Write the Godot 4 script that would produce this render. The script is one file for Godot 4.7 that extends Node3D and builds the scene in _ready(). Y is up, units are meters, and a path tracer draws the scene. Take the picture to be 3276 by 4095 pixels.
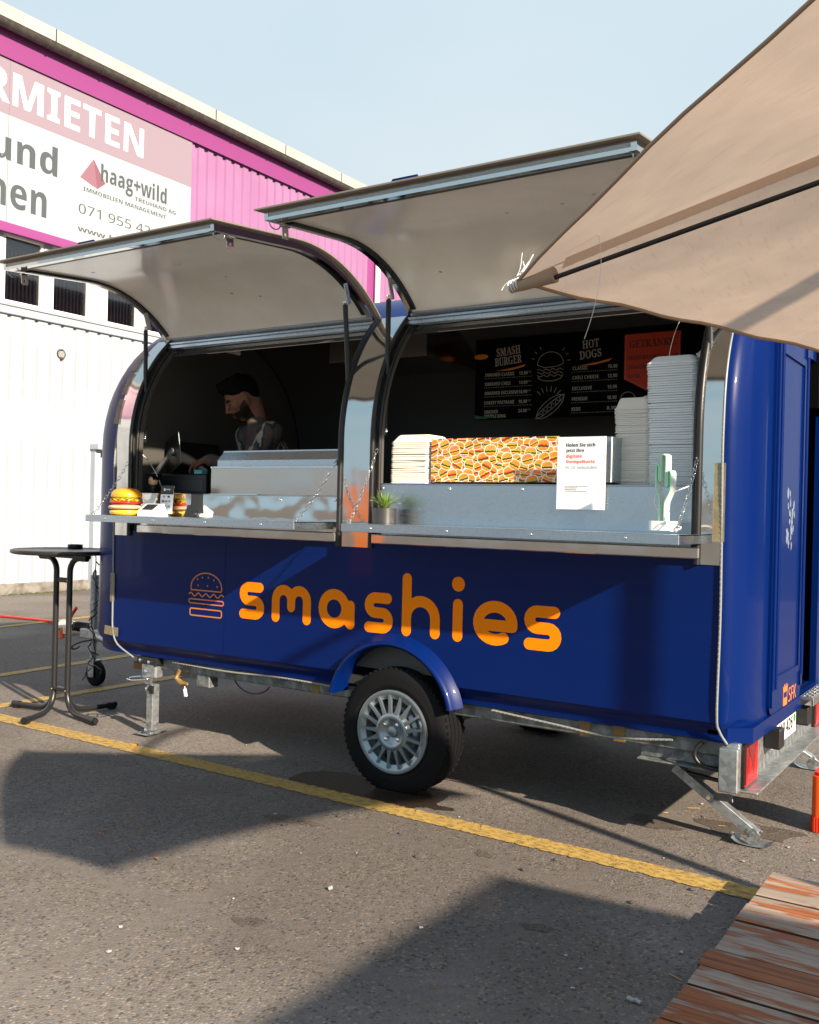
extends Node3D
# A blue food trailer on a car park beside a pink and white shed, with a sun umbrella.
# x runs along the trailer (its tow bar to the left), z points from its serving side to the camera.

var cam_at := Vector3(0, 1.3, 3.7267)
var names := {}
var M := {}
var sans: SystemFont
var sans_bold: SystemFont
var serif_bold: SystemFont

func _ready():
	# ---- camera
	var cam := Camera3D.new()
	cam.name = "camera"
	add_child(cam)
	cam.position = cam_at
	cam.basis = Basis(Vector3.UP, deg_to_rad(33.154)) * Basis(Vector3.RIGHT, deg_to_rad(-0.084)) * Basis(Vector3.BACK, deg_to_rad(1.395))
	cam.fov = 55.78
	cam.near = 0.05
	cam.far = 900.0
	cam.current = true
	# ---- sky, sun, exposure
	var env := Environment.new()
	env.background_mode = Environment.BG_SKY
	env.sky = make_sky()
	env.background_energy_multiplier = 1.0
	env.tonemap_mode = Environment.TONE_MAPPER_LINEAR
	env.tonemap_exposure = 2.4
	env.sdfgi_enabled = true
	env.ssao_enabled = true
	env.ssil_enabled = true
	var we := WorldEnvironment.new()
	we.name = "world_environment"
	we.environment = env
	add_child(we)
	var sun := DirectionalLight3D.new()
	sun.name = "sun"
	sun.light_energy = 1.6
	sun.light_color = Color(1.0, 0.93, 0.83)
	sun.light_angular_distance = 0.75
	sun.shadow_enabled = true
	add_child(sun)
	sun.look_at_from_position(Vector3(0.843, 0.446, 0.303) * 30.0, Vector3.ZERO, Vector3.UP)
	# ---- the place
	make_materials()
	build_ground()
	build_shed()
	build_trailer()
	build_contents()
	build_foam_boxes()
	build_person()
	build_table()
	build_deck()
	build_umbrellas()
	build_litter()

# ------------------------------------------------------------------ small helpers
func lin(r: float, g: float, b: float, a := 1.0) -> Color:
	var c := Color(r, g, b, 1.0).linear_to_srgb()
	c.a = a
	return c

func numbered(called: String) -> String:
	if not names.has(called):
		names[called] = 0
		return called
	names[called] += 1
	return "%s_%03d" % [called, names[called]]

func tag(o: Node, label: String, category: String, group := "") -> Node:
	o.set_meta("label", label)
	o.set_meta("category", category)
	if group != "":
		o.set_meta("group", group)
	return o

func thing(called: String, label: String, category: String, at := Vector3.ZERO, turn := 0.0, group := "") -> Node3D:
	var o := Node3D.new()
	o.name = numbered(called)
	add_child(o)
	o.position = at
	o.rotation.y = turn
	tag(o, label, category, group)
	return o

# commits a mesh; its coordinates are the world's unless local is set
func put(b, called: String, m: Material, parent: Node3D = self, local := false) -> MeshInstance3D:
	var o := MeshInstance3D.new()
	o.mesh = b.mesh() if b is MB else b
	o.material_override = null
	o.mesh.surface_set_material(0, m)
	o.name = numbered(called) if parent == self else called
	parent.add_child(o, true)
	if not local and parent != self:
		o.transform = parent.global_transform.affine_inverse()
	return o

func shared(mesh: Mesh, called: String, parent: Node3D, xf: Transform3D) -> MeshInstance3D:
	var o := MeshInstance3D.new()
	o.mesh = mesh
	o.name = called
	parent.add_child(o, true)
	o.transform = xf
	return o

func struct(o: Node) -> Node:
	o.set_meta("kind", "structure")
	return o

func dup(src: Node3D, label: String, at: Vector3, turn: float, group := "") -> Node3D:
	var r: Node3D = src.duplicate()
	r.name = numbered(String(src.name).rstrip("0123456789").trim_suffix("_"))
	add_child(r)
	r.position = at
	r.rotation = Vector3(0, turn, 0)
	r.set_meta("label", label)
	if group != "":
		r.set_meta("group", group)
	return r

func ring(center: Vector3, u: Vector3, w: Vector3, r0: float, r1: float, n := 24, a0 := 0.0, a1 := TAU) -> PackedVector3Array:
	var p := PackedVector3Array()
	for i in n + 1:
		var a := lerpf(a0, a1, float(i) / n)
		p.append(center + u * cos(a) * r0 + w * sin(a) * r1)
	return p

func bez(a: Vector3, b: Vector3, c: Vector3, d: Vector3, n := 16) -> PackedVector3Array:
	var p := PackedVector3Array()
	for i in n + 1:
		p.append(a.bezier_interpolate(b, c, d, float(i) / n))
	return p

class MB:
	var v := PackedVector3Array()
	var n := PackedVector3Array()
	var uv := PackedVector2Array()
	var uv2 := PackedVector2Array()
	var col := PackedColorArray()
	var use_col := false
	var tint := Color.WHITE
	var has_uv2 := false

	func vert(p: Vector3, nn: Vector3, u := Vector2.ZERO):
		v.append(p)
		n.append(nn)
		uv.append(u)
		if use_col:
			col.append(tint)

	# a, b, c run counter-clockwise as seen from outside
	func t(a: Vector3, b: Vector3, c: Vector3, ua := Vector2.ZERO, ub := Vector2.ZERO, uc := Vector2.ZERO):
		var nn := (b - a).cross(c - a).normalized()
		vert(a, nn, ua)
		vert(c, nn, uc)
		vert(b, nn, ub)

	func tn(a: Vector3, b: Vector3, c: Vector3, na: Vector3, nb: Vector3, nc: Vector3, ua := Vector2.ZERO, ub := Vector2.ZERO, uc := Vector2.ZERO):
		vert(a, na, ua)
		vert(c, nc, uc)
		vert(b, nb, ub)

	func q(a: Vector3, b: Vector3, c: Vector3, d: Vector3, u0 := Vector2(0, 0), u1 := Vector2(1, 1)):
		t(a, b, c, Vector2(u0.x, u1.y), Vector2(u1.x, u1.y), Vector2(u1.x, u0.y))
		t(a, c, d, Vector2(u0.x, u1.y), Vector2(u1.x, u0.y), Vector2(u0.x, u0.y))

	func face(pts: Array, c: Vector3):
		var nn: Vector3 = (pts[1] - pts[0]).cross(pts[2] - pts[0])
		if nn.dot(pts[0] + pts[1] + pts[2] - c * 3.0) < 0:
			pts.reverse()
		for i in range(1, pts.size() - 1):
			t(pts[0], pts[i], pts[i + 1], pl(pts[0], nn), pl(pts[i], nn), pl(pts[i + 1], nn))

	func pl(p: Vector3, nn: Vector3) -> Vector2:
		var a := nn.abs()
		if a.x > a.y and a.x > a.z:
			return Vector2(p.z, -p.y)
		if a.y > a.z:
			return Vector2(p.x, p.z)
		return Vector2(p.x, -p.y)

	# a box with chamfered edges
	func box(c: Vector3, s: Vector3, k := 0.0, b := Basis.IDENTITY):
		var h := s * 0.5
		k = minf(k, minf(h.x, minf(h.y, h.z)) * 0.9)
		if k <= 0.0:
			for ax in 3:
				for sg in [-1.0, 1.0]:
					var p := []
					for e in [[-1, -1], [1, -1], [1, 1], [-1, 1]]:
						var o := Vector3.ZERO
						o[ax] = sg * h[ax]
						o[(ax + 1) % 3] = e[0] * h[(ax + 1) % 3]
						o[(ax + 2) % 3] = e[1] * h[(ax + 2) % 3]
						p.append(c + b * o)
					face(p, c)
			return
		var cv := func(sx, sy, sz, ax) -> Vector3:
			var o := Vector3(sx * (h.x - k), sy * (h.y - k), sz * (h.z - k))
			var sg := Vector3(sx, sy, sz)
			o[ax] = sg[ax] * h[ax]
			return c + b * o
		for ax in 3:
			for sg in [-1, 1]:
				var p := []
				for e in [[-1, -1], [1, -1], [1, 1], [-1, 1]]:
					var s3 := [0, 0, 0]
					s3[ax] = sg
					s3[(ax + 1) % 3] = e[0]
					s3[(ax + 2) % 3] = e[1]
					p.append(cv.call(s3[0], s3[1], s3[2], ax))
				face(p, c)
		for ax in 3:
			var a1 := (ax + 1) % 3
			var a2 := (ax + 2) % 3
			for e in [[-1, -1], [1, -1], [1, 1], [-1, 1]]:
				var lo := [0, 0, 0]
				lo[ax] = -1
				lo[a1] = e[0]
				lo[a2] = e[1]
				var hi := lo.duplicate()
				hi[ax] = 1
				face([cv.call(lo[0], lo[1], lo[2], a1), cv.call(hi[0], hi[1], hi[2], a1), cv.call(hi[0], hi[1], hi[2], a2), cv.call(lo[0], lo[1], lo[2], a2)], c)
		for sx in [-1, 1]:
			for sy in [-1, 1]:
				for sz in [-1, 1]:
					face([cv.call(sx, sy, sz, 0), cv.call(sx, sy, sz, 1), cv.call(sx, sy, sz, 2)], c)

	func frame_at(pts: PackedVector3Array) -> Array:
		var out := []
		var m := pts.size()
		var prev := Vector3.ZERO
		for i in m:
			var d := (pts[mini(i + 1, m - 1)] - pts[maxi(i - 1, 0)]).normalized()
			if pts[0].is_equal_approx(pts[m - 1]) and (i == 0 or i == m - 1):
				d = (pts[1] - pts[m - 2]).normalized()
			var u := prev
			if i == 0:
				u = Vector3.UP if absf(d.y) < 0.9 else Vector3.RIGHT
			u = (u - d * u.dot(d)).normalized()
			prev = u
			out.append([u, d.cross(u)])
		return out

	func tube(pts: PackedVector3Array, r, sides := 8, caps := true):
		var fr := frame_at(pts)
		var m := pts.size()
		for i in m - 1:
			var r0: float = r if r is float else r[i]
			var r1: float = r if r is float else r[i + 1]
			for k in sides:
				var a := TAU * k / sides
				var b := TAU * (k + 1) / sides
				var n00: Vector3 = fr[i][0] * cos(a) + fr[i][1] * sin(a)
				var n01: Vector3 = fr[i][0] * cos(b) + fr[i][1] * sin(b)
				var n10: Vector3 = fr[i + 1][0] * cos(a) + fr[i + 1][1] * sin(a)
				var n11: Vector3 = fr[i + 1][0] * cos(b) + fr[i + 1][1] * sin(b)
				var u0 := Vector2(float(k) / sides, i)
				var u1 := Vector2(float(k + 1) / sides, i + 1)
				tn(pts[i] + n00 * r0, pts[i] + n01 * r0, pts[i + 1] + n11 * r1, n00, n01, n11, u0, Vector2(u1.x, u0.y), u1)
				tn(pts[i] + n00 * r0, pts[i + 1] + n11 * r1, pts[i + 1] + n10 * r1, n00, n11, n10, u0, u1, Vector2(u0.x, u1.y))
		if caps and not pts[0].is_equal_approx(pts[m - 1]):
			for e in [0, m - 1]:
				var rr: float = r if r is float else r[e]
				for k in sides:
					var a := TAU * k / sides
					var b := TAU * (k + 1) / sides
					var pa: Vector3 = pts[e] + (fr[e][0] * cos(a) + fr[e][1] * sin(a)) * rr
					var pb: Vector3 = pts[e] + (fr[e][0] * cos(b) + fr[e][1] * sin(b)) * rr
					if e == 0:
						t(pts[e], pb, pa)
					else:
						t(pts[e], pa, pb)

	func rod(a: Vector3, b: Vector3, r: float, sides := 10):
		tube(PackedVector3Array([a, b]), r, sides)

	# profile of (radius, height) turned round the y axis of xf
	func lathe(prof: PackedVector2Array, sides := 24, xf := Transform3D.IDENTITY, sharp := 0.75):
		var m := prof.size()
		var en := []
		for i in m - 1:
			var d := (prof[i + 1] - prof[i])
			en.append(Vector2(d.y, -d.x).normalized())
		for i in m - 1:
			var na: Vector2 = en[i]
			var nb: Vector2 = en[i]
			if i > 0 and en[i].dot(en[i - 1]) > sharp:
				na = (en[i] + en[i - 1]).normalized()
			if i < m - 2 and en[i].dot(en[i + 1]) > sharp:
				nb = (en[i] + en[i + 1]).normalized()
			for k in sides:
				var p := []
				var nn := []
				var uu := []
				for e in [[k, 0], [k + 1, 0], [k + 1, 1], [k, 1]]:
					var a: float = TAU * e[0] / sides
					var pr: Vector2 = prof[i + e[1]]
					var pn: Vector2 = nb if e[1] else na
					p.append(xf * Vector3(cos(a) * pr.x, pr.y, -sin(a) * pr.x))
					nn.append((xf.basis * Vector3(cos(a) * pn.x, pn.y, -sin(a) * pn.x)).normalized())
					uu.append(Vector2(float(e[0]) / sides, float(i + e[1]) / (m - 1)))
				if prof[i].x > 1e-5:
					tn(p[0], p[1], p[2], nn[0], nn[1], nn[2], uu[0], uu[1], uu[2])
				if prof[i + 1].x > 1e-5:
					tn(p[0], p[2], p[3], nn[0], nn[2], nn[3], uu[0], uu[2], uu[3])

	# a grid of points with smooth normals; outward side decided by flip
	func grid(g: Array, flip := false, usc := Vector2.ONE):
		var rn := g.size()
		var cn: int = g[0].size()
		var nrm := []
		for i in rn:
			var row := PackedVector3Array()
			for j in cn:
				var du: Vector3 = g[i][mini(j + 1, cn - 1)] - g[i][maxi(j - 1, 0)]
				var dv: Vector3 = g[mini(i + 1, rn - 1)][j] - g[maxi(i - 1, 0)][j]
				var nn := du.cross(dv).normalized()
				row.append(-nn if flip else nn)
			nrm.append(row)
		for i in rn - 1:
			for j in cn - 1:
				var a := [i, j]
				var b := [i, j + 1]
				var c := [i + 1, j + 1]
				var d := [i + 1, j]
				var ord := [a, b, c, a, c, d] if not flip else [a, c, b, a, d, c]
				for k in [0, 3]:
					var e = [ord[k], ord[k + 1], ord[k + 2]]
					var uu := []
					for w in e:
						uu.append(Vector2(float(w[1]) / (cn - 1) * usc.x, float(w[0]) / (rn - 1) * usc.y))
					tn(g[e[0][0]][e[0][1]], g[e[1][0]][e[1][1]], g[e[2][0]][e[2][1]], nrm[e[0][0]][e[0][1]], nrm[e[1][0]][e[1][1]], nrm[e[2][0]][e[2][1]], uu[0], uu[1], uu[2])

	# polygon (counter-clockwise or not) in the plane of xf's x and y, from z0 to z1
	func extrude(poly: PackedVector2Array, xf: Transform3D, z0: float, z1: float, smooth := 0.8, caps := 3):
		var p := poly.duplicate()
		if Geometry2D.is_polygon_clockwise(p):
			p.reverse()
		# Godot calls a polygon clockwise in y-down space, so check the signed area in y-up space
		var area := 0.0
		for i in p.size():
			var a := p[i]
			var b := p[(i + 1) % p.size()]
			area += a.x * b.y - b.x * a.y
		if area < 0:
			p.reverse()
		var idx := Geometry2D.triangulate_polygon(p)
		for k in range(0, idx.size(), 3):
			var a := p[idx[k]]
			var b := p[idx[k + 1]]
			var c := p[idx[k + 2]]
			if (b - a).cross(c - a) < 0:
				var sw := b
				b = c
				c = sw
			if caps & 1:
				t(xf * Vector3(a.x, a.y, z1), xf * Vector3(b.x, b.y, z1), xf * Vector3(c.x, c.y, z1), Vector2(a.x, -a.y), Vector2(b.x, -b.y), Vector2(c.x, -c.y))
			if caps & 2:
				t(xf * Vector3(a.x, a.y, z0), xf * Vector3(c.x, c.y, z0), xf * Vector3(b.x, b.y, z0), Vector2(a.x, -a.y), Vector2(c.x, -c.y), Vector2(b.x, -b.y))
		var m := p.size()
		var en := []
		for i in m:
			var d := p[(i + 1) % m] - p[i]
			en.append(Vector2(d.y, -d.x).normalized())
		var run := 0.0
		for i in m:
			var na: Vector2 = en[i]
			var nb: Vector2 = en[i]
			var pe: Vector2 = en[(i + m - 1) % m]
			var ne: Vector2 = en[(i + 1) % m]
			if na.dot(pe) > smooth:
				na = (na + pe).normalized()
			if nb.dot(ne) > smooth:
				nb = (nb + ne).normalized()
			var a := p[i]
			var b := p[(i + 1) % m]
			var l := (b - a).length()
			var n0 := (xf.basis * Vector3(na.x, na.y, 0)).normalized()
			var n1 := (xf.basis * Vector3(nb.x, nb.y, 0)).normalized()
			var A := xf * Vector3(a.x, a.y, z0)
			var B := xf * Vector3(b.x, b.y, z0)
			var C := xf * Vector3(b.x, b.y, z1)
			var D := xf * Vector3(a.x, a.y, z1)
			tn(A, B, C, n0, n1, n1, Vector2(z0, run), Vector2(z0, run + l), Vector2(z1, run + l))
			tn(A, C, D, n0, n1, n0, Vector2(z0, run), Vector2(z1, run + l), Vector2(z1, run))
			run += l

	# a bent sheet: section points (z, y) with normals, thickness from a to b along the normal, drawn out along x
	func sheet(pts: PackedVector2Array, nrm: PackedVector2Array, a: float, b: float, x0: float, x1: float):
		var poly := PackedVector2Array()
		for i in pts.size():
			poly.append(pts[i] + nrm[i] * a)
		for i in range(pts.size() - 1, -1, -1):
			poly.append(pts[i] + nrm[i] * b)
		# section plane: local x = world z, local y = world y, local z = world -x
		extrude(poly, Transform3D(Basis(Vector3(0, 0, 1), Vector3.UP, Vector3(-1, 0, 0)), Vector3.ZERO), -x1, -x0)

	func text(s: String, font: Font, o: Vector3, right: Vector3, up: Vector3, w: float, h: float, caps_box := true):
		var tm := TextMesh.new()
		tm.text = s
		tm.font = font
		tm.font_size = 40
		tm.pixel_size = 0.01
		tm.depth = 0.002
		tm.curve_step = 1.2
		tm.horizontal_alignment = HORIZONTAL_ALIGNMENT_LEFT
		tm.vertical_alignment = VERTICAL_ALIGNMENT_BOTTOM
		var arr := tm.get_mesh_arrays()
		var vs: PackedVector3Array = arr[Mesh.ARRAY_VERTEX]
		var ns: PackedVector3Array = arr[Mesh.ARRAY_NORMAL]
		var ix: PackedInt32Array = arr[Mesh.ARRAY_INDEX] if arr[Mesh.ARRAY_INDEX] != null else PackedInt32Array(range(vs.size()))
		if vs.is_empty():
			return
		var lo := vs[0]
		var hi := vs[0]
		for p in vs:
			lo = lo.min(p)
			hi = hi.max(p)
		var sx := w / (hi.x - lo.x)
		var sy := h / (hi.y - lo.y)
		if h <= 0.0:
			sy = sx
		if w <= 0.0:
			sx = sy
		var out := right.cross(up)
		for k in ix:
			var p := vs[k] - lo
			var nn := ns[k]
			v.append(o + right * (p.x * sx) + up * (p.y * sy) + out * (p.z * 0.25))
			n.append((right * nn.x + up * nn.y + out * nn.z).normalized())
			uv.append(Vector2.ZERO)
			if use_col:
				col.append(tint)

	func mesh() -> ArrayMesh:
		var a := []
		a.resize(Mesh.ARRAY_MAX)
		a[Mesh.ARRAY_VERTEX] = v
		a[Mesh.ARRAY_NORMAL] = n
		a[Mesh.ARRAY_TEX_UV] = uv
		if has_uv2:
			a[Mesh.ARRAY_TEX_UV2] = uv2
		if use_col:
			a[Mesh.ARRAY_COLOR] = col
		var m := ArrayMesh.new()
		m.add_surface_from_arrays(Mesh.PRIMITIVE_TRIANGLES, a)
		return m

func xy(o := Vector3.ZERO) -> Transform3D:
	return Transform3D(Basis.IDENTITY, o)

# plane facing +x: local x = world -z, local y = up
func facing_x(o := Vector3.ZERO) -> Transform3D:
	return Transform3D(Basis(Vector3(0, 0, -1), Vector3.UP, Vector3(1, 0, 0)), o)

# plane facing up: local x = world x, local y = world -z
func facing_up(o := Vector3.ZERO) -> Transform3D:
	return Transform3D(Basis(Vector3(1, 0, 0), Vector3(0, 0, -1), Vector3(0, 1, 0)), o)

func rect(x0: float, y0: float, x1: float, y1: float, r := 0.0, n := 4) -> PackedVector2Array:
	var p := PackedVector2Array()
	if r <= 0.0:
		return PackedVector2Array([Vector2(x0, y0), Vector2(x1, y0), Vector2(x1, y1), Vector2(x0, y1)])
	for c in [[x1 - r, y0 + r, -PI / 2], [x1 - r, y1 - r, 0.0], [x0 + r, y1 - r, PI / 2], [x0 + r, y0 + r, PI]]:
		for i in n + 1:
			var a: float = c[2] + PI / 2 * i / n
			p.append(Vector2(c[0] + cos(a) * r, c[1] + sin(a) * r))
	return p

func disc(c: Vector2, r: float, n := 20) -> PackedVector2Array:
	var p := PackedVector2Array()
	for i in n:
		p.append(c + Vector2(cos(TAU * i / n), sin(TAU * i / n)) * r)
	return p

func arc(c: Vector2, r: float, a0: float, a1: float, n := 10) -> PackedVector2Array:
	var p := PackedVector2Array()
	for i in n + 1:
		var a := deg_to_rad(lerpf(a0, a1, float(i) / n))
		p.append(c + Vector2(cos(a), sin(a)) * r)
	return p

# round-ended strokes joined into polygons without holes
func strokes(lines: Array, r: float) -> Array:
	var polys := []
	var big := 4000.0   # the clipper rounds small numbers
	for l in lines:
		var lb := PackedVector2Array()
		for v in l:
			lb.append(v * big)
		for p in Geometry2D.offset_polyline(lb, r * big, Geometry2D.JOIN_ROUND, Geometry2D.END_ROUND):
			polys.append(p)
	var solid := []
	var holes := []
	for p in polys:
		if Geometry2D.is_polygon_clockwise(p):
			holes.append(p)
		else:
			solid.append(p)
	var i := 0
	while i < solid.size():
		var j := i + 1
		var merged := false
		while j < solid.size():
			var u := Geometry2D.merge_polygons(solid[i], solid[j])
			var outer := []
			for p in u:
				if Geometry2D.is_polygon_clockwise(p):
					holes.append(p)
				else:
					outer.append(p)
			if outer.size() == 1:
				solid[i] = outer[0]
				solid.remove_at(j)
				merged = true
				break
			else:
				for p in u:
					holes.erase(p)
			j += 1
		if not merged:
			i += 1
	var out := solid
	for h in holes:
		var c := Vector2.ZERO
		for p in h:
			c += p
		c /= h.size()
		h = h.duplicate()
		h.reverse()
		var nxt := []
		for s in out:
			if not Geometry2D.is_point_in_polygon(c, s):
				nxt.append(s)
				continue
			for half in [rect(c.x - 9e3, c.y - 9e3, c.x, c.y + 9e3), rect(c.x, c.y - 9e3, c.x + 9e3, c.y + 9e3)]:
				for piece in Geometry2D.intersect_polygons(s, half):
					if Geometry2D.is_polygon_clockwise(piece):
						continue
					for w in Geometry2D.clip_polygons(piece, h):
						if not Geometry2D.is_polygon_clockwise(w):
							nxt.append(w)
		out = nxt
	var small := []
	for p in out:
		var q := PackedVector2Array()
		for v in p:
			q.append(v / big)
		small.append(q)
	return small

# ------------------------------------------------------------------ sky and materials
func fnoise(seed_: int, freq: float, kind := FastNoiseLite.TYPE_SIMPLEX_SMOOTH, oct := 1) -> FastNoiseLite:
	var f := FastNoiseLite.new()
	f.seed = seed_
	f.frequency = freq
	f.noise_type = kind
	f.fractal_type = FastNoiseLite.FRACTAL_FBM if oct > 1 else FastNoiseLite.FRACTAL_NONE
	f.fractal_octaves = oct
	return f

func noise_bytes(f: FastNoiseLite, w: int, h: int) -> PackedByteArray:
	var im := f.get_seamless_image(w, h, false, false, 0.15)
	im.convert(Image.FORMAT_L8)
	return im.get_data()

func make_sky() -> Sky:
	var w := 512
	var h := 256
	var f := fnoise(4, 1.1, FastNoiseLite.TYPE_SIMPLEX_SMOOTH, 4)
	var im := Image.create(w, h, false, Image.FORMAT_RGBF)
	var zen := Color(0.095, 0.185, 0.31)
	var mid := Color(0.262, 0.325, 0.365)
	var hor := Color(0.315, 0.345, 0.365)
	var haze := Color(0.345, 0.368, 0.382)
	for y in h:
		var el := (0.5 - (y + 0.5) / h) * PI
		for x in w:
			var az := (x + 0.5) / w * TAU
			var d := Vector3(cos(el) * sin(az), sin(el), -cos(el) * cos(az))
			var c: Color
			if el < 0:
				c = hor.lerp(Color(0.13, 0.12, 0.11), clampf(-el * 6.0, 0, 1))
			else:
				var e := el / (PI / 2)
				var away := smoothstep(0.1, 0.9, 0.5 + 0.5 * d.z)   # red and green lowered behind the camera, added to blue the steel reflections
				c = hor.lerp(mid, smoothstep(0.0, 0.30, e)).lerp(zen, smoothstep(0.28, 0.95, e))
				c = Color(c.r * (1.0 - 0.30 * away), c.g * (1.0 - 0.10 * away), c.b)
				var p := Vector3(d.x, d.y * 2.2, d.z) * 1.6
				var k := clampf(0.5 + 0.9 * f.get_noise_3dv(p), 0.0, 1.0)
				c = c.lerp(haze, k * 0.42 * smoothstep(0.0, 0.12, e))
			im.set_pixel(x, y, c)
	var pm := PanoramaSkyMaterial.new()
	pm.panorama = ImageTexture.create_from_image(im)
	var s := Sky.new()
	s.sky_material = pm
	return s

func mat(called: String, c: Color, rough := 0.6, metal := 0.0, spec := 0.5) -> StandardMaterial3D:
	var m := StandardMaterial3D.new()
	m.resource_name = called
	m.albedo_color = c
	m.roughness = rough
	m.metallic = metal
	m.metallic_specular = spec
	M[called] = m
	return m

func tex(w: int, h: int, data: PackedByteArray, rgb := true) -> ImageTexture:
	return ImageTexture.create_from_image(Image.create_from_data(w, h, false, Image.FORMAT_RGB8 if rgb else Image.FORMAT_L8, data))

func s8(x: float) -> int:
	x = clampf(x, 0.0, 1.0)
	return int(round(255.0 * (1.055 * pow(x, 1.0 / 2.4) - 0.055 if x > 0.0031308 else 12.92 * x)))

func tri(m: StandardMaterial3D, scale: float, world := false):
	m.uv1_triplanar = true
	m.uv1_world_triplanar = world
	m.uv1_scale = Vector3.ONE * scale
	m.uv1_triplanar_sharpness = 6.0

# grey patches between two colours, from noise
func mottled(w: int, f: FastNoiseLite, a: Color, b: Color, gain := 1.0, g2: FastNoiseLite = null, k2 := 0.0) -> ImageTexture:
	var n := noise_bytes(f, w, w)
	var n2 := noise_bytes(g2, w, w) if g2 else n
	var d := PackedByteArray()
	d.resize(w * w * 3)
	for i in w * w:
		var t := clampf((n[i] / 255.0 - 0.5) * gain + 0.5 + (n2[i] / 255.0 - 0.5) * k2, 0, 1)
		var c := a.lerp(b, t)
		d[i * 3] = s8(c.r)
		d[i * 3 + 1] = s8(c.g)
		d[i * 3 + 2] = s8(c.b)
	return tex(w, w, d)

func normal_from(f: FastNoiseLite, w: int, strength: float) -> ImageTexture:
	var im := f.get_seamless_image(w, w, false, false, 0.15)
	im.convert(Image.FORMAT_L8)
	im.convert(Image.FORMAT_RGBA8)
	im.bump_map_to_normal_map(strength)
	return ImageTexture.create_from_image(im)

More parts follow.
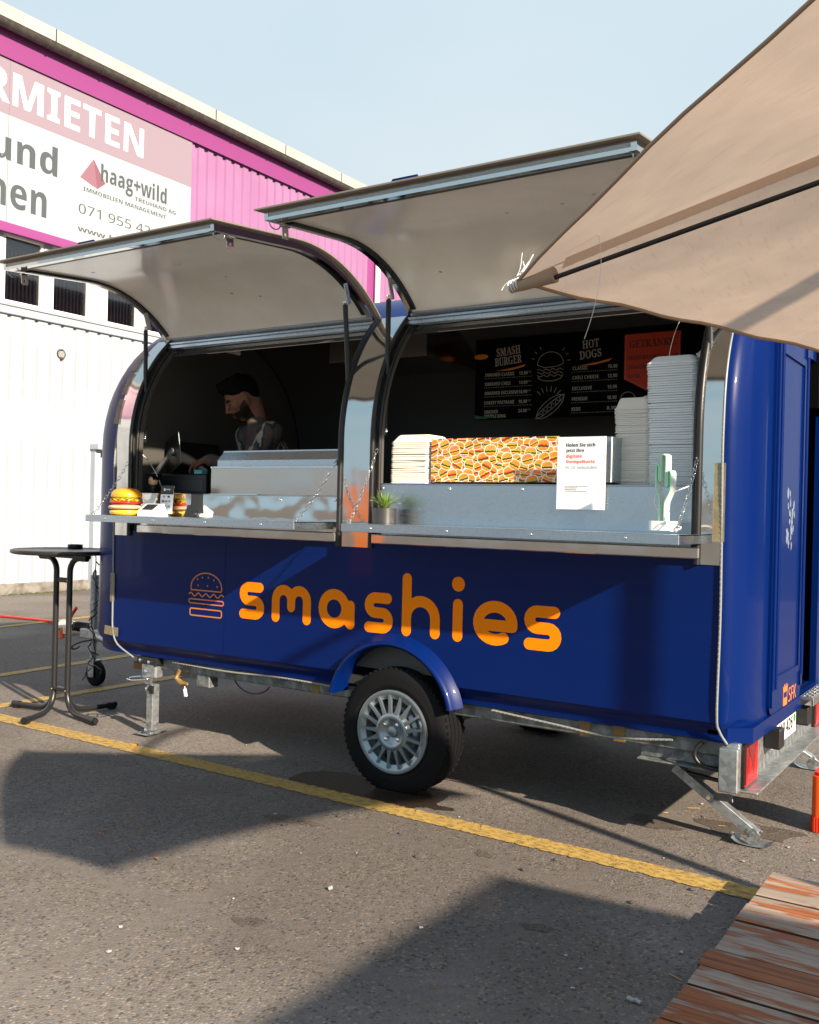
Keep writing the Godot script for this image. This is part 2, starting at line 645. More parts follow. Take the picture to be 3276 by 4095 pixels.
func make_materials():
	sans = SystemFont.new()
	sans.font_names = ["Droid Sans"]
	sans_bold = SystemFont.new()
	sans_bold.font_names = ["Droid Sans"]
	sans_bold.font_weight = 700
	serif_bold = SystemFont.new()
	serif_bold.font_names = ["Droid Serif"]
	serif_bold.font_weight = 700
	# asphalt: packed chippings of many tones, worn patches on a larger scale
	var w := 1024
	var cell := fnoise(11, 0.115, FastNoiseLite.TYPE_CELLULAR)
	cell.cellular_return_type = FastNoiseLite.RETURN_CELL_VALUE
	var dist := fnoise(11, 0.115, FastNoiseLite.TYPE_CELLULAR)
	dist.cellular_return_type = FastNoiseLite.RETURN_DISTANCE
	var cv := noise_bytes(cell, w, w)
	var dv := noise_bytes(dist, w, w)
	var fine := noise_bytes(fnoise(12, 0.45), w, w)
	var mid := noise_bytes(fnoise(13, 0.02, FastNoiseLite.TYPE_SIMPLEX_SMOOTH, 3), w, w)
	var col := PackedByteArray()
	col.resize(w * w * 3)
	var hgt := PackedByteArray()
	hgt.resize(w * w)
	for i in w * w:
		var stone := cv[i] / 255.0
		var edge := dv[i] / 255.0
		var l := 0.143 + 0.038 * stone
		if stone > 0.93:
			l += 0.055
		elif stone < 0.08:
			l *= 0.62
		l *= lerpf(1.0, 0.86, smoothstep(0.45, 0.85, edge))
		l *= 0.86 + 0.28 * fine[i] / 255.0
		l *= 0.86 + 0.28 * mid[i] / 255.0
		var warm := 0.5 + 0.5 * sin(stone * 40.0)
		col[i * 3] = s8(l * (1.04 + 0.12 * warm))
		col[i * 3 + 1] = s8(l * 0.97)
		col[i * 3 + 2] = s8(l * (0.93 - 0.12 * warm))
		hgt[i] = int(clampf(190.0 - edge * 190.0 + stone * 60.0, 0, 255))
	var asphalt := mat("asphalt", Color.WHITE, 0.88)
	asphalt.metallic_specular = 0.35
	asphalt.albedo_texture = tex(w, w, col)
	asphalt.heightmap_enabled = true
	asphalt.heightmap_texture = tex(w, w, hgt, false)
	asphalt.heightmap_scale = 0.22
	asphalt.detail_enabled = true
	asphalt.detail_blend_mode = BaseMaterial3D.BLEND_MODE_MUL
	asphalt.detail_uv_layer = BaseMaterial3D.DETAIL_UV_2
	asphalt.detail_albedo = mottled(512, fnoise(21, 0.012, FastNoiseLite.TYPE_SIMPLEX_SMOOTH, 5), Color(0.66, 0.64, 0.63), Color(1.0, 1.0, 1.0), 2.1, fnoise(22, 0.06, FastNoiseLite.TYPE_SIMPLEX_SMOOTH, 3), 0.5)
	asphalt.uv1_scale = Vector3(1, 1, 1)
	var wet := mat("wet_asphalt", lin(0.16, 0.125, 0.10), 0.55, 0.0, 0.25)
	wet.albedo_texture = asphalt.albedo_texture
	wet.heightmap_enabled = true
	wet.heightmap_texture = asphalt.heightmap_texture
	wet.heightmap_scale = 0.2
	var stained := mat("stained_asphalt", lin(0.52, 0.49, 0.46), 0.8, 0.0, 0.3)
	stained.albedo_texture = asphalt.albedo_texture
	stained.heightmap_enabled = true
	stained.heightmap_texture = asphalt.heightmap_texture
	stained.heightmap_scale = 0.2
	# worn yellow paint; where it has gone the asphalt below shows
	var pw := 512
	var im := Image.create(pw * 2, 64, false, Image.FORMAT_RGBA8)
	var wear := fnoise(31, 0.06, FastNoiseLite.TYPE_SIMPLEX_SMOOTH, 4)
	var grit := fnoise(32, 0.28, FastNoiseLite.TYPE_SIMPLEX_SMOOTH, 2)
	var crack := fnoise(33, 0.035, FastNoiseLite.TYPE_CELLULAR)
	crack.cellular_return_type = FastNoiseLite.RETURN_DISTANCE2_SUB
	for y in 64:
		for x in pw * 2:
			var e := minf(y, 63 - y) / 6.0
			var g := grit.get_noise_2d(x * 1.3, y * 1.3)
			var n := wear.get_noise_2d(x * 0.5, y)
			var a := 1.0 if (n * 0.45 + g * 0.95 + 0.40 > 0.0 and e + g * 1.2 + n * 1.5 > 0.15) else 0.0
			if crack.get_noise_2d(x * 0.25, y * 0.25) < -0.992 and n < 0.1:
				a = 0.0
			var l := 0.82 + 0.22 * g + 0.28 * n
			im.set_pixel(x, y, lin(0.45 * l, 0.292 * l, 0.078 * l, a))
	var paint := mat("yellow_paint", Color.WHITE, 0.75)
	paint.albedo_texture = ImageTexture.create_from_image(im)
	paint.transparency = BaseMaterial3D.TRANSPARENCY_ALPHA_SCISSOR
	paint.alpha_scissor_threshold = 0.5
	# metals
	var wavy := normal_from(fnoise(41, 0.009, FastNoiseLite.TYPE_SIMPLEX_SMOOTH, 2), 256, 6.0)
	var streak := fnoise(42, 0.05)
	var st := Image.create(256, 256, false, Image.FORMAT_L8)
	for y in 256:
		for x in 256:
			st.set_pixel(x, y, Color.from_hsv(0, 0, 0.5 + 0.10 * streak.get_noise_2d(x * 0.25, y * 9.0) + 0.05 * streak.get_noise_2d(x * 0.9 + 400, y * 0.9)))
	var streak_t := ImageTexture.create_from_image(st)
	var steel := mat("polished_steel", lin(0.60, 0.58, 0.55), 0.09, 1.0)
	steel.normal_enabled = true
	steel.normal_texture = wavy
	steel.normal_scale = 0.12
	tri(steel, 1.6)
	var mirror := mat("mirror_steel", lin(0.66, 0.64, 0.61), 0.05, 1.0)
	mirror.normal_enabled = true
	mirror.normal_texture = wavy
	mirror.normal_scale = 0.11
	tri(mirror, 2.2)
	var brushed := mat("brushed_steel", lin(0.48, 0.535, 0.585), 0.34, 1.0)
	brushed.roughness_texture = streak_t
	brushed.roughness = 0.62
	tri(brushed, 3.0)
	var rim := mat("alloy_paint", lin(0.27, 0.315, 0.345), 0.32, 0.75)
	mat("chrome", lin(0.75, 0.75, 0.75), 0.08, 1.0)
	var galv := mat("galvanised_steel", Color.WHITE, 0.42, 0.75)
	var sp := fnoise(51, 0.05, FastNoiseLite.TYPE_CELLULAR)
	sp.cellular_return_type = FastNoiseLite.RETURN_CELL_VALUE
	galv.albedo_texture = mottled(256, sp, Color(0.23, 0.25, 0.26), Color(0.42, 0.45, 0.46), 0.9, fnoise(52, 0.02, FastNoiseLite.TYPE_SIMPLEX_SMOOTH, 3), 0.7)
	tri(galv, 4.0)
	var dgalv := mat("weathered_steel", Color.WHITE, 0.6, 0.5)
	dgalv.albedo_texture = mottled(256, sp, Color(0.10, 0.11, 0.11), Color(0.24, 0.25, 0.25), 0.8, fnoise(53, 0.02, FastNoiseLite.TYPE_SIMPLEX_SMOOTH, 4), 1.0)
	tri(dgalv, 3.0)
	# the trailer
	var blue := mat("blue_paint", lin(0.0006, 0.0112, 0.092), 0.32, 0.0, 0.2)
	blue.clearcoat_enabled = true
	blue.clearcoat = 0.18
	blue.clearcoat_roughness = 0.04
	blue.roughness = 0.36
	blue.normal_enabled = true
	blue.normal_texture = normal_from(fnoise(61, 0.006, FastNoiseLite.TYPE_SIMPLEX_SMOOTH, 2), 256, 4.0)
	blue.normal_scale = 0.05
	tri(blue, 0.9)
	mat("orange_vinyl", lin(0.93, 0.225, 0.002), 0.5, 0.0, 0.2)
	mat("thin_orange_vinyl", lin(0.60, 0.17, 0.03), 0.45)
	mat("flap_skin", lin(0.30, 0.26, 0.22), 0.5, 0.6)
	mat("black_rubber", lin(0.008, 0.008, 0.009), 0.42)
	var tyre := mat("tyre_rubber", lin(0.006, 0.0063, 0.0072), 0.75, 0.0, 0.25)
	tyre.heightmap_enabled = true
	tyre.heightmap_texture = asphalt.heightmap_texture
	tyre.heightmap_scale = 0.05
	tri(tyre, 2.0)
	mat("black_plastic", lin(0.009, 0.009, 0.010), 0.4)
	mat("black_metal", lin(0.012, 0.012, 0.013), 0.38)
	var flapw := mat("flap_lining", Color.WHITE, 0.16)
	flapw.albedo_texture = mottled(256, fnoise(62, 0.012, FastNoiseLite.TYPE_SIMPLEX_SMOOTH, 4), Color(0.76, 0.735, 0.68), Color(0.82, 0.80, 0.75), 1.3, fnoise(63, 0.09), 0.25)
	flapw.normal_enabled = true
	flapw.normal_texture = wavy
	flapw.normal_scale = 0.05
	tri(flapw, 0.8)
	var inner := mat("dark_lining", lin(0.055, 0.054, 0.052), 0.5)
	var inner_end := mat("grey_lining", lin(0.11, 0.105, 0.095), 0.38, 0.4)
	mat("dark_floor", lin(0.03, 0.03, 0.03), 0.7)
	var warm_reflection := mat("warm_reflection_steel", Color.WHITE, 0.22, 1.0)  # faint warm streaks in the colour stand for brown reflections
	var tn := fnoise(71, 0.010, FastNoiseLite.TYPE_SIMPLEX_SMOOTH, 4)
	var tw := fnoise(72, 0.012)
	var tim := Image.create(512, 256, false, Image.FORMAT_RGB8)
	for y in 256:
		for x in 512:
			var n := tn.get_noise_2d(x * 0.16, y * 2.2 + 14.0 * tw.get_noise_2d(x * 0.6, y))
			var t := clampf(0.5 + n * 1.2, 0, 1)
			var fl := 0.5 + 0.5 * sin(n * 26.0)
			var c := Color(0.56, 0.53, 0.50).lerp(Color(0.58, 0.49, 0.42), t).lerp(Color(0.60, 0.57, 0.54), fl * 0.2)
			tim.set_pixel(x, y, c.linear_to_srgb())
	warm_reflection.albedo_texture = ImageTexture.create_from_image(tim)
	tri(warm_reflection, 1.3)
	var led := mat("led_tape", lin(0.20, 0.22, 0.24), 0.35)
	mat("led_chip", lin(0.40, 0.30, 0.12), 0.4)
	var tape := mat("sticky_tape", lin(0.40, 0.33, 0.19, 0.42), 0.3)
	tape.transparency = BaseMaterial3D.TRANSPARENCY_ALPHA
	tape.albedo_texture = mottled(128, fnoise(81, 0.03, FastNoiseLite.TYPE_SIMPLEX_SMOOTH, 3), Color(0.75, 0.72, 0.6), Color(1, 1, 1), 1.5)
	tri(tape, 5.0)
	var dtape := mat("brown_tape", lin(0.20, 0.12, 0.035), 0.45)
	var red_lens := mat("red_lens", lin(0.55, 0.012, 0.012), 0.12)
	mat("dark_red_lens", lin(0.16, 0.012, 0.014), 0.2)
	mat("white_plastic", lin(0.74, 0.74, 0.73), 0.35)
	mat("white_card", lin(0.78, 0.79, 0.80), 0.5)
	mat("white_paper", lin(0.80, 0.81, 0.83), 0.3)
	mat("ink", lin(0.012, 0.014, 0.02), 0.5)
	mat("grey_ink", lin(0.055, 0.068, 0.08), 0.6)
	mat("light_ink", lin(0.30, 0.33, 0.36), 0.6)
	mat("coral_ink", lin(0.75, 0.10, 0.05), 0.5)
	mat("cream_ink", lin(0.42, 0.38, 0.30), 0.7)
	mat("orange_ink", lin(0.75, 0.22, 0.02), 0.6)
	mat("board_black", lin(0.002, 0.0022, 0.0025), 0.7, 0.0, 0.15)
	mat("board_red", lin(0.66, 0.05, 0.012), 0.7)
	mat("board_green", lin(0.01, 0.09, 0.03), 0.5)
	var foam := mat("white_foam", lin(0.88, 0.89, 0.90), 0.55)
	foam.subsurf_scatter_enabled = true
	foam.subsurf_scatter_strength = 0.15
	var foam2 := mat("cream_pulp", lin(0.80, 0.75, 0.67), 0.7)
	# shed
	var cream := mat("white_cladding", Color.WHITE, 0.5)
	cream.albedo_texture = mottled(256, fnoise(91, 0.01, FastNoiseLite.TYPE_SIMPLEX_SMOOTH, 5), Color(0.305, 0.337, 0.385), Color(0.345, 0.382, 0.435), 1.6, fnoise(92, 0.1), 0.3)
	tri(cream, 0.35)
	var pink := mat("magenta_cladding", Color.WHITE, 0.42)
	pink.albedo_texture = mottled(256, fnoise(93, 0.01, FastNoiseLite.TYPE_SIMPLEX_SMOOTH, 4), Color(0.262, 0.118, 0.245), Color(0.285, 0.138, 0.275), 1.4)
	tri(pink, 0.3)
	mat("magenta_trim", lin(0.215, 0.04, 0.165), 0.4)
	mat("pale_pink_print", lin(0.232, 0.180, 0.225), 0.45)
	mat("deep_pink_print", lin(0.18, 0.075, 0.105), 0.45)
	mat("mid_pink_print", lin(0.215, 0.105, 0.14), 0.45)
	var sign_white := mat("sign_white", lin(0.325, 0.355, 0.385), 0.4)
	var gutter := mat("gutter_zinc", Color.WHITE, 0.45, 0.35)
	gutter.albedo_texture = mottled(256, fnoise(94, 0.02, FastNoiseLite.TYPE_SIMPLEX_SMOOTH, 4), Color(0.055, 0.047, 0.042), Color(0.10, 0.088, 0.08), 1.4)
	tri(gutter, 1.0)
	var roof := mat("roof_sheet", Color.WHITE, 0.6)
	roof.albedo_texture = mottled(256, fnoise(95, 0.02, FastNoiseLite.TYPE_SIMPLEX_SMOOTH, 4), Color(0.31, 0.305, 0.29), Color(0.37, 0.365, 0.35), 1.3)
	tri(roof, 0.5)
	mat("dark_gap", lin(0.01, 0.01, 0.011), 0.8)
	var glass := mat("window_glass", Color(0.06, 0.07, 0.09, 0.12), 0.03)
	glass.transparency = BaseMaterial3D.TRANSPARENCY_ALPHA
	mat("purple_reflection", lin(0.016, 0.007, 0.014), 0.7)
	mat("dark_cladding", lin(0.10, 0.035, 0.065), 0.6)
	mat("dark_roof", lin(0.05, 0.06, 0.06), 0.7)
	mat("room_dark", lin(0.01, 0.01, 0.012), 0.8)
	var conc := mat("plinth_concrete", Color.WHITE, 0.9)
	conc.albedo_texture = mottled(256, fnoise(96, 0.02, FastNoiseLite.TYPE_SIMPLEX_SMOOTH, 5), Color(0.10, 0.09, 0.08), Color(0.22, 0.2, 0.18), 1.5)
	tri(conc, 1.0)
	mat("moss", lin(0.06, 0.065, 0.02), 0.95)
	# umbrella cloth: woven, with dirt, and crease shade drawn into the colour
	var cloth := mat("beige_cloth", Color.WHITE, 0.85)
	var cd := PackedByteArray()
	var cw := 512
	cd.resize(cw * cw * 3)
	var big := noise_bytes(fnoise(101, 0.008, FastNoiseLite.TYPE_SIMPLEX_SMOOTH, 5), cw, cw)
	var fibre := noise_bytes(fnoise(102, 0.35), cw, cw)
	var crease := fnoise(103, 0.02, FastNoiseLite.TYPE_SIMPLEX_SMOOTH, 2)
	for y in cw:
		for x in cw:
			var i := y * cw + x
			var l := 0.90 + 0.14 * (big[i] / 255.0) + 0.10 * (fibre[i] / 255.0 - 0.5)
			var cr := crease.get_noise_2d((x + y * 0.55) * 0.35, (y - x * 0.3) * 3.2)
			l *= 1.0 - 0.07 * smoothstep(0.36, 0.62, cr)
			cd[i * 3] = s8(0.74 * l)
			cd[i * 3 + 1] = s8(0.565 * l)
			cd[i * 3 + 2] = s8(0.435 * l)
	cloth.albedo_texture = tex(cw, cw, cd)
	cloth.backlight_enabled = true
	cloth.backlight = Color(1, 1, 1)
	cloth.uv1_scale = Vector3(1.6, 1.6, 1)
	var hem := mat("brown_hem", lin(0.36, 0.25, 0.17), 0.9)
	mat("white_string", lin(0.75, 0.74, 0.72), 0.8)
	mat("rust_stain", lin(0.40, 0.19, 0.07), 0.9)
	# deck boards: grey weathered wood under flaking red-brown stain
	for k in 4:
		var pim := Image.create(1024, 100, false, Image.FORMAT_RGB8)
		var rim_ := Image.create(1024, 100, false, Image.FORMAT_L8)
		var ga := fnoise(111 + k, 0.02, FastNoiseLite.TYPE_SIMPLEX_SMOOTH, 2)
		var fl := fnoise(121 + k, 0.007, FastNoiseLite.TYPE_SIMPLEX_SMOOTH, 4)
		pim.fill(Color(0.045, 0.022, 0.010).linear_to_srgb())  # plank sides painted dark so the gaps between boards look shaded
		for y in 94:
			for x in 1024:
				var g := ga.get_noise_2d(x * 0.10, y * 2.6)
				var g2 := ga.get_noise_2d(x * 0.30 + 900, y * 7.0)
				var f := 0.75 * fl.get_noise_2d(x, y * 2.2) + 0.34 * g + 0.30 * g2
				var cover: float = [-0.14, 0.03, 0.13, 0.42][k]
				var s := smoothstep(-0.07, 0.09, f + cover)
				var l := 1.0 + 0.30 * g + 0.22 * g2
				var grey := Color(0.285, 0.225, 0.180) * l
				var stain := Color(0.205, 0.066, 0.020) * (1.0 + 0.5 * g + 0.6 * f)
				pim.set_pixel(x, y, grey.lerp(stain, s).linear_to_srgb())
				rim_.set_pixel(x, y, Color.from_hsv(0, 0, clampf(0.5 + g * 0.4 + g2 * 0.4 + s * 0.15, 0, 1)))
		var pm := mat("deck_board_%d" % k, Color.WHITE, 0.62)
		pm.albedo_texture = ImageTexture.create_from_image(pim)
		pm.heightmap_enabled = true
		pm.heightmap_texture = ImageTexture.create_from_image(rim_)
		pm.heightmap_scale = 0.04
	mat("skin", Color.WHITE, 0.65, 0.0, 0.22).vertex_color_use_as_albedo = true
	mat("hair", lin(0.005, 0.004, 0.004), 0.85, 0.0, 0.15)
	mat("leaf_green", lin(0.12, 0.19, 0.035), 0.5)
	mat("pot_metal", lin(0.10, 0.095, 0.09), 0.35, 0.8)
	mat("mint_tube", lin(0.42, 0.80, 0.52), 0.3)
	mat("bun", lin(0.75, 0.30, 0.015), 0.22)
	mat("bun_light", lin(0.78, 0.42, 0.03), 0.25)
	mat("cheese", lin(0.82, 0.50, 0.03), 0.25)
	mat("tomato", lin(0.60, 0.025, 0.02), 0.2)
	mat("lettuce", lin(0.32, 0.40, 0.03), 0.3)
	mat("patty", lin(0.62, 0.40, 0.22), 0.35)
	mat("red_cable", lin(0.5, 0.03, 0.02), 0.5)
	mat("orange_plastic", lin(0.75, 0.09, 0.006), 0.3)
	mat("red_plastic", lin(0.62, 0.02, 0.008), 0.25)
	mat("dry_leaf", lin(0.30, 0.12, 0.03), 0.8)
	mat("litter_paper", lin(0.34, 0.34, 0.34), 0.8)
	mat("pebble", lin(0.05, 0.05, 0.055), 0.8)
	mat("straw", lin(0.42, 0.27, 0.11), 0.8)
	mat("teal_plastic", lin(0.10, 0.38, 0.40), 0.4)
	mat("gold_bolt", lin(0.5, 0.36, 0.15), 0.35, 0.9)
	mat("green_seal", lin(0.02, 0.22, 0.06), 0.5)
	mat("sticker_residue", lin(0.16, 0.20, 0.27), 0.5)
	mat("brown_wood", lin(0.14, 0.06, 0.025), 0.7)
	mat("amber_glass", lin(0.35, 0.12, 0.02), 0.4)
	mat("tread_plate", lin(0.38, 0.38, 0.37), 0.35, 0.9)

# ------------------------------------------------------------------ ground
func flat(b: MB, poly: PackedVector2Array, y: float, usc := 0.95):
	# poly in world (x, z), laid level at y, with the asphalt's texture coordinates
	b.has_uv2 = true
	var idx := Geometry2D.triangulate_polygon(poly)
	for k in range(0, idx.size(), 3):
		var a := poly[idx[k]]
		var c := poly[idx[k + 1]]
		var d := poly[idx[k + 2]]
		if (c - a).cross(d - a) > 0:
			var s := c
			c = d
			d = s
		for p in [a, d, c]:
			b.v.append(Vector3(p.x, y, p.y))
			b.n.append(Vector3.UP)
			b.uv.append(p / usc)
			b.uv2.append(p / 14.0 + Vector2(0.31, 0.17))

func paint_line(parent: Node3D, a: Vector2, c: Vector2, wid: float):
	var b := MB.new()
	var d := (c - a).normalized()
	var s := Vector2(-d.y, d.x) * wid * 0.5
	var n := int(ceil((c - a).length() / 1.6))
	for i in n:
		var p := a.lerp(c, float(i) / n)
		var q := a.lerp(c, float(i + 1) / n)
		var f := func(v: Vector2) -> Vector3: return Vector3(v.x, 0.004, v.y)
		b.q(f.call(p + s), f.call(q + s), f.call(q - s), f.call(p - s), Vector2(i * 0.77, 0), Vector2(i * 0.77 + 1.0, 1))
		if b.n[b.n.size() - 1].y < 0:
			for k in range(b.n.size() - 6, b.n.size()):
				b.n[k] = Vector3.UP
	put(b, "painted_line", M.yellow_paint, parent)

func build_ground():
	var b := MB.new()
	for i in range(-4, 4):
		for j in range(-4, 4):
			flat(b, PackedVector2Array([Vector2(i, j) * 75.0, Vector2(i + 1, j) * 75.0, Vector2(i + 1, j + 1) * 75.0, Vector2(i, j + 1) * 75.0]), 0.0)
	var g := put(b, "ground", M.asphalt)
	struct(g)
	paint_line(g, Vector2(-9.0, 0.16), Vector2(-0.55, 0.26), 0.125)
	paint_line(g, Vector2(-5.50, 0.45), Vector2(-5.36, -4.6), 0.11)
	paint_line(g, Vector2(-6.42, 0.1), Vector2(-6.66, -4.8), 0.11)
	paint_line(g, Vector2(-8.8, -1.0), Vector2(-9.3, -6.0), 0.11)
	paint_line(g, Vector2(-0.3, -2.6), Vector2(2.5, -2.5), 0.11)
	var rs := RandomNumberGenerator.new()
	rs.seed = 44
	for e in [[-2.62, 0.62, 0.07], [-2.50, 0.60, 0.04], [-1.30, 0.95, 0.04], [-1.75, 0.48, 0.035], [-2.05, 1.45, 0.045], [-1.0, -0.45, 0.16], [-1.35, -0.30, 0.10]]:
		var sb := MB.new()
		var sp := PackedVector2Array()
		var ph := rs.randf() * 9.0
		for i in 28:
			var a := TAU * i / 28.0
			sp.append(Vector2(e[0], e[1]) + Vector2(cos(a) * 1.5, sin(a)) * e[2] * (0.72 + 0.18 * sin(a * 2 + ph) + 0.14 * sin(a * 5 + ph * 2) + rs.randf_range(-0.08, 0.08)))
		flat(sb, sp, 0.0016)
		put(sb, "oil_stain", M.stained_asphalt, g)
	var pud := MB.new()
	var pts := PackedVector2Array()
	var c := Curve2D.new()
	var raw := [Vector2(-2.99, 0.15), Vector2(-3.0, 0.0), Vector2(-2.88, -0.095), Vector2(-2.77, -0.10), Vector2(-2.62, -0.03), Vector2(-2.5, -0.12), Vector2(-2.36, -0.12), Vector2(-2.26, -0.10), Vector2(-2.22, -0.02), Vector2(-2.23, 0.05), Vector2(-2.12, 0.07), Vector2(-2.14, 0.11), Vector2(-2.24, 0.13), Vector2(-2.29, 0.205), Vector2(-2.40, 0.20), Vector2(-2.55, 0.165), Vector2(-2.69, 0.175), Vector2(-2.80, 0.215)]
	var jit := fnoise(9, 1.0)
	for i in raw.size():
		for k in 6:
			var p: Vector2 = raw[i].cubic_interpolate(raw[(i + 1) % raw.size()], raw[(i + raw.size() - 1) % raw.size()], raw[(i + 2) % raw.size()], k / 6.0)
			pts.append(p + Vector2(jit.get_noise_2d(p.x * 60, p.y * 60), jit.get_noise_2d(p.x * 60 + 90, p.y * 60)) * 0.012)
	flat(pud, pts, 0.002)
	tag(put(pud, "wet_patch", M.wet_asphalt), "dark wet patch on the asphalt under the trailer wheel", "puddle")

# ------------------------------------------------------------------ shed behind
const SX := -11.96

func ribbed(called: String, m: Material, parent: Node3D, z_from: float, z_to: float, y0: float, y1: float, pitch: float, groove: float, x: float, phase: float):
	# trapezoid sheet: broad flats with narrow grooves, running up
	var b := MB.new()
	var sec := PackedVector2Array()
	var z := z_from
	var k := int(floor((z_from - phase) / pitch))
	z = phase + k * pitch
	while z > z_to:
		for e in [[0.0, 0.0], [pitch - groove - 0.03, 0.0], [pitch - groove - 0.012, -0.032], [pitch - 0.018, -0.032]]:
			sec.append(Vector2(z - e[0], x + e[1]))
		z -= pitch
	for i in sec.size() - 1:
		var a := sec[i]
		var c := sec[i + 1]
		b.q(Vector3(a.y, y0, a.x), Vector3(c.y, y0, c.x), Vector3(c.y, y1, c.x), Vector3(a.y, y1, a.x), Vector2(a.x, y1), Vector2(c.x, y0))
	put(b, called, m, parent)

func build_shed():
	var s := thing("industrial_shed", "long shed clad in magenta and white ribbed sheet with a zinc gutter", "building", Vector3(SX - 6, 0, -10))
	var zf := 7.0
	var zb := -12.76
	var body := MB.new()
	body.box(Vector3(SX - 6.1, 2.0, (zf - 34.0) / 2), Vector3(12.0, 3.9, zf + 34.0))
	body.box(Vector3(SX - 6.2, 6.6, (zf - 34.0) / 2), Vector3(12.0, 2.6, zf + 34.0))
	put(body, "wall", M.room_dark, s)
	ribbed("white_cladding", M.white_cladding, s, zf, -20.0, 0.14, 3.87, 0.2165, 0.04, SX, -4.422)
	ribbed("magenta_cladding", M.magenta_cladding, s, zf, zb, 5.05, 7.42, 0.2165, 0.07, SX, -7.86)
	ribbed("magenta_cladding", M.magenta_cladding, s, zb - 0.32, -34.0, 5.05, 7.42, 0.2165, 0.07, SX - 0.04, -7.86)
	var pl := MB.new()
	pl.box(Vector3(SX - 0.06, 0.07, (zf - 34) / 2), Vector3(0.2, 0.16, zf + 34.0), 0.01)
	put(pl, "plinth", M.plinth_concrete, s)
	# window band
	var sill := MB.new()
	sill.box(Vector3(SX + 0.0, 3.925, (zf - 34) / 2), Vector3(0.08, 0.11, zf + 34.0), 0.008)
	sill.box(Vector3(SX + 0.0, 3.99, (zf - 34) / 2), Vector3(0.12, 0.022, zf + 34.0), 0.006)
	put(sill, "sill", M.white_cladding, s)
	var wins := [[-9.2, -8.55], [-8.35, -7.7], [-7.47, -6.83], [-6.64, -6.0], [-5.715, -5.04], [-4.91, -4.26], [-4.05, -3.4], [-3.2, -2.55]]
	var edge := -9.4
	for k in range(wins.size()):
		var wz0: float = wins[k][0]
		var wz1: float = wins[k][1]
		var p := MB.new()
		p.box(Vector3(SX - 0.03, 4.5, (edge + wz0) / 2), Vector3(0.10, 1.02, wz0 - edge), 0.004)
		put(p, "mullion", M.white_cladding, s)
		edge = wz1
		var fr := MB.new()
		var t := 0.045
		for e in [[wz0 + t / 2, 4.5, t, 0.98], [wz1 - t / 2, 4.5, t, 0.98], [(wz0 + wz1) / 2, 4.98 - t / 2, wz1 - wz0 - 2 * t, t], [(wz0 + wz1) / 2, 4.02 + t / 2, wz1 - wz0 - 2 * t, t]]:
			fr.box(Vector3(SX - 0.02, e[1], e[0]), Vector3(0.055, e[3], e[2]), 0.006)
		var win := put(fr, "window", M.white_plastic, s)
		var g := MB.new()
		g.box(Vector3(SX - 0.03, 4.5, (wz0 + wz1) / 2), Vector3(0.008, 0.90, wz1 - wz0 - 0.085))
		put(g, "pane", M.window_glass, win)
		var g2 := MB.new()
		g2.box(Vector3(SX - 0.052, 4.5, (wz0 + wz1) / 2), Vector3(0.006, 0.90, wz1 - wz0 - 0.085))
		put(g2, "pane", M.window_glass, win)
		var bl := MB.new()  # purple strips added in place of the hall ribs mirrored in the glass
		var z := wz0 + 0.03
		while z < wz1 - 0.03:
			bl.box(Vector3(SX - 0.125, 4.42, z + 0.022), Vector3(0.004, 0.8, 0.05), 0.0, Basis(Vector3.UP, 0.5))
			z += 0.062
		put(bl, "reflection_strip", M.purple_reflection, win)
	var tail := MB.new()
	tail.box(Vector3(SX - 0.03, 4.5, (edge + zf) / 2), Vector3(0.10, 1.02, zf - edge), 0.004)
	tail.box(Vector3(SX - 0.03, 4.5, (-9.4 - 34) / 2), Vector3(0.10, 1.02, 34 - 9.4), 0.004)
	put(tail, "window_surround", M.white_cladding, s)
	var fl := MB.new()
	fl.extrude(PackedVector2Array([Vector2(0, 4.97), Vector2(0.13, 4.955), Vector2(0.13, 4.98), Vector2(0.10, 5.09), Vector2(0, 5.11)]), Transform3D(Basis(Vector3(1, 0, 0), Vector3.UP, Vector3(0, 0, 1)), Vector3(SX, 0, 0)), -20.0, zf)
	put(fl, "drip_flashing", M.magenta_trim, s)
	# fascia, gutter, roof
	var fa := MB.new()
	fa.extrude(PackedVector2Array([Vector2(0.035, 7.335), Vector2(0.05, 7.335), Vector2(0.075, 7.68), Vector2(0.03, 7.72)]), Transform3D(Basis(Vector3(1, 0, 0), Vector3.UP, Vector3(0, 0, 1)), Vector3(SX, 0, 0)), -34.0, zf)
	put(fa, "fascia", M.magenta_trim, s)
	var gu := MB.new()
	var gs := PackedVector2Array()
	for i in 13:
		var a := PI + PI * i / 12.0
		gs.append(Vector2(0.17 + cos(a) * 0.085, 7.735 + sin(a) * 0.085))
	gs.append(Vector2(0.262, 7.75))
	gs.append(Vector2(0.246, 7.752))
	for i in range(12, -1, -1):
		var a := PI + PI * i / 12.0
		gs.append(Vector2(0.17 + cos(a) * 0.078, 7.738 + sin(a) * 0.078))
	gu.extrude(gs, Transform3D(Basis(Vector3(1, 0, 0), Vector3.UP, Vector3(0, 0, 1)), Vector3(SX, 0, 0)), -34.0, zf)
	var gut := put(gu, "gutter", M.gutter_zinc, s)
	var z := -4.75
	while z > -14.0:
		var br := MB.new()
		br.tube(ring(Vector3(SX + 0.17, 7.735, z), Vector3(1, 0, 0), Vector3(0, 1, 0), 0.091, 0.091, 12, PI, TAU), 0.009, 6)
		put(br, "gutter_bracket", M.gutter_zinc, gut)
		z -= 0.93
	var ro := MB.new()
	ro.extrude(PackedVector2Array([Vector2(-6, 8.9), Vector2(0.10, 7.815), Vector2(0.135, 7.81), Vector2(0.135, 7.99), Vector2(0.10, 8.02), Vector2(-6, 9.1)]), Transform3D(Basis(Vector3(1, 0, 0), Vector3.UP, Vector3(0, 0, 1)), Vector3(SX, 0, 0)), -34.0, zf)
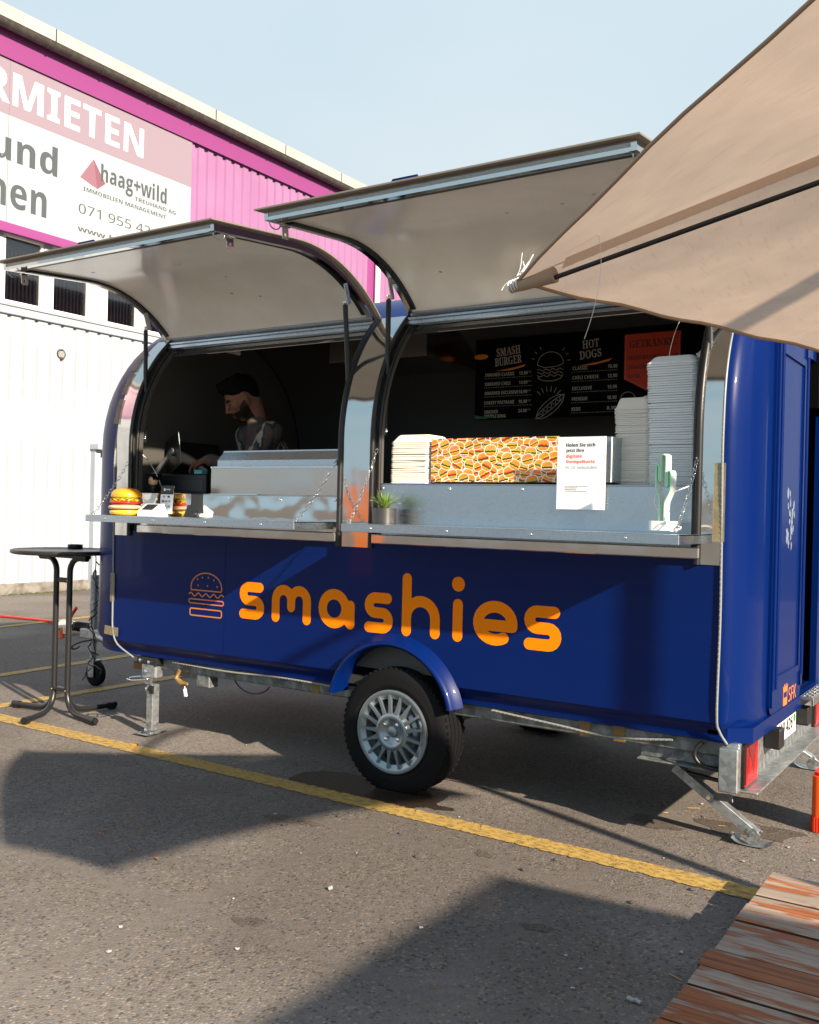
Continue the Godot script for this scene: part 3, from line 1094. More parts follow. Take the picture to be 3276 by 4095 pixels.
	put(ro, "roof", M.roof_sheet, s)
	var jo := MB.new()
	for zz in [-2.2, -4.93, -8.1, -9.9, -11.6]:
		jo.box(Vector3(SX + 0.1365, 7.90, zz), Vector3(0.004, 0.19, 0.02))
	put(jo, "roof_joint", M.gutter_zinc, s)
	var corner := MB.new()
	corner.box(Vector3(SX - 0.05, 6.2, zb - 0.10), Vector3(0.12, 2.4, 0.30), 0.01)
	put(corner, "corner_trim", M.magenta_trim, s)
	var dp := MB.new()
	dp.rod(Vector3(SX + 0.08, 0.0, zb - 0.24), Vector3(SX + 0.08, 7.6, zb - 0.24), 0.06, 14)
	put(dp, "downpipe", M.white_plastic, s)
	var dfm := MB.new()
	dfm.box(Vector3(SX + 0.05, 1.05, -5.85), Vector3(0.12, 2.1, 0.10), 0.01)
	dfm.box(Vector3(SX + 0.10, 2.14, -6.40), Vector3(0.22, 0.09, 1.25), 0.01)
	dfm.box(Vector3(SX + 0.02, 1.05, -6.55), Vector3(0.04, 2.1, 1.0), 0.01)
	put(dfm, "door", M.white_cladding, s)
	# round air vent with slats
	var ve := MB.new()
	ve.lathe(PackedVector2Array([Vector2(0.075, 0.0), Vector2(0.072, 0.014), Vector2(0.058, 0.014), Vector2(0.056, 0.004), Vector2(0.0, 0.004)]), 24, Transform3D(Basis(Vector3(0, 0, 1), Vector3(1, 0, 0), Vector3(0, 1, 0)), Vector3(SX, 3.445, -5.235)))
	var vn := put(ve, "air_vent", M.gutter_zinc, s)
	for k in 8:
		var y := 3.405 + k * 0.0115
		var hw := sqrt(maxf(0.0, 0.055 * 0.055 - (y - 3.445) * (y - 3.445)))
		var sl := MB.new()
		sl.box(Vector3(SX + 0.010, y, -5.235), Vector3(0.008, 0.004, hw * 2), 0.001)
		put(sl, "slat", M.white_plastic, vn)
	var mo := MB.new()
	var rng := RandomNumberGenerator.new()
	rng.seed = 5
	for k in 160:
		var zz := rng.randf_range(-7.0, -2.0)
		var r := rng.randf_range(0.015, 0.045)
		mo.lathe(PackedVector2Array([Vector2(r, 0), Vector2(r * 0.7, r * 0.4), Vector2(0, r * 0.55)]), 6, Transform3D(Basis(Vector3.UP, rng.randf() * TAU), Vector3(SX + 0.08 + absf(rng.randfn(0, 0.07)), 0, zz)))
	var mm := put(mo, "moss", M.moss)
	mm.set_meta("kind", "stuff")
	tag(mm, "strip of moss and weeds along the foot of the white wall", "moss")
	# the lettered board
	var sg := thing("letting_sign", "white and pink letting board with grey lettering on the magenta wall", "sign", Vector3(SX + 0.03, 5.11, -5.3))
	var x0 := SX + 0.012
	for e in [[-4.29, -0.6], [-7.68, -4.296]]:
		var bd := MB.new()
		bd.box(Vector3(x0, (5.11 + 7.335) / 2, (e[0] + e[1]) / 2), Vector3(0.016, 2.225, e[1] - e[0]), 0.002)
		put(bd, "panel", M.sign_white, sg)
		var pb := MB.new()
		pb.extrude(rect(-e[1], 6.58, -e[0], 7.333), facing_x(Vector3(x0, 0, 0)), 0.0083, 0.0105)
		put(pb, "pink_band", M.pale_pink_print, sg)
	var R := Vector3(0, 0, -1)
	var X := x0 + 0.0112
	var wt := MB.new()
	wt.text("RMIETEN", sans_bold, Vector3(X, 6.735, -3.94), R, Vector3.UP, 2.71, 0.445)
	put(wt, "white_lettering", M.white_card, sg)
	var gt := MB.new()
	gt.text("und", sans_bold, Vector3(X - 0.003, 5.955, -4.05), R, Vector3.UP, 1.035, 0.425)
	gt.text("nen", sans_bold, Vector3(X - 0.003, 5.33, -4.02), R, Vector3.UP, 0.90, 0.345)
	gt.text("haag+wild", sans_bold, Vector3(X, 6.06, -5.85), R, Vector3.UP, 1.30, 0.345)
	gt.text("071 955 42 42", sans, Vector3(X - 0.003, 5.56, -5.465), R, Vector3.UP, 1.75, 0.145)
	gt.text("www.haagwild.ch", sans_bold, Vector3(X - 0.003, 5.265, -5.455), R, Vector3.UP, 1.75, 0.115)
	put(gt, "grey_lettering", M.grey_ink, sg)
	var st := MB.new()
	st.text("IMMOBILIEN MANAGEMENT", sans_bold, Vector3(X - 0.003, 5.905, -5.54), R, Vector3.UP, 1.605, 0.062)
	st.text("TREUHAND AG", sans_bold, Vector3(X - 0.003, 6.03, -6.505), R, Vector3.UP, 0.85, 0.062)
	put(st, "small_lettering", M.grey_ink, sg)
	var py := MB.new()
	py.extrude(PackedVector2Array([Vector2(5.477, 6.089), Vector2(5.79, 6.0), Vector2(5.711, 6.421)]), facing_x(Vector3(x0, 0, 0)), 0.008, 0.0100)
	put(py, "pyramid_mark", M.mid_pink_print, sg)
	var py2 := MB.new()
	py2.extrude(PackedVector2Array([Vector2(5.79, 6.0), Vector2(5.935, 6.12), Vector2(5.711, 6.421)]), facing_x(Vector3(x0, 0, 0)), 0.008, 0.0101)
	put(py2, "pyramid_mark", M.deep_pink_print, sg)
	var bolts := MB.new()
	for zz in [-4.2, -4.38, -5.9, -7.6]:
		for yy in [5.2, 6.0, 6.8, 7.28]:
			bolts.box(Vector3(x0 + 0.012, yy, zz), Vector3(0.006, 0.014, 0.014), 0.002)
	put(bolts, "fixing", M.light_ink, sg)

# ------------------------------------------------------------------ the trailer
const XF := -4.45      # where the front end cap begins
const XR := -1.02      # where the rear end cap begins
const YA := 1.63       # side turns into the round roof here
const RA := 0.84
const TH0 := 49.4      # roof angle of the flap hinge
const BELT := 1.15
const SILLY := 0.52
const ARCH := Vector2(-2.5, 0.345)

# section of the body, (z, y), pushed inward by d; from the serving side's foot over the roof to the far side's foot
func section(d: float) -> PackedVector2Array:
	var p := PackedVector2Array()
	var lo := minf(d, 0.05) * 0.5
	for e in [[-0.035, 0.445], [-0.035, 0.485], [-0.014, 0.497], [0.0, SILLY]]:
		p.append(Vector2(e[0] - d, e[1] + lo * (1.0 if e[1] > 0.45 else 0.4)))
	for y in [0.75, BELT, 1.4, YA]:
		p.append(Vector2(-d, y))
	var angs := []
	for i in range(1, 9):
		angs.append(TH0 * i / 8.0)
	for i in range(1, 15):
		angs.append(lerpf(TH0, 180.0 - TH0, i / 14.0))
	for i in range(1, 9):
		angs.append(lerpf(180.0 - TH0, 180.0, i / 8.0))
	for a in angs:
		p.append(Vector2(-RA + cos(deg_to_rad(a)) * (RA - d), YA + sin(deg_to_rad(a)) * (RA - d)))
	for y in [1.4, BELT, 0.75, SILLY]:
		p.append(Vector2(-2 * RA + d, y))
	p.append(Vector2(-2 * RA + 0.035 + d, 0.445))
	return p

const I_BELT := 5
const I_HINGE := 15

func normals2(p: PackedVector2Array) -> PackedVector2Array:
	var n := PackedVector2Array()
	for i in p.size():
		var d := p[mini(i + 1, p.size() - 1)] - p[maxi(i - 1, 0)]
		n.append(Vector2(d.y, -d.x).normalized())
	return n

func skin(b: MB, p: PackedVector2Array, i0: int, i1: int, x0: float, x1: float, flip := false):
	var rows := []
	var nx := maxi(1, int((x1 - x0) / 0.4))
	for k in nx + 1:
		var row := PackedVector3Array()
		for i in range(i0, i1 + 1):
			row.append(Vector3(lerpf(x0, x1, float(k) / nx), p[i].y, p[i].x))
		rows.append(row)
	b.grid(rows, flip)

# part of the closed side profile as the flap has it: (z, y) and normals
func flap_profile(y0: float, n_arc := 14, th1 := TH0) -> Array:
	var p := PackedVector2Array()
	var n := PackedVector2Array()
	for i in 4:
		p.append(Vector2(0, lerpf(y0, YA, i / 4.0)))
		n.append(Vector2(1, 0))
	for i in n_arc + 1:
		var a := deg_to_rad(th1 * i / n_arc)
		p.append(Vector2(-RA + cos(a) * RA, YA + sin(a) * RA))
		n.append(Vector2(cos(a), sin(a)))
	return [p, n]

func turned(pr: Array, piv: Vector2, ang: float) -> Array:
	var p := PackedVector2Array()
	var n := PackedVector2Array()
	for i in pr[0].size():
		p.append(piv + (pr[0][i] - piv).rotated(ang))
		n.append(pr[1][i].rotated(ang))
	return [p, n]

func profile_strip(b: MB, pr: Array, i0: int, i1: int, a: float, c: float, x0: float, x1: float):
	b.sheet(pr[0].slice(i0, i1 + 1), pr[1].slice(i0, i1 + 1), a, c, x0, x1)

func build_trailer():
	var T := thing("food_trailer", "blue food trailer with rounded roof, two raised serving flaps and orange lettering", "food trailer", Vector3(-2.7, 0, -0.84))
	var s0 := section(0.0)
	var last := s0.size() - 1
	# ---- painted shell
	var b := MB.new()
	for e in [[XF, -3.5815], [-3.5795, XR]]:
		var poly := PackedVector2Array([Vector2(e[0], SILLY), Vector2(e[0], BELT), Vector2(e[1], BELT), Vector2(e[1], SILLY)])
		if e[1] > -2.0:
			poly = PackedVector2Array([Vector2(e[0], BELT), Vector2(e[0], SILLY)])
			for q in arc(ARCH, 0.33, 148.0, 32.0, 22):
				poly.append(q)
			poly.append(Vector2(e[1], SILLY))
			poly.append(Vector2(e[1], BELT))
		b.extrude(poly, xy(), -0.012, 0.0)
	b.box(Vector3(-3.58, 0.84, -0.02), Vector3(0.06, 0.62, 0.01))
	skin(b, s0, 0, 3, XF, -2.805, true)
	skin(b, s0, 0, 3, -2.195, XR, true)
	skin(b, s0, I_HINGE, last, XF, XR, true)
	put(b, "body_shell", M.blue_paint, T)
	# end caps: the section shrinks as it rounds the corner
	for rear in [false, true]:
		var e := MB.new()
		var rows := []
		var rx := 0.10 if rear else 0.36
		var rz := 0.25 if rear else 0.36
		var st := 10
		for k in st + 1:
			var t := PI / 2 * k / st
			var row := PackedVector3Array()
			var x := XR + rx * sin(t) if rear else XF - rx * sin(t)
			for q in section(rz * (1.0 - cos(t))):
				row.append(Vector3(x, q.y, q.x))
			rows.append(row)
		e.grid(rows, rear)
		var fin := section(rz)
		if rear:
			var door := PackedVector2Array([Vector2(0.975, 0.5), Vector2(1.40, 0.5), Vector2(1.40, 2.06), Vector2(0.975, 2.06)])
			var pz := PackedVector2Array()
			for q in fin:
				pz.append(Vector2(-q.x, q.y))
			for half in [rect(-1, -1, 0.975, 5), rect(1.40, -1, 5, 5), rect(0.975, 2.06, 1.40, 5), rect(0.975, -1, 1.40, 0.5)]:
				for w in Geometry2D.intersect_polygons(pz, half):
					e.extrude(w, facing_x(Vector3(XR + rx, 0, 0)), -0.03, 0.0)
		else:
			var pz := PackedVector2Array()
			for q in fin:
				pz.append(Vector2(q.x, q.y))
			e.extrude(pz, Transform3D(Basis(Vector3(0, 0, 1), Vector3.UP, Vector3(-1, 0, 0)), Vector3(XF - rx, 0, 0)), -0.03, 0.0)
		put(e, "end_cap", M.blue_paint, T)
	# floor flange that shows below the rear
	var fl := MB.new()
	fl.extrude(PackedVector2Array([Vector2(-1.06, 0.035), Vector2(-0.985, 0.035), Vector2(-0.905, 0.10), Vector2(-0.905, 1.62), Vector2(-1.06, 1.62)]), facing_up(), 0.44, 0.499)
	put(fl, "floor_flange", M.blue_paint, T)
	# pressed rear panel beside the doorway
	var rp := MB.new()
	var xr := XR + 0.10
	rp.extrude(rect(0.36, 0.50, 0.972, 2.12, 0.05), facing_x(Vector3(xr, 0, 0)), 0.0, 0.012)
	var panel := put(rp, "body_panel", M.blue_paint, T)
	var rb := MB.new()
	for e in [rect(0.375, 0.53, 0.400, 2.09, 0.012), rect(0.925, 0.55, 0.962, 2.09, 0.015), rect(0.43, 0.62, 0.455, 2.02, 0.012), rect(0.455, 0.62, 0.88, 0.65, 0.012), rect(0.455, 1.99, 0.88, 2.02, 0.012), rect(0.875, 0.62, 0.90, 2.02, 0.012)]:
		rb.extrude(e, facing_x(Vector3(xr, 0, 0)), 0.012, 0.020)
	for zz in [0.387, 0.943, 0.443]:
		rb.rod(Vector3(xr + 0.018, 0.60, -zz), Vector3(xr + 0.018, 2.04, -zz), 0.008, 10)
	put(rb, "pressed_rib", M.blue_paint, panel)
	var lg := MB.new()
	lg.text("SFK", sans, Vector3(xr + 0.0125, 0.505, -0.72), Vector3(0, 0, -1), Vector3.UP, 0.15, 0.062)
	lg.extrude(rect(0.615, 0.462 + 0.04, 0.69, 0.535, 0.004), facing_x(Vector3(xr, 0, 0)), 0.0122, 0.0135)
	lg.extrude(PackedVector2Array([Vector2(0.615, 0.56), Vector2(0.69, 0.56), Vector2(0.70, 0.59), Vector2(0.68, 0.575), Vector2(0.668, 0.595), Vector2(0.653, 0.577), Vector2(0.638, 0.595), Vector2(0.625, 0.575), Vector2(0.605, 0.59)]), facing_x(Vector3(xr, 0, 0)), 0.0122, 0.0135)
	for zz in [0.615, 0.686]:
		lg.extrude(rect(zz, 0.535, zz + 0.005, 0.56), facing_x(Vector3(xr, 0, 0)), 0.0122, 0.0135)
	put(lg, "maker_mark", M.thin_orange_vinyl, panel)
	var rs := MB.new()
	var rng := RandomNumberGenerator.new()
	rng.seed = 77
	for k in 26:
		var c := Vector2(rng.randf_range(0.60, 0.74), rng.randf_range(1.18, 1.42))
		var poly := PackedVector2Array()
		for i in 7:
			poly.append(c + Vector2(cos(TAU * i / 7), sin(TAU * i / 7) * 1.6) * rng.randf_range(0.004, 0.019))
		rs.extrude(poly, facing_x(Vector3(xr, 0, 0)), 0.0120, 0.0122 + 0.0001 * k)
	put(rs, "sticker_residue", M.sticker_residue, panel)
	# ---- wheel arch flare
	var fr := MB.new()
	var rows2 := []
	for k in 31:
		var a := deg_to_rad(lerpf(167.0, 13.0, k / 30.0))
		var dir := Vector3(cos(a), sin(a), 0)
		var c3 := Vector3(ARCH.x, ARCH.y, 0)
		var row := PackedVector3Array()
		for e in [[0.385, -0.002], [0.366, 0.018], [0.354, 0.040], [0.348, 0.052], [0.338, 0.056], [0.328, 0.052], [0.326, 0.02], [0.326, -0.30]]:
			row.append(c3 + dir * e[0] + Vector3(0, 0, e[1]))
		rows2.append(row)
	fr.grid(rows2, false)
	for ends in [0, 30]:
		var r2: PackedVector3Array = rows2[ends]
		for i in range(1, 6):
			fr.t(r2[0], r2[i], r2[i + 1])
	put(fr, "wheel_arch", M.blue_paint, T)
	var wl := MB.new()
	wl.box(Vector3(-2.5, 0.50, -0.32), Vector3(0.68, 0.36, 0.02))
	put(wl, "arch_liner", M.black_plastic, T)
	# ---- steel posts between the openings, black seals along them
	var pr := flap_profile(BELT - 0.03)
	var np: int = pr[0].size() - 1
	for e in [[-4.450, -4.335], [-2.824, -2.659], [-1.095, XR]]:
		var p := MB.new()
		p.sheet(pr[0], pr[1], -0.045, 0.003, e[0], e[1])
		put(p, "steel_post", M.polished_steel, T)
	for x in [-4.325, -2.836, -2.647, -1.107]:
		for w in [[0.0, 0.006, 0.013], [0.022 * (1.0 if x in [-4.325, -2.647] else -1.0), -0.02, 0.010]]:
			var sl := MB.new()
			var path := PackedVector3Array()
			for i in pr[0].size():
				var q: Vector2 = pr[0][i] + pr[1][i] * w[1]
				path.append(Vector3(x + w[0], q.y, q.x))
			sl.tube(path, w[2], 8)
			put(sl, "door_seal", M.black_rubber, T)
	for e in [[-4.335, -4.30], [-2.857, -2.824], [-2.659, -2.628], [-1.128, -1.095]]:
		var jm := MB.new()
		jm.sheet(pr[0], pr[1], -0.06, -0.02, e[0], e[1])
		put(jm, "window_jamb", M.dark_lining, T)
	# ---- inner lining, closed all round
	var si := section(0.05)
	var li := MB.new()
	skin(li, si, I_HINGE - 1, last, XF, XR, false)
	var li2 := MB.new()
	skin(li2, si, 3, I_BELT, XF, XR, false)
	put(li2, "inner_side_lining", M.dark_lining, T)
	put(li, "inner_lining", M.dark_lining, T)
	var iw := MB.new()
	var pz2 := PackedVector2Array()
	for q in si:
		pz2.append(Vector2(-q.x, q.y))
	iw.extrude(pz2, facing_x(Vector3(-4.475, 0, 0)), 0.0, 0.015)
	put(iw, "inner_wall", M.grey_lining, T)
	var ir := MB.new()
	for half in [rect(-1, -1, 0.98, 5), rect(1.41, -1, 5, 5), rect(0.98, 2.06, 1.41, 5)]:
		for w in Geometry2D.intersect_polygons(pz2, half):
			ir.extrude(w, facing_x(Vector3(-1.02, 0, 0)), -0.015, 0.0)
	put(ir, "inner_wall", M.dark_lining, T)
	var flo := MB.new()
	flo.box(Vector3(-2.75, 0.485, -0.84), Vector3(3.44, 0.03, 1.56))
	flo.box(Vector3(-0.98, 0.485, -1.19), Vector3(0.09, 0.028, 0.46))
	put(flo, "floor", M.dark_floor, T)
	# ---- flaps
	flap(T, -4.275, -2.858, "flap", 0.095)
	flap(T, -2.585, -1.066, "flap", 0.055)
	# header rails below each hinge
	for e in [[-4.33, -2.83], [-2.652, -1.10]]:
		var hd := MB.new()
		hd.box(Vector3((e[0] + e[1]) / 2, 2.225, -0.275), Vector3(e[1] - e[0], 0.022, 0.05), 0.004)
		hd.box(Vector3((e[0] + e[1]) / 2, 2.245, -0.262), Vector3(e[1] - e[0], 0.016, 0.018), 0.004)
		put(hd, "header_rail", M.brushed_steel, T)
		var hm := MB.new()
		hm.box(Vector3((e[0] + e[1]) / 2, 2.262, -0.31), Vector3(e[1] - e[0], 0.055, 0.008), 0.002, Basis(Vector3.RIGHT, -0.5))
		hm.box(Vector3((e[0] + e[1]) / 2, 2.192, -0.29), Vector3(e[1] - e[0], 0.042, 0.006), 0.002, Basis(Vector3.RIGHT, -0.35))
		put(hm, "header_plate", M.polished_steel, T)
	# ---- gas struts
	for e in [[-4.318, 2.308, -0.075, 1.683], [-2.85, 2.304, -0.02, 1.66], [-2.64, 2.32, -0.087, 1.682], [-1.10, 2.30, -0.06, 1.660]]:
		var gs := MB.new()
		var top := Vector3(e[0], e[1], e[2])
		var bot := Vector3(e[0] + 0.004, e[3], -0.085)
		var mid := top.lerp(bot, 0.56)
		gs.tube(PackedVector3Array([top.lerp(bot, 0.02), mid]), 0.0125, 12)
		gs.tube(PackedVector3Array([mid, mid.lerp(bot, 0.06)]), 0.0135, 12)
		gs.tube(PackedVector3Array([mid, bot]), 0.006, 8)
		var g := put(gs, "gas_strut", M.black_metal, T)
		var bl := MB.new()
		for q in [top, bot]:
			bl.lathe(PackedVector2Array([Vector2(0, -0.012), Vector2(0.009, -0.008), Vector2(0.012, 0), Vector2(0.009, 0.008), Vector2(0, 0.012)]), 10, Transform3D(Basis.IDENTITY, q))
		put(bl, "ball_end", M.chrome, g)
		var lu := MB.new()
		lu.box(top + Vector3(0.012, 0.038, 0.0), Vector3(0.006, 0.10, 0.032), 0.003, Basis(Vector3.RIGHT, 0.35))
		put(lu, "strut_lug", M.brushed_steel, g)
		var bk := MB.new()
		bk.box(bot + Vector3(-0.02, 0.01, 0.0), Vector3(0.012, 0.07, 0.05), 0.002)
		put(bk, "strut_bracket", M.brushed_steel, g)
	# ---- counters in the openings
	for e in [[-4.325, -2.845, 1.36, M.mirror_steel], [-2.645, -1.105, 1.421, M.brushed_steel]]:
		var up := MB.new()
		up.box(Vector3((e[0] + e[1]) / 2, (1.16 + e[2]) / 2, -0.032), Vector3(e[1] - e[0], e[2] - 1.16, 0.012), 0.003)
		up.box(Vector3((e[0] + e[1]) / 2, e[2] + 0.001, -0.06), Vector3(e[1] - e[0], 0.008, 0.068), 0.003)
		var u := put(up, "counter_front", e[3], T)
		var sc := MB.new()
		var n := 5
		for k in n:
			sc.lathe(PackedVector2Array([Vector2(0.008, 0), Vector2(0.007, 0.003), Vector2(0, 0.004)]), 8, Transform3D(Basis(Vector3.RIGHT, PI / 2), Vector3(lerpf(e[0] + 0.04, e[1] - 0.04, k / float(n - 1)), e[2] - 0.018, -0.026)))
		put(sc, "screw", M.chrome, u)
		var ct := MB.new()
		ct.box(Vector3((e[0] + e[1]) / 2, e[2] - 0.01, -0.33), Vector3(e[1] - e[0] + 0.1, 0.02, 0.5), 0.004)
		ct.box(Vector3((e[0] + e[1]) / 2, 0.95, -0.56), Vector3(e[1] - e[0] + 0.1, 0.86, 0.02), 0.004)
		put(ct, "worktop", M.dark_lining, T)
	# fold-down shelves on chains
	shelf(T, -4.334, -2.872)
	shelf(T, -2.60, -1.085)
	for e in [[-4.245, -2.845], [-2.634, -1.095]]:
		var ub := MB.new()
		ub.box(Vector3((e[0] + e[1]) / 2, 1.163, 0.012), Vector3(e[1] - e[0], 0.044, 0.022), 0.004)
		put(ub, "sill_bar", M.polished_steel, T)
	var link := MB.new()
	var lp := PackedVector3Array()
	for i in 13:
		var a := TAU * i / 12.0
		lp.append(Vector3(cos(a) * 0.0062, sin(a) * 0.0062 + signf(sin(a)) * 0.0075, 0))
	link.tube(lp, 0.0019, 6)
	var lm := link.mesh()
	lm.surface_set_material(0, M.chrome)
	for e in [[Vector3(-4.315, 1.236, 0.27), Vector3(-4.335, 1.56, 0.0)], [Vector3(-2.89, 1.236, 0.27), Vector3(-2.855, 1.545, 0.0)], [Vector3(-2.58, 1.238, 0.27), Vector3(-2.625, 1.587, 0.0)], [Vector3(-1.105, 1.25, 0.27), Vector3(-1.112, 1.545, 0.0)]]:
		chain(T, e[0], e[1], lm)
	# ---- lettering and burger mark
	lettering(T)
	# ---- light tape with chips, down both ends of the side
	led_run(T, [Vector3(-4.456, 2.20, -0.21), Vector3(-4.456, 1.95, -0.07), Vector3(-4.456, 1.63, 0.004), Vector3(-4.456, 1.2, 0.004), Vector3(-4.452, 0.9, 0.004), Vector3(-4.450, 0.68, 0.004), Vector3(-4.442, 0.58, 0.006), Vector3(-4.40, 0.50, 0.008), Vector3(-4.29, 0.43, -0.02)])
	led_run(T, [Vector3(-1.020, 2.28, -0.29), Vector3(-1.020, 1.95, -0.062), Vector3(-1.018, 1.63, 0.005), Vector3(-1.014, 1.2, 0.005), Vector3(-1.012, 0.9, 0.006), Vector3(-1.016, 0.56, 0.006), Vector3(-1.010, 0.49, -0.01), Vector3(-0.985, 0.44, -0.03)])
	led_run(T, [Vector3(-4.0, 0.43, -0.05), Vector3(-3.6, 0.424, -0.045), Vector3(-3.2, 0.436, -0.04), Vector3(-2.9, 0.43, -0.04)])
	led_run(T, [Vector3(-2.0, 0.432, -0.04), Vector3(-1.7, 0.412, -0.04), Vector3(-1.45, 0.395, -0.045), Vector3(-1.2, 0.42, -0.05)])
	var tapes := [[Vector3(-4.452, 0.82, 0.0075), Vector3(0.036, 0.165, 0.001), Basis.IDENTITY], [Vector3(-4.45, 0.57, 0.010), Vector3(0.115, 0.05, 0.001), Basis(Vector3.BACK, -0.06)], [Vector3(-1.026, 1.36, 0.009), Vector3(0.045, 0.30, 0.001), Basis.IDENTITY]]
	for k in 3:
		tapes.append([Vector3(-4.462, [1.83, 2.0, 2.14][k], [-0.016, -0.079, -0.159][k]), Vector3(0.04, 0.15, 0.001), Basis(Vector3.RIGHT, [-0.25, -0.42, -0.62][k])])
	for e in tapes:
		var tp := MB.new()
		tp.box(e[0], e[1], 0.0, e[2])
		put(tp, "sticky_tape", M.sticky_tape, T)
	# ---- chassis
	chassis(T)
	# ---- inside fittings
	var hood := MB.new()
	hood.extrude(PackedVector2Array([Vector2(-0.8, 2.16), Vector2(-0.8, 2.33), Vector2(-1.62, 2.36), Vector2(-1.62, 2.16)]), Transform3D(Basis(Vector3(0, 0, 1), Vector3.UP, Vector3(-1, 0, 0)), Vector3.ZERO), 2.87, 3.55)
	put(hood, "extractor_hood", M.warm_reflection_steel, T)
	var sw := MB.new()
	sw.box(Vector3(-4.445, 2.35, -0.93), Vector3(0.03, 0.11, 0.11), 0.006)
	put(sw, "switch_box", M.white_plastic, T)
	var lamp := MB.new()
	lamp.box(Vector3(-4.435, 2.38, -0.92), Vector3(0.05, 0.10, 0.16), 0.008)
	var lf := put(lamp, "wall_light", M.white_plastic, T)
	var lp2 := MB.new()
	lp2.box(Vector3(-4.408, 2.38, -0.92), Vector3(0.006, 0.07, 0.13), 0.002)
	put(lp2, "amber_cover", M.amber_glass, lf)
	var sk := MB.new()
	sk.box(Vector3(-4.445, 1.63, -0.12), Vector3(0.03, 0.09, 0.07), 0.006)
	put(sk, "plug_socket", M.white_plastic, T)
	var pw := MB.new()
	pw.tube(bez(Vector3(-4.43, 1.60, -0.12), Vector3(-4.38, 1.61, -0.14), Vector3(-4.34, 1.50, -0.2), Vector3(-4.32, 1.37, -0.24), 12), 0.0035, 6)
	put(pw, "power_lead", M.white_plastic, T)
	var bc := MB.new()
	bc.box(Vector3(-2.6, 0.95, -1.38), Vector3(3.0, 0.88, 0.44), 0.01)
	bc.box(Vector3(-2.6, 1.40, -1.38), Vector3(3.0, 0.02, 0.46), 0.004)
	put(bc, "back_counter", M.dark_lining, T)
	# doorway step
	var sp := MB.new()
	sp.box(Vector3(-0.93, 0.485, -1.19), Vector3(0.16, 0.014, 0.44), 0.003)
	sp.box(Vector3(-0.852, 0.472, -1.19), Vector3(0.006, 0.036, 0.44), 0.002)
	var stp := put(sp, "door_step", M.tread_plate, T)
	var bars := MB.new()
	for i in 9:
		for j in 14:
			bars.box(Vector3(-0.99 + i * 0.016, 0.4935, -1.39 + j * 0.03), Vector3(0.014, 0.003, 0.004), 0.001, Basis(Vector3.UP, 0.8 if (i + j) % 2 else -0.8))
	put(bars, "tread_pattern", M.tread_plate, stp)

func skew_flap(o: MeshInstance3D, x0: float, x1: float, zh: float, zf: float, spread: float):
	var arr: Array = o.mesh.surface_get_arrays(0)
	var m: Material = o.mesh.surface_get_material(0)
	var v: PackedVector3Array = arr[Mesh.ARRAY_VERTEX]
	for i in v.size():
		var f := clampf((zf - v[i].z) / (zf - zh), 0.0, 1.0)
		v[i].x -= spread * f * clampf((x1 - v[i].x) / (x1 - x0), 0.0, 1.1)
	arr[Mesh.ARRAY_VERTEX] = v
	var me := ArrayMesh.new()
	me.add_surface_from_arrays(Mesh.PRIMITIVE_TRIANGLES, arr)
	me.surface_set_material(0, m)
	o.mesh = me

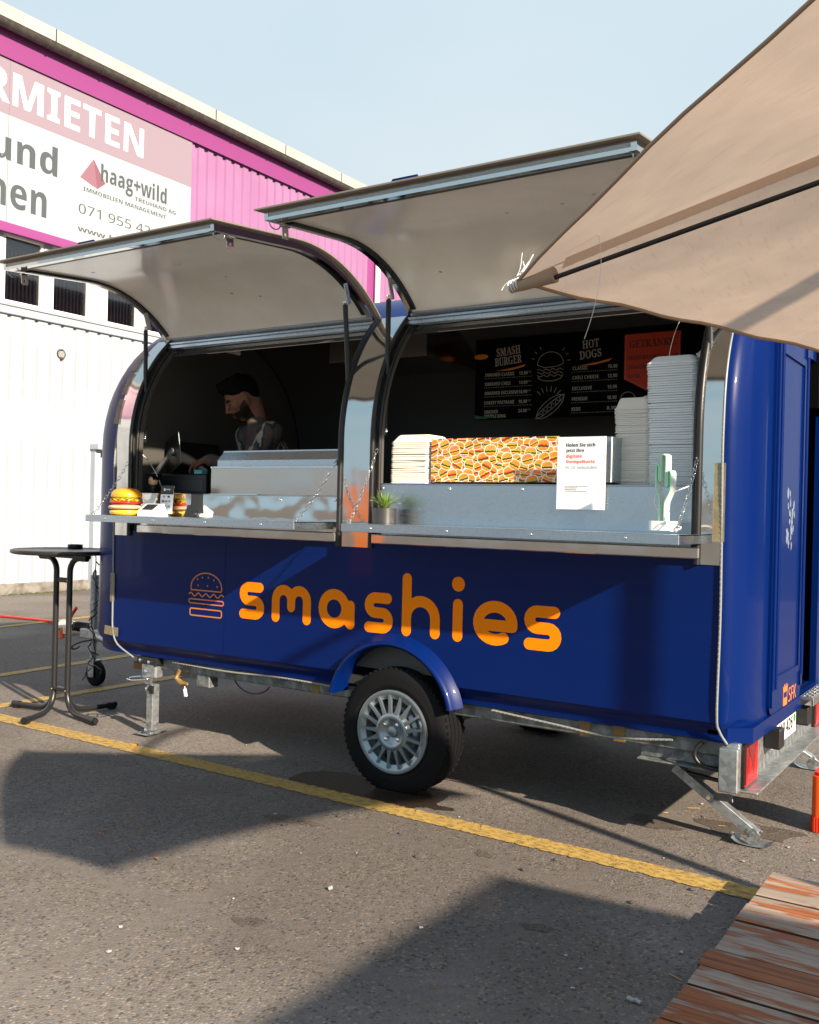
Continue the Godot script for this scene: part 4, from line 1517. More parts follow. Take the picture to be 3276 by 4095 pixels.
func flap(T: Node3D, x0: float, x1: float, called: String, spread: float):
	var piv := Vector2(-RA + cos(deg_to_rad(TH0)) * RA, YA + sin(deg_to_rad(TH0)) * RA)
	var ang := deg_to_rad(84.5)
	# section coordinates are (z, y): the front edge swings out (+z) and up
	var pr := turned(flap_profile(1.13), piv, ang)
	var n: int = pr[0].size() - 1
	var sk := MB.new()
	var lip := turned(flap_profile(1.095), piv, ang)
	sk.sheet(lip[0], lip[1], 0.012, 0.018, x0 - 0.022, x1 + 0.022)
	var root := put(sk, called, M.flap_skin, T)
	# lining
	var ln := MB.new()
	ln.sheet(pr[0].slice(0, n + 1), pr[1].slice(0, n + 1), -0.012, 0.010, x0 + 0.02, x1 - 0.02)
	put(ln, "lining", M.flap_lining, root)
	# side ribs, front and hinge rails
	for e in [[x0, x0 + 0.026], [x1 - 0.026, x1]]:
		var rb := MB.new()
		rb.sheet(pr[0], pr[1], -0.024, 0.0115, e[0], e[1])
		put(rb, "side_rail", M.polished_steel, root)
	var fe := MB.new()
	fe.sheet(pr[0].slice(0, 2), pr[1].slice(0, 2), -0.030, 0.0112, x0 + 0.026, x1 - 0.026)
	var m := MB.new()
	var a0: Vector2 = pr[0][0]
	var a1: Vector2 = a0.lerp(pr[0][1], 0.30)
	m.sheet(PackedVector2Array([a0, a1]), PackedVector2Array([pr[1][0], pr[1][1]]), -0.026, 0.0112, x0 + 0.026, x1 - 0.026)
	put(m, "rim_rail", M.polished_steel, root)
	var h := MB.new()
	h.sheet(PackedVector2Array([pr[0][n - 1].lerp(pr[0][n], 0.4), pr[0][n]]), PackedVector2Array([pr[1][n - 1], pr[1][n]]), -0.024, 0.0112, x0 + 0.026, x1 - 0.026)
	put(h, "hinge_rail", M.brushed_steel, root)
	# black gasket just inside the rails
	var gk := MB.new()
	var q0: Vector2 = a0.lerp(pr[0][1], 0.31)
	var q1: Vector2 = a0.lerp(pr[0][1], 0.50)
	gk.sheet(PackedVector2Array([q0, q1]), PackedVector2Array([pr[1][0], pr[1][1]]), -0.026, -0.0125, x0 + 0.026, x1 - 0.026)
	for e in [[x0 + 0.0265, x0 + 0.050], [x1 - 0.050, x1 - 0.0265]]:
		gk.sheet(pr[0].slice(1, n), pr[1].slice(1, n), -0.024, -0.0125, e[0], e[1])
	put(gk, "gasket", M.black_rubber, root)
	# catch plates and pull rings near the front, strut lugs near the hinge
	for sx in [x0 + 0.017, x1 - 0.017]:
		var ct := MB.new()
		var p1: Vector2 = pr[0][0].lerp(pr[0][4], 0.22)
		var nn: Vector2 = pr[1][1]
		var base := Vector3(sx, p1.y - nn.y * 0.03, p1.x - nn.x * 0.03)
		var dn := Vector3(0, -nn.y, -nn.x)
		var fw := Vector3(0, nn.x, -nn.y).normalized()
		var hole := []
		var poly := rect(-0.02, 0.0, 0.02, 0.052, 0.006)
		for half in [rect(-1, -1, 0, 1), rect(0, -1, 1, 1)]:
			for w in Geometry2D.intersect_polygons(poly, half):
				for v in Geometry2D.clip_polygons(w, disc(Vector2(0, 0.034), 0.007, 14)):
					ct.extrude(v, Transform3D(Basis(fw, dn, fw.cross(dn)), base), -0.0015, 0.0015)
		ct.box(base + dn * 0.002, Vector3(0.03, 0.004, 0.04), 0.001)
		put(ct, "catch_plate", M.polished_steel, root)
		var rg := MB.new()
		rg.tube(ring(base + fw * -0.065, fw, dn, 0.034, 0.022, 14, 0.0, PI), 0.0028, 6)
		put(rg, "pull_ring", M.brushed_steel, root)
	for o in [root] + root.get_children():
		skew_flap(o, x0, x1, piv.x, pr[0][0].x, spread)
	var hd := MB.new()
	var hx := lerpf(x0, x1, 0.40)
	var top: Vector2 = lip[0][0].lerp(lip[0][1], 0.25) + lip[1][0] * 0.03
	hd.tube(PackedVector3Array([Vector3(hx, top.y - 0.014, top.x), Vector3(hx + 0.008, top.y, top.x), Vector3(hx + 0.11, top.y, top.x), Vector3(hx + 0.118, top.y - 0.014, top.x)]), 0.006, 8)
	put(hd, "lift_handle", M.blue_paint, root)
	# paint chips on the lining
	var rng := RandomNumberGenerator.new()
	rng.seed = int(absf(x0) * 1000)
	var ch := MB.new()
	for k in 5:
		var i := rng.randi_range(3, n - 3)
		var c3 := Vector3(rng.randf_range(x0 + 0.2, x1 - 0.2), 0, 0)
		var pp: Vector2 = pr[0][i] - pr[1][i] * 0.0125
		var tg := Vector3(0, pr[1][i].x, -pr[1][i].y)
		var poly := PackedVector2Array()
		for q in 7:
			poly.append(Vector2(cos(TAU * q / 7) * 1.5, sin(TAU * q / 7)) * rng.randf_range(0.003, 0.009))
		ch.extrude(poly, Transform3D(Basis(Vector3.RIGHT, tg, Vector3.RIGHT.cross(tg)), Vector3(c3.x, pp.y, pp.x)), -0.0006, 0.0006)
	put(ch, "paint_chip", M.light_ink, root)

func shelf(T: Node3D, x0: float, x1: float):
	var s := MB.new()
	s.box(Vector3((x0 + x1) / 2, 1.2335, 0.148), Vector3(x1 - x0, 0.005, 0.30), 0.001)
	s.box(Vector3((x0 + x1) / 2, 1.218, 0.298), Vector3(x1 - x0, 0.036, 0.004), 0.001)
	for x in [x0 + 0.002, x1 - 0.002]:
		s.box(Vector3(x, 1.218, 0.148), Vector3(0.004, 0.036, 0.296), 0.001)
	var sh := put(s, "fold_down_shelf", M.brushed_steel, T)
	var sc := MB.new()
	for k in 4:
		sc.lathe(PackedVector2Array([Vector2(0.006, 0), Vector2(0.005, 0.003), Vector2(0, 0.004)]), 8, Transform3D(Basis(Vector3.RIGHT, PI / 2), Vector3(lerpf(x0 + 0.16, x1 - 0.2, k / 3.0), 1.218, 0.300)))
	put(sc, "screw", M.chrome, sh)

func chain(T: Node3D, a: Vector3, b: Vector3, lm: Mesh):
	var ck := MB.new()
	ck.tube(ring(a + Vector3(0, 0.004, 0), Vector3(1, 0, 0), Vector3(0, 1, 0), 0.009, 0.009, 10), 0.002, 6)
	var c := put(ck, "chain", M.chrome, T)
	var n := int((b - a).length() / 0.0225)
	var d := (b - a).normalized()
	var s := d.cross(Vector3.BACK).normalized()
	for i in n:
		var t := (i + 0.5) / n
		var p := a.lerp(b, t) + Vector3(0, -0.022 * 4 * t * (1 - t), 0)
		var u := s if i % 2 else s.cross(d)
		u = (u + (s.cross(d) if i % 2 else -s) * 0.45).normalized()
		var o := shared(lm, "chain_link", c, Transform3D())
		o.global_transform = Transform3D(Basis(u, d, u.cross(d)), p)

func lettering(T: Node3D):
	var r := 0.0252
	var top := 0.19 - r
	var bot := r
	var fn_s := func(w: float) -> Array:
		var q := (top - bot) / 4.0
		var l := PackedVector2Array([Vector2(w - r - 0.008, top)])
		l.append_array(arc(Vector2(r + q, top - q), q, 90, 270, 8))
		l.append_array(arc(Vector2(w - r - q, top - 3 * q), q, 90, -90, 8))
		l.append(Vector2(r, bot))
		return [l]
	var L := {}
	L["m"] = func(w: float) -> Array:
		var q := (w - 2 * r) / 4.0
		var a := PackedVector2Array([Vector2(r, r)])
		a.append_array(arc(Vector2(r + q, top - q), q, 180, 0, 10))
		a.append(Vector2(r + 2 * q, 0.082))
		var c := PackedVector2Array()
		c.append_array(arc(Vector2(r + 3 * q, top - q), q, 180, 0, 10))
		c.append(Vector2(w - r, r))
		return [a, c]
	L["a"] = func(w: float) -> Array:
		var R := 0.095 - r
		var c := arc(Vector2(r + R + 0.004, 0.095), R, 3, 357, 26)
		var s := PackedVector2Array([Vector2(w - r, 0.115), Vector2(w - r, r + 0.002)])
		var k := PackedVector2Array([Vector2(r + R * 1.9, 0.062), Vector2(w - r, r + 0.002)])
		return [c, s, k]
	L["h"] = func(w: float) -> Array:
		var q := (w - 2 * r) / 2.0
		var a := PackedVector2Array([Vector2(r, r), Vector2(r, 0.29 - r)])
		var c := PackedVector2Array([Vector2(r, 0.06)])
		c.append_array(arc(Vector2(r + q, top - q), q, 180, 0, 12))
		c.append(Vector2(w - r, r))
		return [a, c]
	L["e"] = func(w: float) -> Array:
		var rx := w / 2 - r
		var p := PackedVector2Array([Vector2(r + 0.01, 0.088), Vector2(w - r, 0.088)])
		for i in 25:
			var a := deg_to_rad(lerpf(-4, 300, i / 24.0))
			p.append(Vector2(w / 2 + cos(a) * rx, 0.098 + sin(a) * (0.0955 - r) * 1.02))
		return [p]
	for e in [["s", -3.473, 0.169], ["m", -3.252, 0.252], ["a", -2.955, 0.222], ["s", -2.674, 0.162], ["h", -2.462, 0.205], ["i", -2.195, 0.061], ["e", -2.085, 0.217], ["s", -1.836, 0.172]]:
		var b := MB.new()
		var lines: Array
		if e[0] == "s":
			lines = fn_s.call(e[2])
		elif e[0] == "i":
			lines = [PackedVector2Array([Vector2(0.0305, r), Vector2(0.0305, top)])]
		else:
			lines = L[e[0]].call(e[2])
		var polys := strokes(lines, r)
		if e[0] == "i":
			polys.append(disc(Vector2(0.0305, 0.256), 0.033, 22))
		for p in polys:
			b.extrude(p, xy(Vector3(e[1], 0.722, 0)), 0.0003, 0.0012)
		put(b, "letter", M.orange_vinyl, T)
	# burger mark in thin line
	var lg := MB.new()
	var x0 := -3.83
	var lines := []
	var bun := PackedVector2Array()
	for i in 21:
		var a := PI * i / 20.0
		bun.append(Vector2(x0 + 0.115 + cos(a) * 0.113, 0.862 + sin(a) * 0.078))
	bun.append(Vector2(x0 + 0.004, 0.846))
	bun.append(Vector2(x0 + 0.226, 0.846))
	bun.append(bun[0])
	lines.append(bun)
	var wave := PackedVector2Array()
	for i in 41:
		wave.append(Vector2(x0 - 0.012 + 0.254 * i / 40.0, 0.822 + 0.009 * sin(i / 40.0 * TAU * 4.5)))
	lines.append(wave)
	for e in [[0.775, 0.797, -0.012, 0.242], [0.710, 0.747, -0.002, 0.230]]:
		var rr := rect(x0 + e[2], e[0], x0 + e[3], e[1], 0.010)
		rr.append(rr[0])
		lines.append(rr)
	for l in lines:
		for i in l.size() - 1:
			var a: Vector2 = l[i]
			var c: Vector2 = l[i + 1]
			var s := (c - a).orthogonal().normalized() * 0.0033
			lg.extrude(PackedVector2Array([a + s, c + s, c - s, a - s]), xy(), 0.0003, 0.0010 + 0.00002 * (i % 7))
	for e in [[0.05, 0.905], [0.085, 0.915], [0.13, 0.917], [0.17, 0.905], [0.195, 0.872], [0.055, 0.872], [0.125, 0.872]]:
		lg.extrude(disc(Vector2(x0 + e[0], e[1]), 0.0045, 8), xy(), 0.0003, 0.0012)
	put(lg, "burger_mark", M.thin_orange_vinyl, T)

func led_run(T: Node3D, pts: Array):
	var c := Curve3D.new()
	for i in pts.size():
		var tg: Vector3 = (pts[mini(i + 1, pts.size() - 1)] - pts[maxi(i - 1, 0)]) * 0.17
		c.add_point(pts[i], -tg, tg)
	var path := c.tessellate_even_length(4, 0.03)
	var b := MB.new()
	b.tube(path, 0.0052, 6)
	var o := put(b, "light_tape", M.led_tape, T)
	var ch := MB.new()
	var l := c.get_baked_length()
	var n := int(l / 0.021)
	for i in n:
		var p := c.sample_baked(i * 0.021)
		ch.box(p + Vector3(0, 0, 0.0052), Vector3(0.004, 0.005, 0.0015), 0.0)
	put(ch, "light_chips", M.led_chip, o).set_meta("kind", "stuff")

func chassis(T: Node3D):
	for zz in [-0.10, -1.58]:
		var r := MB.new()
		r.box(Vector3(-2.6, 0.407, zz), Vector3(3.3, 0.062, 0.05), 0.006)
		put(r, "side_rail", M.weathered_steel, T)
	var cr := MB.new()
	for x in [-4.0, -3.2, -1.6, -1.12]:
		cr.box(Vector3(x, 0.40, -0.84), Vector3(0.05, 0.06, 1.45), 0.005)
	cr.box(Vector3(-2.48, 0.268, -0.84), Vector3(0.07, 0.07, 1.36), 0.008)
	cr.box(Vector3(-3.8, 0.345, -0.11), Vector3(0.10, 0.07, 0.07), 0.005)
	cr.box(Vector3(-3.95, 0.365, -0.16), Vector3(0.26, 0.05, 0.09), 0.01)
	put(cr, "cross_member", M.weathered_steel, T)
	var rbx := MB.new()
	rbx.box(Vector3(-1.185, 0.362, -0.12), Vector3(0.33, 0.075, 0.04), 0.006)
	rbx.box(Vector3(-1.185, 0.322, -0.10), Vector3(0.33, 0.008, 0.08), 0.003)
	put(rbx, "corner_bracket", M.weathered_steel, T)
	var un := MB.new()
	un.box(Vector3(-2.7, 0.462, -0.84), Vector3(3.4, 0.02, 1.56), 0.004)
	put(un, "floor_underside", M.dark_floor, T)
	for x in [-3.02, -1.58, -1.43]:
		var tp := MB.new()
		tp.box(Vector3(x, 0.408, -0.0735), Vector3(0.05, 0.068, 0.003), 0.001, Basis(Vector3.BACK, 0.05))
		put(tp, "brown_tape", M.brown_tape, T)
	# drawbar, coupling, jockey wheel
	var db := MB.new()
	db.tube(PackedVector3Array([Vector3(-4.3, 0.385, -0.22), Vector3(-5.58, 0.36, -0.80)]), 0.032, 4)
	db.tube(PackedVector3Array([Vector3(-4.3, 0.385, -1.46), Vector3(-5.58, 0.36, -0.88)]), 0.032, 4)
	db.box(Vector3(-5.60, 0.37, -0.84), Vector3(0.26, 0.07, 0.13), 0.008)
	put(db, "drawbar", M.galvanised_steel, T)
	var cp := MB.new()
	cp.tube(PackedVector3Array([Vector3(-5.70, 0.402, -0.84), Vector3(-5.86, 0.402, -0.84)]), PackedFloat32Array([0.030, 0.026]), 14)
	for k in 6:
		cp.tube(ring(Vector3(-5.72 - k * 0.022, 0.402, -0.84), Vector3.UP, Vector3.BACK, 0.030, 0.030, 14), 0.006, 6)
	put(cp, "bellows", M.black_rubber, T)
	var hd := MB.new()
	hd.tube(PackedVector3Array([Vector3(-5.86, 0.40, -0.84), Vector3(-5.93, 0.405, -0.84), Vector3(-6.0, 0.395, -0.84), Vector3(-6.03, 0.385, -0.84)]), PackedFloat32Array([0.034, 0.038, 0.042, 0.028]), 14)
	hd.box(Vector3(-5.90, 0.365, -0.84), Vector3(0.10, 0.06, 0.09), 0.01)
	var cpl := put(hd, "hitch_coupling", M.chrome, T)
	var hn := MB.new()
	hn.tube(PackedVector3Array([Vector3(-5.93, 0.43, -0.84), Vector3(-5.905, 0.48, -0.84), Vector3(-5.85, 0.535, -0.84)]), PackedFloat32Array([0.012, 0.014, 0.012]), 8)
	put(hn, "red_grip", M.red_plastic, cpl)
	var pg := MB.new()
	pg.lathe(PackedVector2Array([Vector2(0.0, -0.03), Vector2(0.022, -0.03), Vector2(0.022, 0.02), Vector2(0.0, 0.024)]), 12, Transform3D(Basis(Vector3.BACK, 0.4), Vector3(-5.985, 0.335, -0.82)))
	put(pg, "orange_plug", M.orange_plastic, cpl)
	var jt := MB.new()
	jt.rod(Vector3(-5.655, 0.30, -0.84), Vector3(-5.655, 0.785, -0.84), 0.030, 18)
	jt.rod(Vector3(-5.655, 0.785, -0.84), Vector3(-5.655, 0.812, -0.84), 0.012, 10)
	jt.rod(Vector3(-5.655, 0.15, -0.84), Vector3(-5.655, 0.32, -0.84), 0.024, 16)
	jt.lathe(PackedVector2Array([Vector2(0.03, -0.02), Vector2(0.05, -0.02), Vector2(0.05, 0.02), Vector2(0.03, 0.02)]), 16, Transform3D(Basis.IDENTITY, Vector3(-5.655, 0.35, -0.84)))
	var jk := put(jt, "jockey_wheel", M.galvanised_steel, T)
	var fk := MB.new()
	for sz in [-0.035, 0.035]:
		fk.box(Vector3(-5.635, 0.12, -0.84 + sz), Vector3(0.06, 0.12, 0.006), 0.003)
	fk.box(Vector3(-5.645, 0.175, -0.84), Vector3(0.07, 0.012, 0.076), 0.003)
	put(fk, "fork", M.galvanised_steel, jk)
	var jw := MB.new()
	jw.lathe(PackedVector2Array([Vector2(0.03, -0.026), Vector2(0.075, -0.026), Vector2(0.085, -0.018), Vector2(0.085, 0.018), Vector2(0.075, 0.026), Vector2(0.03, 0.026)]), 22, Transform3D(Basis(Vector3.RIGHT, PI / 2), Vector3(-5.62, 0.085, -0.84)))
	put(jw, "small_tyre", M.tyre_rubber, jk)
	# prop stands at the front corner
	var st := MB.new()
	st.box(Vector3(-4.17, 0.158, -0.06), Vector3(0.052, 0.26, 0.052), 0.004)
	st.extrude(PackedVector2Array([Vector2(-0.045, 0.385), Vector2(-0.045, 0.31), Vector2(-0.018, 0.27), Vector2(0.026, 0.27), Vector2(0.026, 0.30), Vector2(0.045, 0.33), Vector2(0.045, 0.385)]), xy(Vector3(-4.185, 0.02, -0.035)), -0.008, 0.006)
	st.box(Vector3(-4.145, 0.37, -0.07), Vector3(0.03, 0.10, 0.06), 0.01)
	var stand := put(st, "prop_stand", M.galvanised_steel, T)
	var sb := MB.new()
	sb.box(Vector3(-4.19, 0.42, -0.05), Vector3(0.16, 0.04, 0.05), 0.003)
	sb.box(Vector3(-4.153, 0.262, -0.033), Vector3(0.03, 0.045, 0.012), 0.002)
	put(sb, "black_bracket", M.black_metal, stand)
	var sbt := MB.new()
	for e in [[-4.235, 0.42, -0.024], [-4.165, 0.415, -0.024], [-4.19, 0.36, -0.026], [-4.185, 0.262, -0.03], [-4.185, 0.03, -0.03]]:
		sbt = MB.new()
		sbt.lathe(PackedVector2Array([Vector2(0.011, 0), Vector2(0.011, 0.007), Vector2(0.008, 0.010), Vector2(0, 0.011)]), 6, Transform3D(Basis(Vector3.RIGHT, PI / 2), Vector3(e[0], e[1], e[2])))
		put(sbt, "bolt", M.chrome, stand)
	var u := MB.new()
	u.tube(PackedVector3Array([Vector3(-4.15, 0.335, -0.02), Vector3(-4.21, 0.335, 0.0), Vector3(-4.26, 0.328, 0.03), Vector3(-4.255, 0.322, 0.055), Vector3(-4.20, 0.322, 0.065), Vector3(-4.14, 0.328, 0.035), Vector3(-4.13, 0.333, 0.0)]), 0.0055, 8)
	u.tube(PackedVector3Array([Vector3(-4.20, 0.337, 0.0), Vector3(-4.16, 0.335, 0.045)]), 0.004, 6)
	put(u, "handle_bar", M.chrome, stand)
	var bp := MB.new()
	var rows := []
	for i in 9:
		var row := PackedVector3Array()
		for j in 9:
			var fx := -1.0 + i / 4.0
			var fz := -1.0 + j / 4.0
			row.append(Vector3(-4.19 + fx * 0.058, 0.005 + 0.016 * pow(maxf(absf(fx), absf(fz)), 4) * (1.0 if fz < 0 else 0.5), -0.075 + fz * 0.085))
		rows.append(row)
	bp.grid(rows, false)
	bp.box(Vector3(-4.178, 0.02, -0.06), Vector3(0.03, 0.03, 0.04), 0.003)
	put(bp, "foot_plate", M.galvanised_steel, stand)
	# rear corner steadies, rear beam, lights, plate
	steady(T, Vector3(-1.235, 0.248, -0.27), Vector3(-0.935, 0.05, -0.27), Vector3(-1.0, 0.20, -0.16))
	steady(T, Vector3(-1.235, 0.248, -1.50), Vector3(-0.98, 0.05, -1.68), Vector3(-1.0, 0.20, -1.58))
	var bm := MB.new()
	bm.box(Vector3(-0.965, 0.352, -0.82), Vector3(0.05, 0.18, 1.56), 0.004)
	bm.box(Vector3(-0.925, 0.266, -0.84), Vector3(0.11, 0.007, 1.60), 0.002)
	bm.box(Vector3(-0.972, 0.345, -0.028), Vector3(0.072, 0.166, 0.05), 0.004)
	var beam := put(bm, "bumper_beam", M.galvanised_steel, T)
	for zc in [-0.16, -1.52]:
		var tl := MB.new()
		tl.extrude(rect(-0.10, -0.085, 0.10, 0.085, 0.02), facing_x(Vector3(-0.94, 0.352, zc)), 0.0, 0.014, 0.7)
		var lamp := put(tl, "tail_light", M.black_plastic, T)
		var t1 := MB.new()
		t1.extrude(PackedVector2Array([Vector2(-0.088, -0.074), Vector2(0.088, -0.074), Vector2(0.088, 0.074), Vector2(0.074, 0.074), Vector2(0.02, -0.05), Vector2(-0.03, 0.03)]), facing_x(Vector3(-0.94, 0.352, zc)), 0.014, 0.020)
		put(t1, "red_lens", M.red_lens, lamp)
		var t2 := MB.new()
		t2.extrude(PackedVector2Array([Vector2(-0.088, -0.068), Vector2(-0.034, 0.034), Vector2(-0.06, 0.074), Vector2(-0.088, 0.074)]), facing_x(Vector3(-0.94, 0.352, zc)), 0.014, 0.019)
		put(t2, "dark_lens", M.dark_red_lens, lamp)
		var t3 := MB.new()
		t3.extrude(PackedVector2Array([Vector2(-0.054, 0.074), Vector2(-0.028, 0.036), Vector2(0.019, -0.044), Vector2(0.068, 0.074)]), facing_x(Vector3(-0.94, 0.352, zc)), 0.014, 0.019)
		put(t3, "dark_lens", M.dark_red_lens, lamp)
	for zz in [-0.45, -1.02]:
		var k := MB.new()
		k.box(Vector3(-0.905, 0.40, zz), Vector3(0.07, 0.085, 0.07), 0.008)
		put(k, "plate_light", M.black_plastic, T)
	var pl := MB.new()
	pl.extrude(rect(0.50, 0.335, 0.97, 0.44, 0.006), facing_x(Vector3(-0.93, 0, 0)), 0.0, 0.006)
	var plate := put(pl, "number_plate", M.white_plastic, T)
	var tx := MB.new()
	tx.text("G·419 426", sans_bold, Vector3(-0.9235, 0.362, -0.53), Vector3(0, 0, -1), Vector3.UP, 0.37, 0.055)
	put(tx, "plate_lettering", M.ink, plate)
	var gr := MB.new()
	gr.extrude(disc(Vector2(0.935, 0.40), 0.02, 16), facing_x(Vector3(-0.93, 0, 0)), 0.006, 0.0072)
	put(gr, "green_seal", M.green_seal, plate)
	# wheels
	wheel(T, Vector3(-2.485, 0.278, 0.028), 1.0)
	wheel(T, Vector3(-2.485, 0.278, -1.708), -1.0)
	# loose leads under the body
	for e in [[Vector3(-3.62, 0.40, -0.12), Vector3(-3.58, 0.30, -0.10), Vector3(-3.40, 0.29, -0.10), Vector3(-3.36, 0.36, -0.12), 0.004], [Vector3(-1.08, 0.43, -0.05), Vector3(-1.14, 0.38, -0.03), Vector3(-1.10, 0.33, -0.03), Vector3(-1.02, 0.33, -0.06), 0.009], [Vector3(-5.6, 0.33, -0.78), Vector3(-5.8, 0.30, -0.70), Vector3(-5.75, 0.22, -0.72), Vector3(-5.7, 0.28, -0.76), 0.006]]:
		var ld := MB.new()
		ld.tube(bez(e[0], e[1], e[2], e[3], 14), e[4], 6)
		put(ld, "loose_lead", M.black_rubber, T)
	var yb := MB.new()
	yb.tube(PackedVector3Array([Vector3(-3.97, 0.39, -0.07), Vector3(-4.0, 0.34, -0.07), Vector3(-3.94, 0.315, -0.06), Vector3(-3.90, 0.32, -0.06)]), PackedFloat32Array([0.012, 0.014, 0.018, 0.008]), 6)
	put(yb, "taped_joint", M.brown_tape, T)
	var cn := MB.new()
	cn.box(Vector3(-3.915, 0.27, -0.06), Vector3(0.02, 0.045, 0.012), 0.003, Basis(Vector3.BACK, 0.25))
	cn.rod(Vector3(-3.925, 0.315, -0.06), Vector3(-3.918, 0.29, -0.06), 0.003, 6)
	put(cn, "clear_connector", M.white_plastic, T)
	var wd := MB.new()
	wd.box(Vector3(-4.30, 0.375, -0.10), Vector3(0.10, 0.04, 0.06), 0.003)
	put(wd, "wood_packer", M.brown_wood, T)

func steady(T: Node3D, top: Vector3, foot: Vector3, brace: Vector3):
	var b := MB.new()
	var d := (foot - top).normalized()
	var s := Vector3.BACK
	var n := s.cross(d).normalized()
	if n.y < 0:
		n = -n
	var bs := Basis(d, n, d.cross(n))
	var l := (foot - top).length()
	# open channel: web on top, two cheeks
	b.box(top.lerp(foot, 0.5) + n * 0.018, Vector3(l + 0.03, 0.004, 0.042), 0.001, bs)
	for e in [-0.021, 0.021]:
		b.box(top.lerp(foot, 0.5) + bs.z * e, Vector3(l + 0.05, 0.038, 0.004), 0.001, bs)
	var leg := put(b, "corner_steady", M.galvanised_steel, T)
	var br := MB.new()
	var j := top.lerp(foot, 0.42)
	br.box(j.lerp(brace, 0.5), Vector3((brace - j).length() + 0.03, 0.030, 0.005), 0.001, Basis((brace - j).normalized(), (brace - j).normalized().cross(Vector3.UP).cross((brace - j).normalized()).normalized(), (brace - j).normalized().cross(Vector3.UP).normalized()).orthonormalized())
	put(br, "brace", M.weathered_steel, leg)
	var sw := MB.new()
	sw.rod(top + Vector3(-0.02, 0.0, 0.0), Vector3(-1.0, top.y - 0.005, top.z + 0.06), 0.009, 10)
	put(sw, "screw_rod", M.black_metal, leg)
	var f := MB.new()
	var rows := []
	for i in 11:
		var row := PackedVector3Array()
		for k in 3:
			var fx := -1.0 + i / 5.0
			row.append(foot + Vector3(fx * 0.078, -foot.y + 0.006 + 0.02 * pow(absf(fx), 4.0), (k - 1) * 0.042))
		rows.append(row)
	f.grid(rows, true)
	for e in [-0.026, 0.026]:
		f.extrude(rect(-0.02, 0.0, 0.02, 0.065, 0.015), xy(Vector3(foot.x, 0.008, foot.z + e)), -0.002, 0.002)
	put(f, "foot", M.galvanised_steel, leg)
	var bo := MB.new()
	bo.rod(Vector3(foot.x, 0.05, foot.z - 0.034), Vector3(foot.x, 0.05, foot.z + 0.034), 0.009, 6)
	bo.rod(top + Vector3(0.01, 0.0, -0.03), top + Vector3(0.01, 0.0, 0.03), 0.011, 6)
	bo.rod(j + Vector3(0, 0, -0.03), j + Vector3(0, 0, 0.03), 0.010, 6)
	put(bo, "bolt", M.chrome, leg)

